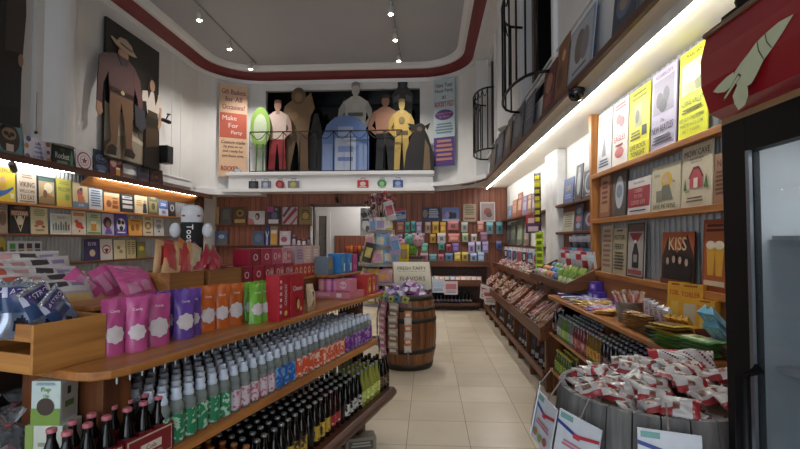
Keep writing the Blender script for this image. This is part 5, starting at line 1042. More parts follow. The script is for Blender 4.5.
W(681, 712.5, 143, zr[1], 'tall cream sign headed MOW CAVE with a red barn, on the middle ledge', '#c4b79c', [('t', .5, .87, .1, 'MOW CAVE', '#4f2f28', .84), ('t', .5, .77, .03, 'WHAT HAPPENS IN', '#4a3a30', .7), ('t', .5, .72, .03, 'THE MOW CAVE', '#4a3a30', .6), ('p', [(.3, .3), (.72, .3), (.72, .48), (.6, .62), (.42, .62), (.3, .48)], '#b0434a'), ('p', [(.26, .47), (.42, .64), (.6, .64), (.76, .47), (.72, .46), (.58, .6), (.44, .6), (.3, .46)], '#6a2a2e'), ('r', .44, .3, .58, .46, '#d5c8b4'), ('p', [(.1, .28), (.22, .28), (.16, .48)], '#4a6a3a'), ('p', [(.78, .28), (.92, .28), (.85, .5)], '#4a6a3a'), ('c', .25, .26, .1, '#8a9a6a', .02), ('l', .2, .8, .16, .06, 2, '#6a5a48')])
W(713.5, 730, 152, zr[1], 'brown sign with dark letters partly behind the cooler on the middle ledge', '#8f6a4c', [('t', .5, .8, .13, 'NO', '#3a2018', .7), ('l', .1, .9, .65, .15, 6, '#5a3422')])
W(600.5, 610.5, 226, zr[2], 'narrow beige sign with faded red print, first on the lower ledge', '#a3977e', [('l', .1, .9, .92, .08, 8, '#8a5a50')])
W(611.5, 624.5, 228, zr[2], 'beige letterpress sign with black capitals on the lower ledge', '#a89c80', [('t', .5, .8, .1, 'POTTER', '#2a2620', .84), ('t', .5, .6, .12, 'FERRY', '#2a2620', .8), ('l', .2, .8, .96, .9, 1, '#4a4438'), ('l', .12, .88, .48, .08, 6, '#4a4438')])
W(625.5, 643, 223, zr[2], 'grey sign of a dark bottle with a red triangle on the lower ledge', '#a5a09a', [('r', 0, .84, 1, 1, '#5f4a44'), ('p', [(.1, .82), (.9, .82), (.5, .6)], '#8a3034'), ('p', [(.32, .18), (.7, .18), (.7, .44), (.58, .62), (.44, .62), (.32, .44)], '#2a2526'), ('r', .4, .28, .62, .42, '#8a8480'), ('r', .1, .06, .9, .14, '#8a3a3a'), ('c', .5, .66, .08, '#d0c8c0', .03)], frame='#3a3634')
W(660, 692.5, 232, zr[2], 'square dark band sign headed KISS in slanted pale letters on the lower ledge', '#33201a', [('p', [(0, .5), (.2, .9), (.5, .6), (.8, .95), (1, .55), (1, 1), (0, 1)], '#a5522a'), ('t', .5, .78, .25, 'KISS', '#d8b890', .85), ('c', .22, .3, .13, '#15100f', .26), ('c', .42, .34, .12, '#191312', .28), ('c', .62, .33, .12, '#15100f', .28), ('c', .82, .3, .13, '#191312', .26), ('c', .22, .44, .05, '#b59a8a', .07), ('c', .42, .48, .05, '#b59a8a', .07), ('c', .62, .47, .05, '#b59a8a', .07), ('c', .82, .44, .05, '#b59a8a', .07), ('r', 0, 0, 1, .1, '#6a3420')])
W(700, 727, 219, zr[2], 'orange-brown sign of two clinking beer glasses at the right end of the lower ledge', '#8a3f22', [('r', .08, .06, .92, .94, '#a5562a'), ('p', [(.22, .22), (.45, .22), (.5, .62), (.16, .62)], '#cf9a2e'), ('p', [(.55, .22), (.78, .22), (.84, .62), (.5, .62)], '#cf9a2e'), ('c', .33, .64, .18, '#ded0b4', .06), ('c', .67, .64, .18, '#ded0b4', .06), ('l', .12, .88, .93, .8, 2, '#4f1f14'), ('r', .1, .08, .9, .15, '#c9b79a')])
# section between the column and the post
S2 = 1.70
struct(MB().box(S2, S2+.06, 4.45, ca, .9, 1.98, wood('slat_panel', '#6a3a1e', '#8f5530', 'Y', .5)).build('wall_right_wood'), 'wood backing between column and poster panel')
for i, z in enumerate((1.935, 1.6)): struct(MB().box(1.6, S2+.05, 4.45, ca, z-.03, z, OAK).build('trim_%d' % (26+i), bevel=.003), 'short brown ledge right of the column')
def s2(x0, x1, yt, z, label, col, spec): return rsign(x0, x1, yt, z, label, col, spec, X=1.65, tilt=.08)
s2(563, 573, 178, 1.935, 'small blue and yellow sign, first on the short ledge right of the column', '#4a5a86', [('t', .5, .6, .2, 'CAPS', '#b5a04a', .8), ('l', .15, .85, .35, .15, 2, '#8a94b0')])
s2(574.5, 581.5, 164, 1.935, 'tall narrow black sign with a white figure beside the blue and yellow one', '#2e2e30', [('c', .5, .5, .25, '#a5a5a5', .35), ('c', .5, .85, .18, '#8a8a8a', .08)])
s2(582.5, 595.5, 169, 1.935, 'dark sign with a pale ring of print left of the pine post', '#343438', [('c', .5, .55, .38, '#9a9a9c', .38), ('c', .5, .55, .28, '#3a3a40', .28), ('l', .2, .8, .14, .06, 1, '#a5a5a5')])
s2(562, 573, 212, 1.6, 'pale cream sign with grey print below the blue and yellow one', '#b0a894', [('l', .12, .88, .88, .2, 6, '#7a7468')])
s2(574, 582, 204, 1.6, 'narrow slate sign with stacked round motifs on the lower short ledge', '#4a5264', [('c', .5, .75, .3, '#8a92a5', .12), ('c', .5, .45, .32, '#a05a54', .12), ('c', .5, .2, .3, '#8a92a5', .1)])
s2(583, 595.5, 210, 1.6, 'dark round-badge sign on the lower short ledge next to the post', '#3e3c46', [('c', .5, .55, .36, '#8a8a9c', .34), ('c', .5, .55, .2, '#8a3a3e', .2)])
# far section: posters on the wall shelf and hanging packs
struct(MB().box(1.62, 1.75, cb+.03, YB, 1.9, 1.93, OAK).build('trim_28', bevel=.003), 'brown ledge on the far white right wall')
FX = 1.71
for x0, x1, yt, col, c2, lab in ((507.5, 511.5, 206, '#7a86a0', '#a5b0c4', 'blue-grey sign at the far end of the far right ledge'), (512, 516.5, 200, '#a5705a', '#c49a84', 'terracotta sign, second on the far right ledge'), (517, 521.5, 193, '#9a5a44', '#c4a58a', 'tall rust coloured sign in the middle of the far right ledge'), (522, 526.5, 196, '#8a7a94', '#b5a8c0', 'mauve sign right of the rust coloured one'), (527, 531, 194, '#a0785f', '#d0b8a0', 'tan sign on the far right ledge'), (531.5, 536, 193, '#8f6a86', '#c0a8ba', 'plum sign at the near end of the far right ledge')):
    rsign(x0, x1, yt, 1.93, lab, col, [('r', .15, .3, .85, .7, c2), ('l', .15, .85, .9, .78, 2, c2)], X=FX)
for x0, x1, yt, col, c2, lab in ((506, 509.5, 225, '#6a6a70', '#8a8a90', 'grey sheet at the far end below the far right ledge'), (510, 515, 222, '#5f6a5a', '#8a9484', 'grey-green sheet below the far right ledge'), (516, 522, 220, '#6a7460', '#98a08a', 'olive sheet below the far right ledge'), (523, 528.5, 218, '#7a6a5a', '#a5988a', 'brown-grey sheet below the far right ledge')):
    rsign(x0, x1, yt, 1.42, lab, col, [('r', .15, .2, .85, .8, c2)], X=FX, name='wall_poster')
HC = ['#5a5a8a', '#2f3446', '#8a4a4a', '#3a5a86', '#c0b9b0', '#4a3a5a', '#7a8a9a', '#a5483a']; HN = ['violet', 'black', 'brick red', 'blue', 'cream', 'dark plum', 'grey-blue', 'orange-red']
struct(MB().box(1.68, 1.75, cb+.05, YB, 1.37, 1.4, OAK).build('trim_29', bevel=.003), 'hook rail on the far right wall')
for i in range(14):
    y = 10.1-i*.235; o = bag_mb(.13, .26, .03, printed(HC[i % 8], (.1, .8, .9, .95, '#b9b5b5'), (.25, .2, .75, .6, HC[(i+3) % 8])), 400+i, 7, 8, .2).build('hanging_pack', None, (1.64-.02*(i % 2), y, 1.1), (0, 0, -PI/2+.5)); tag(o, '%s candy pack, %s from the corner on the far right hook rail' % (HN[i % 8], ['1st', '2nd', '3rd', '4th', '5th', '6th', '7th', '8th', '9th', '10th', '11th', '12th', '13th', '14th'][i]), 'pack')
o = rsign(527.5, 531.5, 262, 1.21, 'small white price card standing on the far upper bin', '#b9bcc4', [('l', .2, .8, .8, .3, 3, '#5a6070')], X=1.52)
def clip_strip(p, n, dz, w_, cols, label, top):
    r_ = empty('clip_strip', p, -PI/2+.7); tag(r_, label, 'clip strip'); MB().box(-.012, .012, 0, .003, -n*dz, .03, C('#c9c9c9')).build('strip', r_)
    for i in range(n): bag_mb(w_, dz*1.15, .02, printed(cols[i % len(cols)], (.2, .25, .8, .7, top)), 500+i, 6, 6, .2).build('pack', r_, (0, -.015, -(i+1)*dz))
clip_strip(at(538, 174, X=1.56), 7, .1, .12, ['#1c1c1e', '#7a7a2e', '#2a2a20'], 'hanging strip of black and yellow packs on the far side of the column', '#b5a82e')
clip_strip(at(540, 233, X=1.5), 6, .085, .13, ['#9ab02e', '#b0c23a'], 'hanging strip of lime green packs at the foot of the column', '#5f7a1f')
clip_strip(at(534, 216, X=1.6), 2, .13, .3, ['#8a2a34', '#3a2a4a'], 'small cluster of dark red packs beside the black and yellow strip', '#b5a0a0')
# packs hanging right of the column
for i in range(12):
    c = ['#b03040', '#c9c4c4', '#3a6a9a', '#a82a34', '#6a9ab8', '#c0bcc0'][i % 6]
    o = bag_mb(.12, .2, .03, printed(c, (.1, .55, .9, .9, ['#d5d0d0', '#b03a44', '#c9d5dc'][i % 3])), 520+i, 7, 7, .3).build('hanging_pack', None, (1.58-.05*(i % 2), 5.4-i*.088, 1.22-.03*(i % 2)), (.15, 0, -PI/2+.35)); tag(o, '%s taffy pack, %s of the row hanging right of the column' % (['red', 'white', 'blue', 'scarlet', 'pale blue', 'silvery'][i % 6], ['first', 'second', 'third', 'fourth', 'fifth', 'sixth', 'seventh', 'eighth', 'ninth', 'tenth', 'eleventh', 'last'][i]), 'pack')
for i in range(8):
    c = ['#2a2a38', '#6a6a74', '#3a2a3a', '#4a5a6a'][i % 4]
    o = bag_mb(.1, .14, .03, printed(c, (.2, .4, .8, .8, '#9a9aa4')), 540+i, 7, 7, .3).build('hanging_pack', None, (1.62, 5.35-i*.12, 1.42), (.1, 0, -PI/2+.3)); tag(o, 'small %s pack, %s in the lower row behind the green leaf packs' % (['navy', 'grey', 'plum', 'slate'][i % 4], ['first', 'second', 'third', 'fourth', 'fifth', 'sixth', 'seventh', 'last'][i]), 'pack')

# ================================================================== RIGHT BINS
bn = empty('bin_unit', (1.1, 7.3, 0)); tag(bn, 'long brown two-tier sloping candy bin unit along the right wall', 'bin unit')
def bb(name, x0, x1, y0, y1, z0, z1, mat, bev=.003): return MB().box(x0-1.1, x1-1.1, y0-7.3, y1-7.3, z0, z1, mat).build(name, bn, bevel=bev)
BY0, BY1 = 4.72, 9.75
bb('front_board', 1.1, 1.118, BY0, BY1, .5, .625, OAK)
def slope(name, x0, z0, x1, z1, y0, y1, mat, th=.015):
    m = MB(); v = [(x-1.1, y-7.3, z+d) for y in (y0, y1) for x, z, d in ((x0, z0, 0), (x1, z1, 0), (x1, z1, -th), (x0, z0, -th))]
    m.add(v, [(0, 1, 5, 4), (1, 2, 6, 5), (2, 3, 7, 6), (3, 0, 4, 7), (0, 3, 2, 1), (4, 5, 6, 7)], mat); return m.build(name, bn)
slope('lower_tray', 1.118, .55, 1.46, .84, BY0, BY1, OAK); bb('riser', 1.44, 1.46, 5.95, BY1, .8, .93, OAK); bb('riser', 1.44, 1.46, BY0, 5.95, .8, 1.04, OAK)
def divider(y, th=.018, name='divider'):
    m = MB(); m.prism([(0, .5), (0, .63), (.04, .66), (.36, .95), (.36, .5)], y-7.3, y-7.3+th, OAK); return m.build(name, bn, bevel=.002)
divider(BY0-.02, .03, 'end_panel')
for y in (5.55, 6.35, 7.2, 8.05, 8.9): divider(y, .012)
bb('bottom_shelf', 1.14, 1.5, BY0, BY1, .14, .165, OAK); bb('bottom_rail', 1.12, 1.14, BY0, BY1, .12, .2, OAK); bb('back_panel', 1.6, 1.62, BY0, 10, .1, 1.0, LEDGE)
bb('end_post', 1.15, 1.31, BY0-.03, BY0+.03, 0, .52, OAKZ); bb('end_wall', 1.31, 1.6, BY0-.02, BY0, .0, .9, LEDGE)
for y in (5.55, 6.35, 7.2, 8.05, 8.9, 9.7): bb('upright', 1.14, 1.5, y, y+.03, .165, .5, OAKZ)
for i, y in enumerate((5.3, 6.0, 6.7, 7.4, 8.1, 8.8, 9.4)):
    m = MB(); m.prism([(.03, .0), (.09, 0), (.2, .12), (.02, .12)], y-7.3, y-7.26, OAKZ); m.build('foot', bn)
# upper far bin
bb('upper_front_board', 1.36, 1.378, 5.95, 10.0, .93, 1.03, OAK); slope('upper_tray', 1.378, .95, 1.74, 1.14, 5.95, 10.0, OAK)
# upper near bin, set forward
b2 = empty('display_bin', (1.25, 5.1, 0)); tag(b2, 'brown sloping bin of balls and green packs standing in front of the column', 'bin')
MB().box(0, .016, -.75, .75, 1.03, 1.1, OAK).build('front_board', b2, bevel=.002)
m = MB(); m.prism([(0, 1.03), (0, 1.1), (.32, 1.26), (.34, 1.26), (.34, 1.1), (.1, 1.03)], -.77, -.75, OAKX); m.build('end_board', b2, bevel=.002)
m = MB(); m.prism([(0, 1.03), (0, 1.1), (.32, 1.26), (.34, 1.26), (.34, 1.1), (.1, 1.03)], .75, .77, OAKX); m.build('end_board', b2, bevel=.002)
m = MB(); m.prism([(.016, 1.035), (.34, 1.17), (.34, 1.155), (.016, 1.02)], -.75, .75, OAKX); m.build('tray', b2)
m = MB(); m.box(.2, .34, -.72, .72, .9, 1.1, OAK); m.build('support', b2)
# candies
def candy_mesh(name, ln, r_, body, tip, nseg=8):
    """twist-wrapped sweet along X"""
    prof = [(r_*.95, -ln/2-.022), (r_*.3, -ln/2), (r_, -ln/2+r_*.8), (r_, ln/2-r_*.8), (r_*.3, ln/2), (r_*.95, ln/2+.022)]
    T = Matrix.Rotation(PI/2, 4, 'Y'); m = MB()
    m.lathe(prof[:2], tip, nseg, T=T, caps=False).lathe(prof[1:5], body, nseg, T=T, caps=False).lathe(prof[4:], tip, nseg, T=T, caps=False)
    return m.mesh(name)
SN = [('#b98a7a', '#cbb8a8', 'pinkish tan'), ('#8a4a34', '#c0a890', 'brown'), ('#c9b8a4', '#b5a595', 'cream'), ('#a85a50', '#c9b0a4', 'red'), ('#b57a86', '#d0bcc0', 'pink'), ('#a8825a', '#c0a88a', 'caramel')]
sticks = [candy_mesh('candy_stick', .17, .009, C(a, .35), C(b, .35)) for a, b, n in SN]; pieces = [candy_mesh('wrapped_sweet', .05, .016, C(a, .35), C(b, .35)) for a, b, n in SN]
ang = math.atan2(.29, .342)
for i in range(150):        # sticks near, sweets far
    y = R.uniform(4.78, 7.1); k = R.randrange(6); q = R.uniform(.3, .72)
    x = 1.118+.342*q; z = .55+.29*q+.014+R.choice((0, .016, .032))
    o = link('candy_stick', sticks[k], None, (x, y, z), (R.uniform(-.1, .1), -ang+R.uniform(-.12, .12), R.uniform(-.55, .35))); tag(o, '%s wrapped candy stick in the near half of the lower right bin' % SN[k][2], 'candy stick', SN[k][2]+' candy sticks in the lower bin')
for i in range(140):
    y = R.uniform(7.0, 9.7); k = R.randrange(6); q = R.uniform(.12, .9); x = 1.118+.342*q; z = .55+.29*q+.018+R.choice((0, .02))
    o = link('wrapped_sweet', pieces[k], None, (x, y, z), (0, -ang*R.uniform(.3, 1), R.uniform(0, 3))); tag(o, '%s wrapped sweet in the far half of the lower right bin' % SN[k][2], 'sweet', SN[k][2]+' sweets in the lower bin')
UP = [('#b5a49a', '#c9c0b8', 'whitish'), ('#b8707a', '#d0b4b4', 'rosy'), ('#a88a7a', '#c4b4a8', 'beige')]
upm = [candy_mesh('wrapped_sweet', .06, .018, C(a, .35), C(b, .35)) for a, b, n in UP]
for i in range(110):
    y = R.uniform(6.05, 9.9); k = R.randrange(3); q = R.uniform(.1, .85); x = 1.378+.362*q; z = .95+.19*q+.02+R.choice((0, .022, .04))
    o = link('wrapped_sweet', upm[k], None, (x, y, z), (0, -.4*R.uniform(0, 1), R.uniform(0, 3))); tag(o, UP[k][2]+' wrapped sweet in the upper far bin on the right', 'sweet', UP[k][2]+' sweets in the upper bin')
BC = [('#7a9a86', 'pale green'), ('#b5905a', 'tan'), ('#4a8aa5', 'blue'), ('#c08a9a', 'pink'), ('#c26a3a', 'orange'), ('#8aa54a', 'leaf green'), ('#c0b8a0', 'ivory'), ('#5a6a9a', 'indigo')]
for i in range(16):
    c, n = BC[i % 8]; y = 5.8-.065*i*.8-.02; q = (.22, .5, .78)[i % 3]
    r_ = empty('candy_ball', (1.266+.324*q, y, 1.035+.135*q+.05)); tag(r_, '%s striped candy ball, %s row of the bin by the column, %s' % (n, ['front', 'middle', 'back'][i % 3], 'far end' if i < 8 else 'nearer'), 'candy ball')
    MB().sphere((0, 0, 0), .047, C(c, .3), 14, 10).build('ball', r_); MB().lathe([(.0475, -.008), (.0478, 0), (.0475, .008)], C('#d5cdbd'), 14, T=Matrix.Rotation(R.uniform(.3, 1.2), 4, 'X'), caps=False).build('band', r_)
gm = [bag_mb(.07, .13, .02, printed(c, (.2, .1, .8, .45, d)), 560+i, 7, 8, .6).mesh('leaf_pack') for i, (c, d) in enumerate((('#6a8a3a', '#c0c8a0'), ('#8aa04a', '#4a6a2a'), ('#55743a', '#a8b078')))]
for i in range(24):
    q = (.2, .5, .78)[i % 3]; o = link('leaf_pack', gm[i % 3], None, (1.27+.32*q, 4.97-.07*(i//3), 1.03+.135*q+.012), (-.35, R.uniform(-.3, .3), -PI/2+R.uniform(-.4, .7))); tag(o, ['grass green', 'light green', 'dark green'][i % 3]+' pack standing in the near half of the bin before the column', 'pack', ['grass', 'light', 'dark'][i % 3]+' green packs')
# dark packs on the bottom shelf of the bins
for i in range(26):
    y = 9.5-i*.185; c = ['#1d1f24', '#26221f', '#2f2a34', '#15171b'][i % 4]
    if any(abs(y-u-.015) < .06 for u in (5.55, 6.35, 7.2, 8.05, 8.9)): y += .07
    h = .24+.04*((i*7) % 3)
    o = carton('goods_box', .15, .05, h, c, [('r', .1, .08, .9, .25, '#a5a0a0'), ('r', .2, .5, .8, .75, ['#5a3a3a', '#8a8a8a', '#3a4a5a', '#8a3a3a'][(i*5) % 4])]); o.location = (1.22, y, .166); o.rotation_euler = (-.12, 0, -PI/2+.45)
    tag(o, 'dark pack with pale foot band, %s from the far end under the bins' % (['1st', '2nd', '3rd']+['%dth' % q for q in range(4, 21)]+['21st', '22nd', '23rd']+['%dth' % q for q in range(24, 30)])[i], 'box')
o = empty('price_card', (1.06, 8.6, .62), -PI/2+.9); tag(o, 'white hanging price cards with red print on the front of the lower bin', 'price card')
for i in range(2):
    c_ = MB().box(-.14, .14, -.003, .003, -.25, .04, C('#c9c3c3')).build('card', o, (.05*i, -.012*i, -.06*i), (.25, .25-.3*i, 0)); decorate([('r', .1, .55, .9, .8, '#a5424a'), ('l', .1, .9, .45, .1, 3, '#8a6a6a')], .28, .29, c_, -.0035)
    for q in c_.children: q.location = (0, 0, -.25)

# ================================================================== RIGHT TABLE with bottles underneath
tb = empty('display_table', (1.37, 3.45, 0)); tag(tb, 'long honey pine table with two bottle shelves beneath along the poster panel', 'table')
def tbx(name, x0, x1, y0, y1, z0, z1, mat): return MB().box(x0-1.37, x1-1.37, y0-3.45, y1-3.45, z0, z1, mat).build(name, tb, bevel=.004)
tbx('top', 1.17, 1.54, 2.15, 4.68, .93, .96, SHELF); tbx('upper_shelf', 1.175, 1.54, 2.15, 4.68, .575, .6, SHELF); tbx('lower_shelf', 1.175, 1.54, 2.15, 4.68, .23, .255, SHELF)
for y in (4.0, 3.3, 2.5): tbx('post', 1.25, 1.52, y, y+.035, .255, .575, OAKZ)
for y in (3.62, 2.6): tbx('post', 1.34, 1.52, y, y+.05, .6, .93, OAKZ)
for y in (4.6, 3.3, 2.2): tbx('leg', 1.2, 1.52, y, y+.06, 0, .23, OAKZ)
tbx('back_panel', 1.54, 1.555, 2.15, 4.68, 0, .93, LEDGE)
CAPG = M('grey_cap', '#8a8f96', .3, .5, noise=.05)
SH = [(.028, 0), (.03, .006), (.03, .115), (.026, .14), (.013, .175), (.0125, .2)]
def sb(glass, lab): return bottle_proto('small_pop_bottle', SH, glass, .192, .0155, .016, CAPG, (.03, .1, .0305, lab))
TB = {'lime': (sb(M('green_soda', '#6f8a4a', .12, noise=0, trans=.3), stripes('lab_lime', '#8fb04a', '#c0c8a0', 50)), 'soda bottle with a lime label under the right table', 'lime labelled bottles under the right table'),
 'pale': (sb(M('grey_green_glass', '#8a948c', .1, noise=0, trans=.5), stripes('lab_pale', '#a8b0a4', '#6f8a6a', 50)), 'pale grey-green soda bottle under the right table', 'pale bottles under the right table'),
 'red': (sb(M('reddish_soda', '#6a2a2e', .1, noise=0), stripes('lab_red', '#a84a4a', '#c0a8a0', 50)), 'reddish soda bottle with a red and cream label under the right table', 'reddish bottles under the right table'),
 'yellow': (sb(M('amber_soda', '#8a6a2e', .1, noise=0, trans=.3), stripes('lab_yellow', '#c0a03a', '#b05a34', 50)), 'yellowish soda bottle with a gold label under the right table', 'gold labelled bottles under the right table'),
 'dark': (sb(M('dark_soda', '#1c1418', .1, noise=0), stripes('lab_darkred', '#5a2a34', '#8a7a7a', 50)), 'dark soda bottle with a dull red label under the right table', 'dark bottles under the right table')}
TU = {k: False for k in TB}
for i in range(24):
    y = 4.42-i*.068
    for j in range(5):
        x = 1.215+j*.066
        if any(u-.035 < y < u+.085 for u in (3.62, 2.6)) and x > 1.3: continue
        key = 'pale' if i < 2 else 'lime' if i < 5 else 'pale' if i < 7 else 'red' if i < 12 else 'yellow' if i < 16 else 'dark'
        place(TB, TU, key, (x+R.uniform(-.003, .003), y, .6), R.uniform(0, 6))
LW = {'g': (bottle_proto('small_pop_bottle', SH, M('olive_glass', '#4a5a24', .1, noise=0), .192, .0155, .016, M('yellow_cap', '#b5a43a', .35), (.03, .11, .0305, stripes('lab_green2', '#5f8a3a', '#c0b04a', 50))), 'small green and yellow soda bottle on the lowest shelf of the right table', 'green and yellow bottles on the lowest shelf')}
LU = {'g': False}
for i in range(7):
    for j in range(4): place(LW, LU, 'g', (1.22+j*.068, 4.52-i*.068, .255), R.uniform(0, 6))
for i in range(2):
    o = copy_tree(TB['dark'][0], (1.215+i*.07, 4.56, .6), 0, None); o.scale = (1.15, 1.15, 1.15); tag(o, ['dark purple-red bottle standing first at the far end of the upper bottle shelf', 'second dark purple-red bottle at the far end of the upper bottle shelf'][i], 'bottle'); 
    if 'group' in o: del o['group']
# bars spread on the table
BR_ = [('#5a3a9a', '#b9b0d0', 'purple'), ('#c2c6d2', '#5a6aa0', 'white and blue'), ('#c8a03a', '#7a5a2a', 'yellow'), ('#7a3a8a', '#c8b0d0', 'violet'), ('#b03a44', '#d8b0a8', 'red'), ('#c08a34', '#e0c88a', 'amber')]
barm = [bag_mb(.15, .05, .018, printed(a, (.2, .25, .8, .75, b)), 600+i, 9, 5, .3).mesh('candy_bar') for i, (a, b, n) in enumerate(BR_)]
lay = [(0, 4.42, 5), (1, 4.26, 5), (0, 4.1, 5), (2, 3.96, 5), (1, 4.0, 3), (2, 3.8, 5), (3, 3.66, 5), (0, 3.58, 4), (4, 3.52, 4), (5, 3.44, 4)]
for k, y, n in lay:
    for j in range(n):
        for h in range(2):
            o = link('candy_bar', barm[k], None, (1.235+j*.058+R.uniform(-.01, .01), y+R.uniform(-.03, .03), .972+h*.019), (-PI/2, R.uniform(-.12, .12), -PI/2+R.uniform(-.3, .3)+.5)); 
            tag(o, BR_[k][2]+' wrapped bar in the spread of bars on the right table', 'candy bar', BR_[k][2]+' bars on the right table')
for i, (x, y, z) in enumerate(((1.49, 4.3, .96), (1.49, 4.18, .96), (1.49, 4.24, 1.045), (1.49, 3.72, .96), (1.48, 3.6, .96))):
    o = carton('sweet_box', .1, .08, .085, '#4a3590', [('r', .15, .2, .85, .8, '#7a62b8'), ('c', .5, .5, .2, '#c0b0d8', .2)]); o.location = (x, y, z); o.rotation_euler = (0, 0, -PI/2+.3); tag(o, ['purple box against the backboard, far one of the stacked trio', 'purple box against the backboard, near one below the stacked trio', 'purple box on top of the stacked trio', 'single purple box behind the metal bucket', 'purple box nearest the bucket sticks'][i], 'box')
# bucket of candy sticks
bk = empty('metal_bucket', (1.32, 3.17, .96)); tag(bk, 'galvanised metal bucket full of wrapped candy sticks on the right table', 'bucket')
ZN = M('galvanised_zinc', '#8f9294', .35, .8, noise=.2, scale=14)
MB().lathe([(.066, 0), (.07, .004), (.086, .13), (.09, .135), (.086, .135), (.07, .01)], ZN, 24).build('body', bk)
for z in (.04, .09): MB().tube([((.069+.017*z/.13)*math.cos(2*PI*i/24), (.069+.017*z/.13)*math.sin(2*PI*i/24), z) for i in range(24)], .003, ZN, 5, True).build('rib', bk)
MB().tube([(.09*math.cos(a), -.03*0-.09*math.sin(a)*.35-.02, .12-.08*math.sin(a)) for a in [PI*i/10 for i in range(11)]], .003, ZN, 5).build('handle', bk)
for i in range(22):
    a = i*2.4; rr = .018+.05*((i*5) % 7)/7; c, d, n = SN[i % 6]
    o = link('candy_stick', sticks[i % 6], None, (1.32+rr*math.cos(a)*1.15, 3.17+rr*math.sin(a)*1.15, 1.06), (0, -PI/2+.3*math.cos(a), .0)); o.rotation_euler = Euler((R.uniform(-.1, .1)+.35*math.sin(a), -PI/2+.4*math.cos(a), 0)); tag(o, n+' wrapped candy stick standing in the metal bucket', 'candy stick', n+' sticks in the bucket')
# low dark red crate with long boxes
cx, cy = 1.38, 2.72
cr2 = empty('wooden_crate', (cx, cy, .96), -.0); tag(cr2, 'low dark red wooden crate of yellow and white chocolate boxes on the right table', 'crate')
RW = wood('dark_red_crate', '#4a1f1a', '#6f3226', 'Y', .5)
MB().box(-.1, -.09, -.24, .24, 0, .085, RW).build('side_board', cr2, bevel=.002); MB().box(.13, .14, -.24, .24, 0, .085, RW).build('side_board', cr2, bevel=.002)
MB().box(-.09, .13, -.24, -.23, 0, .085, RW).build('end_board', cr2, bevel=.002); MB().box(-.09, .13, .23, .24, 0, .085, RW).build('end_board', cr2, bevel=.002); MB().box(-.09, .13, -.23, .23, 0, .01, RW).build('bottom_board', cr2)
def choc(p, rot, col, tcol, label, ln=.2, s=.045, word='TOBLERONE'):
    m = MB(); m.prism([(-s/2, 0), (s/2, 0), (0, s*.87)], 0, ln, C(col, .35), 'Z'); o = m.build('chocolate_bar_box', None, p, rot, bevel=.002); tag(o, label, 'chocolate box')
    t_ = MB(); put_text(t_, word, (0, 0), s*.5, C(tcol), maxw=ln*.85, bold=1, d=-.0012); t_.build('lettering', o, (0, 0, ln/2), (0, PI/2, 0)); return o
for i, (dx, dy, rx, ry) in enumerate(((-.06, .19, .0, -.05), (-.055, .12, .25, .1), (-.05, .05, .35, .05), (-.045, -.02, .45, .1), (-.03, -.07, .55, .1))):
    choc((cx+dx, cy+dy, .975), (0, ry, -PI/2-.0), '#c3c6c8', '#a82a34', 'white triangular chocolate box with red letters, %s in the red crate' % ['leftmost', 'second', 'third', 'fourth', 'fifth'][i], .17).rotation_euler = Euler((rx, ry, -PI/2+.35))
for i, (dx, dy, h, w_, rz) in enumerate(((.075, .12, .28, .11, .5), (.085, -.01, .28, .135, .5), (.08, -.16, .21, .1, .45))):
    o = carton('chocolate_box', w_, .05, h, '#c8922a', [('t', .5, .78, .1, 'TOBLER', '#a03a24', .8), ('r', .25, .12, .75, .6, '#b0a48a' if i == 1 else '#d0a848'), ('l', .15, .85, .97, .9, 1, '#8a4a1f')]); o.location = (cx+dx, cy+dy, .972); o.rotation_euler = (-.12, 0, -PI/2+rz); tag(o, ['tall yellow chocolate box, left of the three in the red crate', 'widest yellow chocolate box with a pale window panel', 'shorter yellow chocolate box at the right of the three'][i], 'chocolate box')
for i in range(4):
    choc((cx-.03+.012*i, cy-.1-.035*i, .975), (0, 0, 0), '#c08a26', '#9a3a20', 'slanted yellow triangular chocolate box, %s in the near end of the red crate' % ['first', 'second', 'third', 'last'][i], .16, .04).rotation_euler = Euler((.75, .2, -PI/2+.35))
for i in range(4):
    p = (1.44-.02*(i % 2), 2.34-.05*(i//2), .965+.06*(i % 2)); choc(p, (0, 0, 0), '#6fa5b8', '#c9d5d8', 'pale blue triangular chocolate box, %s in the pile beside the cooler' % ['lower left', 'upper left', 'lower right', 'upper right'][i], .22, .055).rotation_euler = Euler((.9, 0, -PI/2+.5))
for i in range(9):
    o = bag_mb(.1, .07, .03, printed(['#a8242c', '#b83038', '#8a2a2a'][i % 3], (.3, .3, .7, .7, '#d0803a')), 640+i, 7, 6, .5).build('sweet_bag', None, (1.48, 3.12-.05*i, .975+.03*(i % 3)), (-.6, R.uniform(-.5, .5), -PI/2+.3)); tag(o, 'shiny red sweet bag in the heap behind the bucket and crate', 'bag', 'red bags heaped behind the bucket')
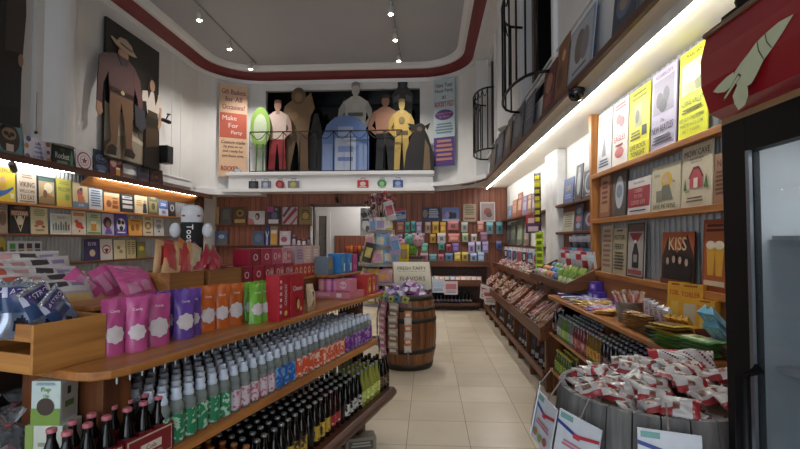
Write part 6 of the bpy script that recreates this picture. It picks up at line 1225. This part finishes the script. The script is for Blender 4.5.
# piles in front
for s_, (x, y, n, col, c2, lab) in enumerate(((1.25, 2.93, 7, '#a87a44', '#c9b08a', 'brown and gold'), (1.25, 2.8, 7, '#8f6438', '#c0a07a', 'dark tan'), (1.35, 2.96, 5, '#9a744a', '#d0bc98', 'light brown'), (1.245, 2.66, 4, '#3a3436', '#b0a8a0', 'black and white'))):
    for h in range(n):
        o = bag_mb(.115, .075, .016, printed(col, (.15, .3, .85, .7, c2)), 660+h, 8, 6, .3).build('flat_pack', None, (x-.035, y+R.uniform(-.008, .008), .97+h*.0145), (-PI/2, 0, -PI/2+.3+R.uniform(-.15, .15))); tag(o, '%s flat pack, %s from the bottom of its pile on the table edge' % (lab, ['first', 'second', 'third', 'fourth', 'fifth', 'sixth', 'seventh'][h]), 'pack')
for s_, (x, y, n, col, c2, lab) in enumerate(((1.22, 2.42, 4, '#4a7a3a', '#c0b04a', 'green'), (1.22, 2.45, 3, '#b0923a', '#6a4a2a', 'gold'), (1.26, 2.25, 5, '#5a8a44', '#c8d0b0', 'leaf green'), (1.34, 2.25, 4, '#6a4038', '#c0b0a8', 'brown and white'))):
    for h in range(n):
        z = .972+h*.016+(.064 if lab == 'gold' else 0)
        o = bag_mb(.2, .13, .018, printed(col, (.12, .2, .88, .8, c2), (.3, .35, .6, .6, col)), 680+h, 9, 7, .4).build('flat_pack', None, (x-.05, y, z), (-PI/2, R.uniform(-.05, .05), -PI/2+.3+R.uniform(-.12, .12))); tag(o, 'large %s flat pack, %s up in its pile by the blue boxes' % (lab, ['first', 'second', 'third', 'fourth', 'fifth'][h]), 'pack')
for i in range(6):
    o = bag_mb(.09, .04, .02, printed('#b9b9bc', (.2, .3, .8, .7, '#4a5a9a')), 700+i, 7, 5, .4).build('candy_bar', None, (1.3, 2.6-.045*i, .99+.02*(i % 2)), (-PI/2, 0, .4)); tag(o, 'white and blue wrapped bar in the row before the red crate', 'candy bar', 'white and blue bars before the crate')

# ================================================================== LEDGE SIGNS, RAILINGS, DOME CAMERA on the upper right
def usign(x0, x1, yt, col, spec, label): return rsign(x0, x1, yt, ZS+.035, label, col, spec, X=1.1, tilt=.1)
struct(MB().box(1.1, 1.2, -3, 9.3, ZS+.018, ZS+.033, LEDGE).build('trim_30'), 'flat top of the right ledge')
usign(614, 640, -34, '#3a404c', [('c', .5, .5, .36, '#5a6478', .3), ('c', .5, .5, .2, '#8a7a6a', .18)], 'dark slate sign nearest the camera on the right upper ledge')
usign(568.5, 594, 14, '#8a94a8', [('r', .06, .06, .94, .94, '#a8aab0'), ('c', .45, .55, .2, '#6a5f5a', .3), ('c', .68, .5, .16, '#7a7478', .28), ('l', .15, .85, .16, .08, 1, '#5a5a64')], 'blue-grey framed sign with dim figures on the right upper ledge')
usign(555.5, 567, 36, '#7a4f30', [('c', .6, .7, .16, '#c9a070', .1), ('c', .4, .35, .25, '#5a361f', .2)], 'shiny brown copper-like sign on the right upper ledge')
usign(542.5, 554.5, 63, '#5a2f2e', [('c', .5, .6, .28, '#a5705a', .22), ('r', .2, .1, .8, .35, '#8a4a4a')], 'dark red portrait sign on the right upper ledge')
usign(524, 533, 93, '#565a68', [('l', .2, .8, .85, .3, 4, '#8a8c96')], 'grey-blue sign left of the dark red portrait on the ledge')
usign(512, 522.5, 106, '#46484e', [('c', .5, .5, .3, '#6a6a70', .3)], 'charcoal sign in the middle of the right upper ledge')
usign(503.5, 510.5, 118, '#4a3f3c', [('c', .5, .5, .3, '#7a6a60', .3)], 'brown-black sign farther along the right upper ledge')
usign(496, 502.5, 129, '#3a3c44', [('c', .5, .5, .3, '#5a5e6a', .3)], 'small dark sign near the far end of the right upper ledge')
usign(489.5, 495, 141, '#44403e', [('c', .5, .5, .3, '#6a6058', .3)], 'last small brown sign at the far end of the right upper ledge')
def juliet(y0, y1, label):
    r_ = empty('railing', (XW, (y0+y1)/2, 3.08)); tag(r_, label, 'railing'); h = (y1-y0)/2; N_ = 10; D_ = .34; H_ = 1.1
    arc = [(-D_*math.sin(PI*i/N_)**.7, -h*math.cos(PI*i/N_)) for i in range(N_+1)]
    for nm, z in (('bottom_rail', .02), ('top_rail', H_)): MB().tube([(x, y, z) for x, y in arc], .016, IRON, 6).build(nm, r_)
    for i in range(1, N_): MB().tube([(arc[i][0], arc[i][1], .02), (arc[i][0], arc[i][1], H_)], .011, IRON, 5).build('bar', r_)
    for i in range(1, N_-1):
        a, b = arc[i], arc[i+1]; MB().tube([(a[0]+(b[0]-a[0])*k/6, a[1]+(b[1]-a[1])*k/6, H_-.14*math.sin(PI*k/6)) for k in range(7)], .008, IRON, 5).build('swag', r_)
juliet(4.4, 5.85, 'curved black iron railing with swags before the nearer tall opening'); juliet(8.1, 9.25, 'curved black iron railing with swags before the farther tall opening')
p = at(576, 93, Z=ZS-.03); r_ = empty('dome_camera', (p.x, p.y, ZS)); tag(r_, 'black dome camera under the cream soffit', 'camera')
MB().lathe([(.06, -.03), (.066, -.02), (.066, 0)], BLACK, 20).build('base', r_); MB().lathe([(.004, -.095), (.036, -.086), (.055, -.06), (.06, -.03)], M('dome_glass', '#08080a', .08), 20).build('dome', r_)
# ================================================================== BACK SHELF UNIT
x0, x1 = at(395, 280, Y=10.0).x, 1.08
bu = empty('shelf_unit', ((x0+x1)/2, 10.2, 0)); tag(bu, 'low brown three-level shelf unit against the plank back wall', 'shelf unit'); bcx = (x0+x1)/2
def ub(name, xa, xb, ya, yb, za, zb, mat=OAKX): return MB().box(xa-bcx, xb-bcx, ya-10.2, yb-10.2, za, zb, mat).build(name, bu, bevel=.003)
ub('top_shelf', x0, x1+.2, 9.98, 10.42, 1.0, 1.03); ub('top_front_board', x0, x1+.2, 9.96, 9.98, .93, 1.05); ub('middle_shelf', x0, x1, 9.82, 10.42, .53, .55); ub('middle_front_board', x0, x1, 9.8, 9.82, .53, .665)
ub('bottom_shelf', x0, x1, 9.95, 10.42, .13, .16); ub('bottom_rail', x0, x1, 9.93, 9.95, .1, .165); ub('back_panel', x0, x1+.2, 10.42, 10.44, 0, 1.03, LEDGE); ub('end_panel', x0, x0+.02, 9.95, 10.42, 0, 1.03, OAKZ); ub('support', -.05, -.02, 9.97, 10.4, 0, .53, OAKZ); ub('plinth', x0, x1, 10.2, 10.22, 0, .13, LEDGE)
DV = {'a': (bottle_proto('long_neck_bottle', LONG, BG, .228, .0148, .012, CAPS, (.025, .07, .0316, C('#8a86b0'))), 'dark bottle with a lilac label on the bottom shelf of the back unit', 'lilac labelled bottles at the back'), 'b': (bottle_proto('long_neck_bottle', LONG, DG, .228, .0148, .012, C('#2c2622'), (.025, .07, .0316, C('#a8a4a8'))), 'dark bottle with a whitish label on the bottom shelf of the back unit', 'whitish labelled bottles at the back')}
DU = {'a': False, 'b': False}
n = int((x1-x0-.1)/.078)
for i in range(n):
    for j in range(2):
        x = x0+.06+i*.078
        if -.1 < x < .02: continue
        place(DV, DU, 'b' if i % 5 in (0, 4) or i > n-4 else 'a', (x, 10.03+j*.1, .16), 0)
cols = ['#6a74a0', '#a8604a', '#c08a8a', '#b5a48a', '#b0848a', '#8a5a5a', '#5a6aa0', '#c0a87a', '#b07a6a', '#7a8a6a']; names = ['slate blue', 'terracotta', 'dusty pink', 'cream', 'rose', 'wine', 'blue', 'straw', 'salmon', 'sage']
for i in range(16):
    c = cols[i % 10]; o = bag_mb(.13, .19, .04, printed(c, (.15, .5, .85, .85, '#c9bfb5'), (.3, .15, .7, .4, cols[(i+4) % 10])), 720+i, 7, 7, .3).build('sweet_bag', None, (x0+.1+i*.113, 9.9+.03*(i % 2), .552), (-.35, 0, R.uniform(-.15, .15))); tag(o, '%s bag leaning on the middle shelf of the back unit, %s from the left' % (names[i % 10], (['1st', '2nd', '3rd']+['%dth' % q for q in range(4, 20)])[i]), 'bag')
o = empty('price_card', (at(438, 282, Y=9.75).x, 9.76, .6)); tag(o, 'white price cards with blue and red marks on the front of the back unit', 'price card')
for i, (dx, c) in enumerate(((-.3, '#c2c8d4'), (0, '#b5c0d0'), (.27, '#c9bcc0'))):
    q = MB().box(-.14, .14, -.003, .003, -.16, .12, C(c)).build('card', o, (dx, -.004*i, -.04*i)); decorate([('r', .1, .4, .9, .8, ['#7a9ac0', '#a8b8cc', '#b06a74'][i]), ('l', .1, .9, .3, .1, 2, '#6a7aa0')], .28, .28, q, -.0035)
    for ch in q.children: ch.location = (0, 0, -.16)

# ================================================================== FAR BARREL
def barrel(name, label, p, rt, rb, H, woodm, hoopm, hoops, n=28):
    r_ = empty(name, p); tag(r_, label, 'barrel'); m = MB()
    def rad(z): t = z/H; return rt+(rb-rt)*(1-(2*t-1)**2)
    for i in range(n):      # staves
        a0, a1 = 2*PI*(i+.03)/n, 2*PI*(i+.97)/n; K = 10; v = []
        for k in range(K+1):
            z = H*k/K; q = rad(z); v += [(q*math.cos(a0), q*math.sin(a0), z), (q*math.cos(a1), q*math.sin(a1), z), ((q-.02)*math.cos(a1), (q-.02)*math.sin(a1), z), ((q-.02)*math.cos(a0), (q-.02)*math.sin(a0), z)]
        f = []
        for k in range(K):
            for e in range(4): f.append((k*4+e, k*4+(e+1) % 4, (k+1)*4+(e+1) % 4, (k+1)*4+e))
        f += [(3, 2, 1, 0), (K*4, K*4+1, K*4+2, K*4+3)]
        m.add(v, f, woodm, smooth=False)
    m.lathe([(rad(H*.02)-.012, H*.01), (rb-.012, H*.5), (rt-.012, H*.99)], hoopm, n, caps=False); m.build('staves', r_)
    for z0, z1 in hoops: MB().lathe([(rad(z0)+.001, z0), (rad(z0)+.005, z0), (rad((z0+z1)/2)+.006, (z0+z1)/2), (rad(z1)+.005, z1), (rad(z1)+.001, z1)], hoopm, 36, caps=False).build('hoop', r_)
    return r_, rad
FBX, FBY = -.26, 5.62
OKB = wood('barrel_oak', '#5a3620', '#8f5a34', 'Z', .4); HOOP = M('dark_iron_hoop', '#3a3834', .5, .6, noise=.2, scale=12)
fb, frad = barrel('barrel', 'brown oak barrel with dark hoops standing in the aisle', (FBX, FBY, 0), .29, .345, .86, OKB, HOOP, [(.01, .07), (.2, .25), (.55, .6), (.68, .725), (.8, .855)])
MB().lathe([(.0, .8), (.275, .8)], OKB, 28, caps=False).build('head', fb)
# pile of purple and silver bags on it
PBm = [bag_mb(.15, .11, .045, printed(c, (.2, .3, .8, .7, d)), 740+i, 9, 8, .5).mesh('sweet_bag') for i, (c, d) in enumerate((('#7a5a9a', '#c0b4cc'), ('#a8a4b8', '#6a5a94'), ('#8a4a86', '#d0c4d4'), ('#b9b5c4', '#8a6aa0')))]
for i in range(20):
    a = i*2.4; q = .22*math.sqrt((i+.5)/20); z = .81+.12*(1-q/.23)+.02*(i % 3)
    o = link('sweet_bag', PBm[i % 4], None, (FBX+q*math.cos(a), FBY+q*math.sin(a)-.05, z), (-.9+R.uniform(-.3, .3), R.uniform(-.5, .5), R.uniform(-1, 1))); tag(o, ['purple', 'silver and purple', 'magenta', 'silvery white'][i % 4]+' sweet bag heaped on top of the far barrel', 'bag', ['purple', 'silver and purple', 'magenta', 'silvery'][i % 4]+' bags on the far barrel')
# curved printed sign in a wooden holder
sg = empty('curved_sign', (FBX+.05, FBY+.16, .9), .12); tag(sg, 'curved cream sign with dark lettering in a wooden holder on the far barrel', 'sign')
m = MB(); m.grid(8, 10, lambda u, v: ((u-.5)*.46, -.1+.26*math.sin(v*PI*.5)**1.6, .0+.32*math.sin(v*PI*.5)), C('#c3bba6')); m.build('sheet', sg)
def sy(z): 
    v = math.asin(min(1, z/.32))/(PI*.5); return -.1+.26*math.sin(v*PI*.5)**1.6
lt = MB()
for z, h, t in ((.245, .045, 'FRESH TAFFY'), (.125, .055, 'FLAVORS')): put_text(lt, t, (0, 0), h, C('#4a3a34'), Matrix.Translation((0, sy(z)-.012, z)) @ Matrix.Rotation(-.45, 4, 'X'), maxw=.36)
lt.build('lettering', sg); pm = MB()
for i in range(7): pm.add([(-.17+i*.05, sy(.2)-.01, .18), (-.135+i*.05, sy(.2)-.01, .18), (-.135+i*.05, sy(.215)-.006, .21), (-.17+i*.05, sy(.215)-.006, .21)], [(0, 1, 2, 3)], C(['#8a4a3a', '#6a7a4a', '#a8843a'][i % 3]))
pm.build('picture', sg)
for s in (-1, 1):
    m = MB(); m.prism([(sy(.0), -.05)]+[(sy(.32*k/8), .32*k/8) for k in range(9)]+[(.18, .3), (.16, -.05)], s*.235-.006, s*.235+.006, OKB, 'X'); m.build('side_board', sg)
# strings of sweets hanging down the barrel
def hang(a, label, n, z0, c, c2, w_=.125, dz=.07):
    q = frad(z0)+.012; r_ = empty('candy_strip', (FBX+q*math.cos(a), FBY+q*math.sin(a), z0), a+PI/2); tag(r_, label, 'candy strip'); MB().box(-.008, .008, 0, .003, -n*dz, .0, C('#b9b5b5')).build('strip', r_)
    for i in range(n):
        z = z0-(i+1)*dz; off = frad(max(z, .02))-frad(z0)
        bag_mb(w_, dz*1.25, .02, printed(c[i % len(c)], (.15, .3, .85, .7, c2)), 760+i, 6, 6, .4).build('pack', r_, (0, -max(0, off)-.012, -(i+1)*dz), (0, R.uniform(-.08, .08), 0))
hang(-PI/2-.88, 'strip of pink and white packs hanging at the left of the far barrel', 9, .76, ['#a8627c', '#b8848f'], '#d0bcc4')
hang(-PI/2-.43, 'strip of cream and brown packs hanging left of the barrel middle', 8, .76, ['#b5a594', '#8a6a5a'], '#d4ccc4')
hang(-PI/2+.06, 'strip of orange and white packs hanging down the front of the far barrel', 6, .68, ['#c87a3a', '#c9bcb0'], '#d5cfca', .085, .075)
hang(-PI/2-1.35, 'strip of teal and purple packs hanging at the far left of the far barrel', 9, .78, ['#4a6a7a', '#6a4a7a', '#7a8a4a'], '#a8b0b4')
for i in range(12):
    a = -PI/2-1.5+i*.13; o = bag_mb(.09, .08, .025, printed(['#b5a03a', '#4a7a8a', '#7a4a6a', '#9aa04a'][i % 4], (.3, .3, .7, .7, '#2a2622')), 780+i, 6, 6, .5).build('sweet_bag', None, (FBX+.325*math.cos(a), FBY+.325*math.sin(a), .76+.02*(i % 2)), (-.3, R.uniform(-.4, .4), a+PI/2)); tag(o, ['yellow and black', 'teal', 'plum', 'olive'][i % 4]+' bag tucked on the left rim of the far barrel', 'bag', ['yellow', 'teal', 'plum', 'olive'][i % 4]+' bags on the barrel rim')
m = MB().tube([(.02, -.352, .38), (.02, -.35, .1)], .012, M('clear_plastic', '#a89a90', .2, noise=0, trans=.5), 6).build('hook_strip', fb)

# ================================================================== CANDY RACK behind the barrel
RX, RY = at(381, 260, Y=6.9).x, 6.9
rk = empty('spinner_rack', (RX, RY, 0)); tag(rk, 'crowded candy spinner rack behind the far barrel', 'rack')
MB().lathe([(.26, 0), (.26, .03), (.03, .05)], BLACK, 20).build('base', rk); MB().lathe([(.022, .03), (.022, 1.95)], IRON, 10).build('pole', rk)
for z, q in ((.55, .34), (.85, .34), (1.12, .34), (1.36, .28), (1.6, .2)): MB().lathe([(q, 0), (q, .05), (q-.01, .05), (q-.01, .008), (.02, .008), (.02, 0)], M('rack_tray', '#8a8482', .4), 20, (0, 0, z)).build('tray', rk)
RC = [('#c9ba4a', 'yellow'), ('#9ab85a', 'green'), ('#d494ae', 'pink'), ('#7aa4c4', 'blue'), ('#d5d0ca', 'white'), ('#b05a94', 'magenta'), ('#d0944a', 'orange'), ('#d9c9a8', 'cream'), ('#b09ac8', 'lilac')]
rm = [bag_mb(.16, .22, .05, printed(c, (.2, .3, .8, .7, RC[(i+4) % 9][0])), 800+i, 7, 8, .5).mesh('sweet_bag') for i, (c, n_) in enumerate(RC)]
for lv, (z, q, n) in enumerate(((.56, .3, 13), (.86, .3, 14), (1.13, .3, 14), (1.37, .24, 11), (1.61, .16, 8))):
    for i in range(n):
        a = 2*PI*i/n+lv; k = (i*5+lv*2) % 9; o = link('sweet_bag', rm[k], None, (RX+q*math.cos(a), RY+q*math.sin(a), z+.01), (-.2, R.uniform(-.25, .25), a+PI/2+R.uniform(-.3, .3))); tag(o, '%s bag on the %s tray of the spinner rack' % (RC[k][1], ['lowest', 'second', 'third', 'fourth', 'top'][lv]), 'bag', '%s bags on the %s rack tray' % (RC[k][1], ['lowest', 'second', 'third', 'fourth', 'top'][lv]))
LP = ['#6a2438', '#8a3448', '#5a2030', '#b5584a', '#b0a0a4']
for i in range(26):
    a = i*2.4; q = .05+.2*((i*7) % 10)/10; z = 1.86+.26*(1-q/.3)+.05*((i*3) % 4); c = LP[i % 5]
    r_ = empty('lollipop', (RX+q*math.cos(a), RY+q*math.sin(a), z)); tag(r_, ['wine red', 'crimson', 'dark maroon', 'coral', 'pale pink'][i % 5]+' lollipop in the bunch on top of the spinner rack', 'lollipop', ['wine red', 'crimson', 'dark maroon', 'coral', 'pale pink'][i % 5]+' lollipops')
    MB().sphere((0, 0, 0), .036, C(c, .25), 10, 7).build('head', r_); MB().tube([(0, 0, -.03), (-q*.3*math.cos(a), -q*.3*math.sin(a), -.2)], .0035, C('#d0cbc6'), 5).build('stick', r_)
for i, (px, py, c, c2, lab) in enumerate(((392, 208, '#c0b6b4', '#a8404a', 'white and red card pack pinned at the upper right of the rack'), (404, 252, '#c9ae1e', '#8a6a1a', 'slanted yellow card box right of the rack'), (366, 250, '#3a3a34', '#c0a83a', 'black card box with yellow print at the left of the rack'), (398, 243, '#a89ab4', '#5a8ab0', 'lilac and blue bag right of the rack'))):
    p = at(px, py+12, Y=6.55); o = bag_mb(.14, .28, .05, printed(c, (.2, .3, .8, .75, c2)), 830+i, 7, 8, .2).build('sweet_bag', None, p, (-.1, .25*(i % 3-1), 0)); tag(o, lab, 'bag')
# plush toys right of the rack
for i, (px, py, c, lab) in enumerate(((404, 245, '#c08aa0', 'pink'), (410, 240, '#6aa89a', 'mint'), (412, 246, '#6a9a3a', 'green'), (418, 241, '#b8929a', 'pale rose'))):
    p = at(px, py, Y=7.6); r_ = empty('plush_toy', (p.x, 7.6-.02*i, p.z-(.06 if i == 2 else 0))); tag(r_, lab+' round plush toy heaped beside the spinner rack', 'plush toy'); m_ = M('plush_'+lab.replace(' ', '_'), c, .9, noise=.1, scale=60)
    MB().sphere((0, 0, 0), .095, m_, 14, 10).build('body', r_); MB().sphere((-.05, -.02, .08), .035, m_, 8, 6).build('ear', r_); MB().sphere((.05, -.02, .08), .035, m_, 8, 6).build('ear', r_)
    for s in (-1, 1): MB().sphere((s*.03, -.09, .015), .01, BLACK, 6, 5).build('eye', r_)
st = empty('display_stand', (at(411, 250, Y=7.6).x, 7.65, 0)); tag(st, 'dark stand carrying the plush toys beside the spinner rack', 'stand'); MB().box(-.2, .2, -.16, .16, 1.2, 1.235, LEDGE).build('shelf', st, bevel=.003); MB().box(-.03, .03, -.03, .03, .02, 1.2, LEDGE).build('post', st); MB().box(-.2, .2, -.16, .16, 0, .02, LEDGE).build('foot', st); MB().box(-.19, .19, -.15, .15, 1.0, 1.19, C('#8a7a7a')).build('bin', st, bevel=.004)

# ================================================================== NEAR BARREL
NBX, NBY, NBH = .755, 1.64, 1.0
GW = wood('weathered_grey_oak', '#4a4846', '#7d7b78', 'Z', .65)
nb, nrad = barrel('barrel', 'weathered grey barrel in the right foreground topped with candy bags', (NBX, NBY, 0), .30, .335, NBH, GW, M('rusty_dark_hoop', '#3c2f28', .55, .5, noise=.25, scale=12), [(.02, .08), (.22, .28), (.64, .69), (.80, .855)], 26)
MB().lathe([(.0, .945), (.288, .945)], wood('cardboard_top', '#7a6146', '#94785a', 'X', .8), 30, caps=False).build('head', nb)
def nbag(u, v):
    if v < .22 and u < .7: return C('#8a2a2e', .25)
    if .12 < u < .42 and .4 < v < .75: return C('#6f5248', .25)
    if .66 < u < .86 and .3 < v < .7: return C('#8a4a3e', .25)
    if v > .9 or v < .06: return C('#b9b4b0', .25)
    return C('#aaa4a0', .22)
def nbag2(u, v): return C('#8f2a2e', .25) if u > .84 or (v < .3 and u < .3) else (C('#6a3a2e', .25) if .3 < u < .5 and .25 < v < .6 else C('#b3ada9', .22))
nm = [bag_mb(.1, .066, .028, f, 850+i, 16, 12, .55).mesh('candy_bag') for i, f in enumerate((nbag, nbag2, nbag, nbag2))]
for i in range(84):
    a = i*2.39996; q = .27*math.sqrt((i+.5)/84); x, y = q*math.cos(a)+.03, q*math.sin(a)-.01
    if x < -.16 and y < .1 and i % 2: continue
    if math.hypot(x, y) > .275: continue
    hgt = .055*max(0, 1-((x-.12)**2+(y+.02)**2)/.045)
    o = link('candy_bag', nm[i % 4], None, (NBX+x, NBY+y, .955+hgt+.022*(i % 3)), (-1.15+R.uniform(-.3, .3), R.uniform(-.35, .35), R.uniform(-.9, .9))); tag(o, ['white wrapped candy bag with a red lower corner heaped on the grey barrel', 'white wrapped candy bag with a red end heaped on the grey barrel'][i % 2], 'bag', ['red cornered bags on the grey barrel', 'red ended bags on the grey barrel'][i % 2])
o = bag_mb(.22, .12, .07, lambda u, v: C('#b03038', .25) if u < .12 or (v > .85 and u < .5) else (C('#5a2a2a', .25) if ((u*5.3+v*3.1) % 1) < .22 and .2 < v < .7 else C('#b8b1ae', .22)), 871, 30, 18, .4).build('candy_bag', None, (NBX+.17, NBY+.12, 1.01), (-.95, -.05, -.35)); tag(o, 'largest white and red bag lying at the back of the grey barrel beside the cooler', 'bag')
# cards hanging on the barrel
def hcard(px, py, zc, a, tilt, label, w_=.15, h=.16, roll=0):
    q = nrad(.9)+.008; r_ = empty('hanging_card', (NBX+q*math.cos(a), NBY+q*math.sin(a), zc), a+PI/2); tag(r_, label, 'card')
    c_ = MB().box(-w_/2, w_/2, -.002, .002, -h, 0, C('#c3c6cc')).build('card', r_, (0, -.045, 0), (-.1-tilt, roll, 0)); pos = (0, 0, -h)
    b_ = decorate([('r', .05, .86, .36, .96, '#6a9a94'), ('p', [(.0, .74), (.5, .62), (.5, .69), (.0, .81)], '#2f3f86'), ('p', [(.5, .62), (1, .74), (1, .8), (.5, .69)], '#a82f3c'), ('r', .42, .6, .58, .7, '#b53a48'), ('l', .15, .9, .5, .36, 2, '#b8707a'), ('c', .25, .2, .1, '#a8744a', .08), ('c', .5, .16, .1, '#8a9a5a', .08), ('c', .76, .2, .1, '#a05a54', .08)], w_, h, c_, -.0025)
    for ch in c_.children: ch.location = pos
    MB().tube([(0, .0, .06), (0, -.03, .02), (0, -.045, 0)], .003, M('clear_plastic', '#a89a90', .2), 5).build('hook', r_)
hcard(0, 0, .99, -PI/2-.33, 0, 'white card with a blue and red ribbon on the front of the grey barrel')
hcard(0, 0, .965, -PI/2-.98, 0, 'white card with a blue and red ribbon, second from the left on the barrel', roll=.12)
hcard(0, 0, .97, -PI/2-1.42, .05, 'white card with small pictures, turned left on the barrel side', roll=.1)
hcard(0, 0, .98, -PI/2-1.8, .1, 'pale card hanging at the leftmost side of the barrel', roll=-.15)

# ================================================================== COOLER
KX, KY = .77, 1.262
ck_ = empty('drinks_cooler', (KX+.35, .8, 0)); tag(ck_, 'tall red and black glass-door drinks cooler with a rocket header at the right edge', 'cooler')
def kb(name, xa, xb, ya, yb, za, zb, mat, bev=.004): return MB().box(xa-KX-.35, xb-KX-.35, ya-.8, yb-.8, za, zb, mat).build(name, ck_, bevel=bev)
CR = M('cooler_red', '#7a1420', .3, noise=.05); CK = M('cooler_black', '#08080a', .5, noise=.05, spec=.25); CW = M('cooler_white_lining', '#b9bec2', .4, noise=.04)
y0k, y1k = .45, KY
m = MB(); ox, oy = -KX-.35, -.8
for a_ in ((KX+.03, KX+.7, y1k-.04, y1k, .05, 2.0), (KX+.03, KX+.7, y0k, y0k+.04, .05, 2.0), (KX+.66, KX+.7, y0k, y1k, .05, 2.0), (KX+.03, KX+.7, y0k, y1k, 1.82, 2.0), (KX+.03, KX+.7, y0k, y1k, .05, .14)): m.box(a_[0]+ox, a_[1]+ox, a_[2]+oy, a_[3]+oy, a_[4], a_[5], CR)
m.build('cabinet', ck_)
m = MB()
for a_ in ((KX+.04, KX+.66, y1k-.05, y1k-.04, .14, 1.82), (KX+.04, KX+.66, y0k+.04, y0k+.05, .14, 1.82), (KX+.65, KX+.66, y0k+.05, y1k-.05, .14, 1.82), (KX+.04, KX+.65, y0k+.05, y1k-.05, 1.81, 1.82), (KX+.04, KX+.65, y0k+.05, y1k-.05, .14, .15)): m.box(a_[0]+ox, a_[1]+ox, a_[2]+oy, a_[3]+oy, a_[4], a_[5], CW)
m.build('lining', ck_)
dr = kb('door', KX-.005, KX+.03, y1k-.1, y1k-.005, .12, 1.805, CK)
m = MB(); m.box(KX-.005+ox, KX+.03+ox, y0k+.005+oy, y0k+.1+oy, .12, 1.805, CK); m.box(KX-.005+ox, KX+.03+ox, y0k+.1+oy, y1k-.1+oy, 1.715, 1.805, CK); m.box(KX-.005+ox, KX+.03+ox, y0k+.1+oy, y1k-.1+oy, .12, .2, CK); m.build('door_frame', ck_)
m = MB(); m.box(KX-.008+ox, KX+.0+ox, y1k-.112+oy, y1k-.1+oy, .2, 1.715, M('aluminium_trim', '#8a8f96', .3, .8)); m.build('door_trim', ck_)
kb('glass', KX+.008, KX+.014, y0k+.1, y1k-.1, .2, 1.715, M('cooler_glass', '#dfe6ea', .03, noise=0, trans=.96), 0)
m = MB(); m.tube([(KX-.005+ox, y1k-.125+oy, 1.2), (KX-.045+ox, y1k-.125+oy, 1.18), (KX-.045+ox, y1k-.125+oy, .75), (KX-.005+ox, y1k-.125+oy, .73)], .014, CK, 8); m.build('handle', ck_)
for z in (.5, .85, 1.18, 1.5): kb('shelf', KX+.08, KX+.6, y0k+.06, y1k-.06, z, z+.01, M('white_wire', '#a9aeb2', .4), 0)
# tag on the shelf edge
q = kb('shelf_label', KX+.07, KX+.078, .9, 1.02, 1.395, 1.43, C('#4a4644'), 0)
KCOL = ['#a9adb2', '#b5b0b0', '#9aa3ac', '#b8b4ae']
for zi, z in enumerate((.511, .861, 1.191, 1.511)):
    for i in range(4):
        o = MB().lathe([(.03, 0), (.033, .01), (.033, .13), (.026, .15), (.014, .18), (.014, .2)], C(KCOL[(i+zi) % 4], .3), 12).build('drink_bottle', None, (KX+.3, .62+i*.13, z)); tag(o, 'pale drink bottle on the %s cooler shelf behind the glass' % ['lowest', 'second', 'third', 'top'][zi], 'bottle', 'pale bottles in the cooler'); MB().lathe([(.016, .2), (.016, .222)], C('#8a8f96'), 10).build('cap', o)
l = bpy.data.lights.new('cooler_fill', 'AREA'); l.shape = 'RECTANGLE'; l.size = .5; l.size_y = .05; l.energy = 3; l.color = (1, .98, .95)  # unseen light added to brighten the inside of the cooler
lo = bpy.data.objects.new('cooler_fill', l); COL.objects.link(lo); lo.location = (KX+.25, .85, 1.8)
# header with rocket emblem
hd = MB(); prof = [(.0, 1.81), (-.035, 1.83), (-.055, 1.9), (-.055, 1.97), (-.04, 2.03), (.0, 2.06), (.3, 2.06), (.3, 1.81)]
h_ = hd.prism([(a_-.35, b_) for a_, b_ in prof], .3-.8, KY-.01-.8, M('header_red', '#8a1622', .22, noise=.04, coat=.4)).build('header', ck_)
HX = KX-.055-.0015
def hp(px, py): p = at(px, py, X=HX); return (p.y-.8, p.z)
em = MB(); CRM = C('#b9bd9c'); LN = C('#4a3a30')
def shape(pts, d, mat):
    P = [hp(*q_) for q_ in pts]; em.add([(HX-d+ox, a_, b_) for a_, b_ in P], [tuple(range(len(P)))], mat)
shape([(794, 14), (779, 22), (765, 34), (756, 43), (749, 53), (741, 63), (735.5, 71), (733, 78), (738, 86), (745, 88), (752, 83), (757, 74), (763.7, 60), (769, 53), (776, 43), (785, 29)], .0005, CRM)
shape([(734, 72), (727, 77), (718, 86), (713.5, 92), (718, 93), (725, 92), (731, 87), (735, 80)], .0008, CRM); shape([(738, 84), (748, 87), (748.5, 96), (745, 105), (739, 110), (735, 104), (733, 96)], .0008, CRM)
shape([(739, 73), (742, 75), (725, 101), (723, 100)], .0012, LN); shape([(738.6, 75.5), (740.6, 76.6), (726, 98.6), (724.6, 98)], .0015, CRM)
shape([(757, 41), (758, 40.5), (759.5, 50), (764.5, 58.5), (763.8, 59.5), (758.6, 51)], .0012, LN); shape([(765, 33.5), (766, 33), (767.5, 41), (772.5, 47), (771.8, 48), (766.6, 42)], .0012, LN)
em.build('rocket_emblem', h_)
TAN = M('tan_trim', '#8a6a48', .4)
MB().box(-.356, -.345, .3-.8, KY-.01-.8, 1.798, 1.814, TAN).build('lower_trim', ck_); MB().tube([(-.392, .3-.8, 2.035), (-.392, KY-.01-.8, 2.035)], .008, TAN, 6).build('upper_trim', ck_)
m = MB()
for i in range(13): m.lathe([(.001, -.028), (.022, -.01), (.028, .012), (.02, .03)], CK, 10, (-.33, .34-.8+i*.07, 2.085), sx=1)
m.box(-.35, -.2, .3-.8, KY-.01-.8, 2.06, 2.085, CK); m.build('scalloped_top', ck_)
# tools and a box on the floor at the end of the left display
o = carton('goods_box', .22, .12, .1, '#8a8478', [('r', .1, .2, .9, .8, '#5a544c'), ('l', .15, .85, .7, .3, 2, '#a8a498')]); o.location = gpos(.3, .02, 0); o.rotation_euler = (0, 0, .3); tag(o, 'small grey-brown box on the floor under the plinth end', 'box')
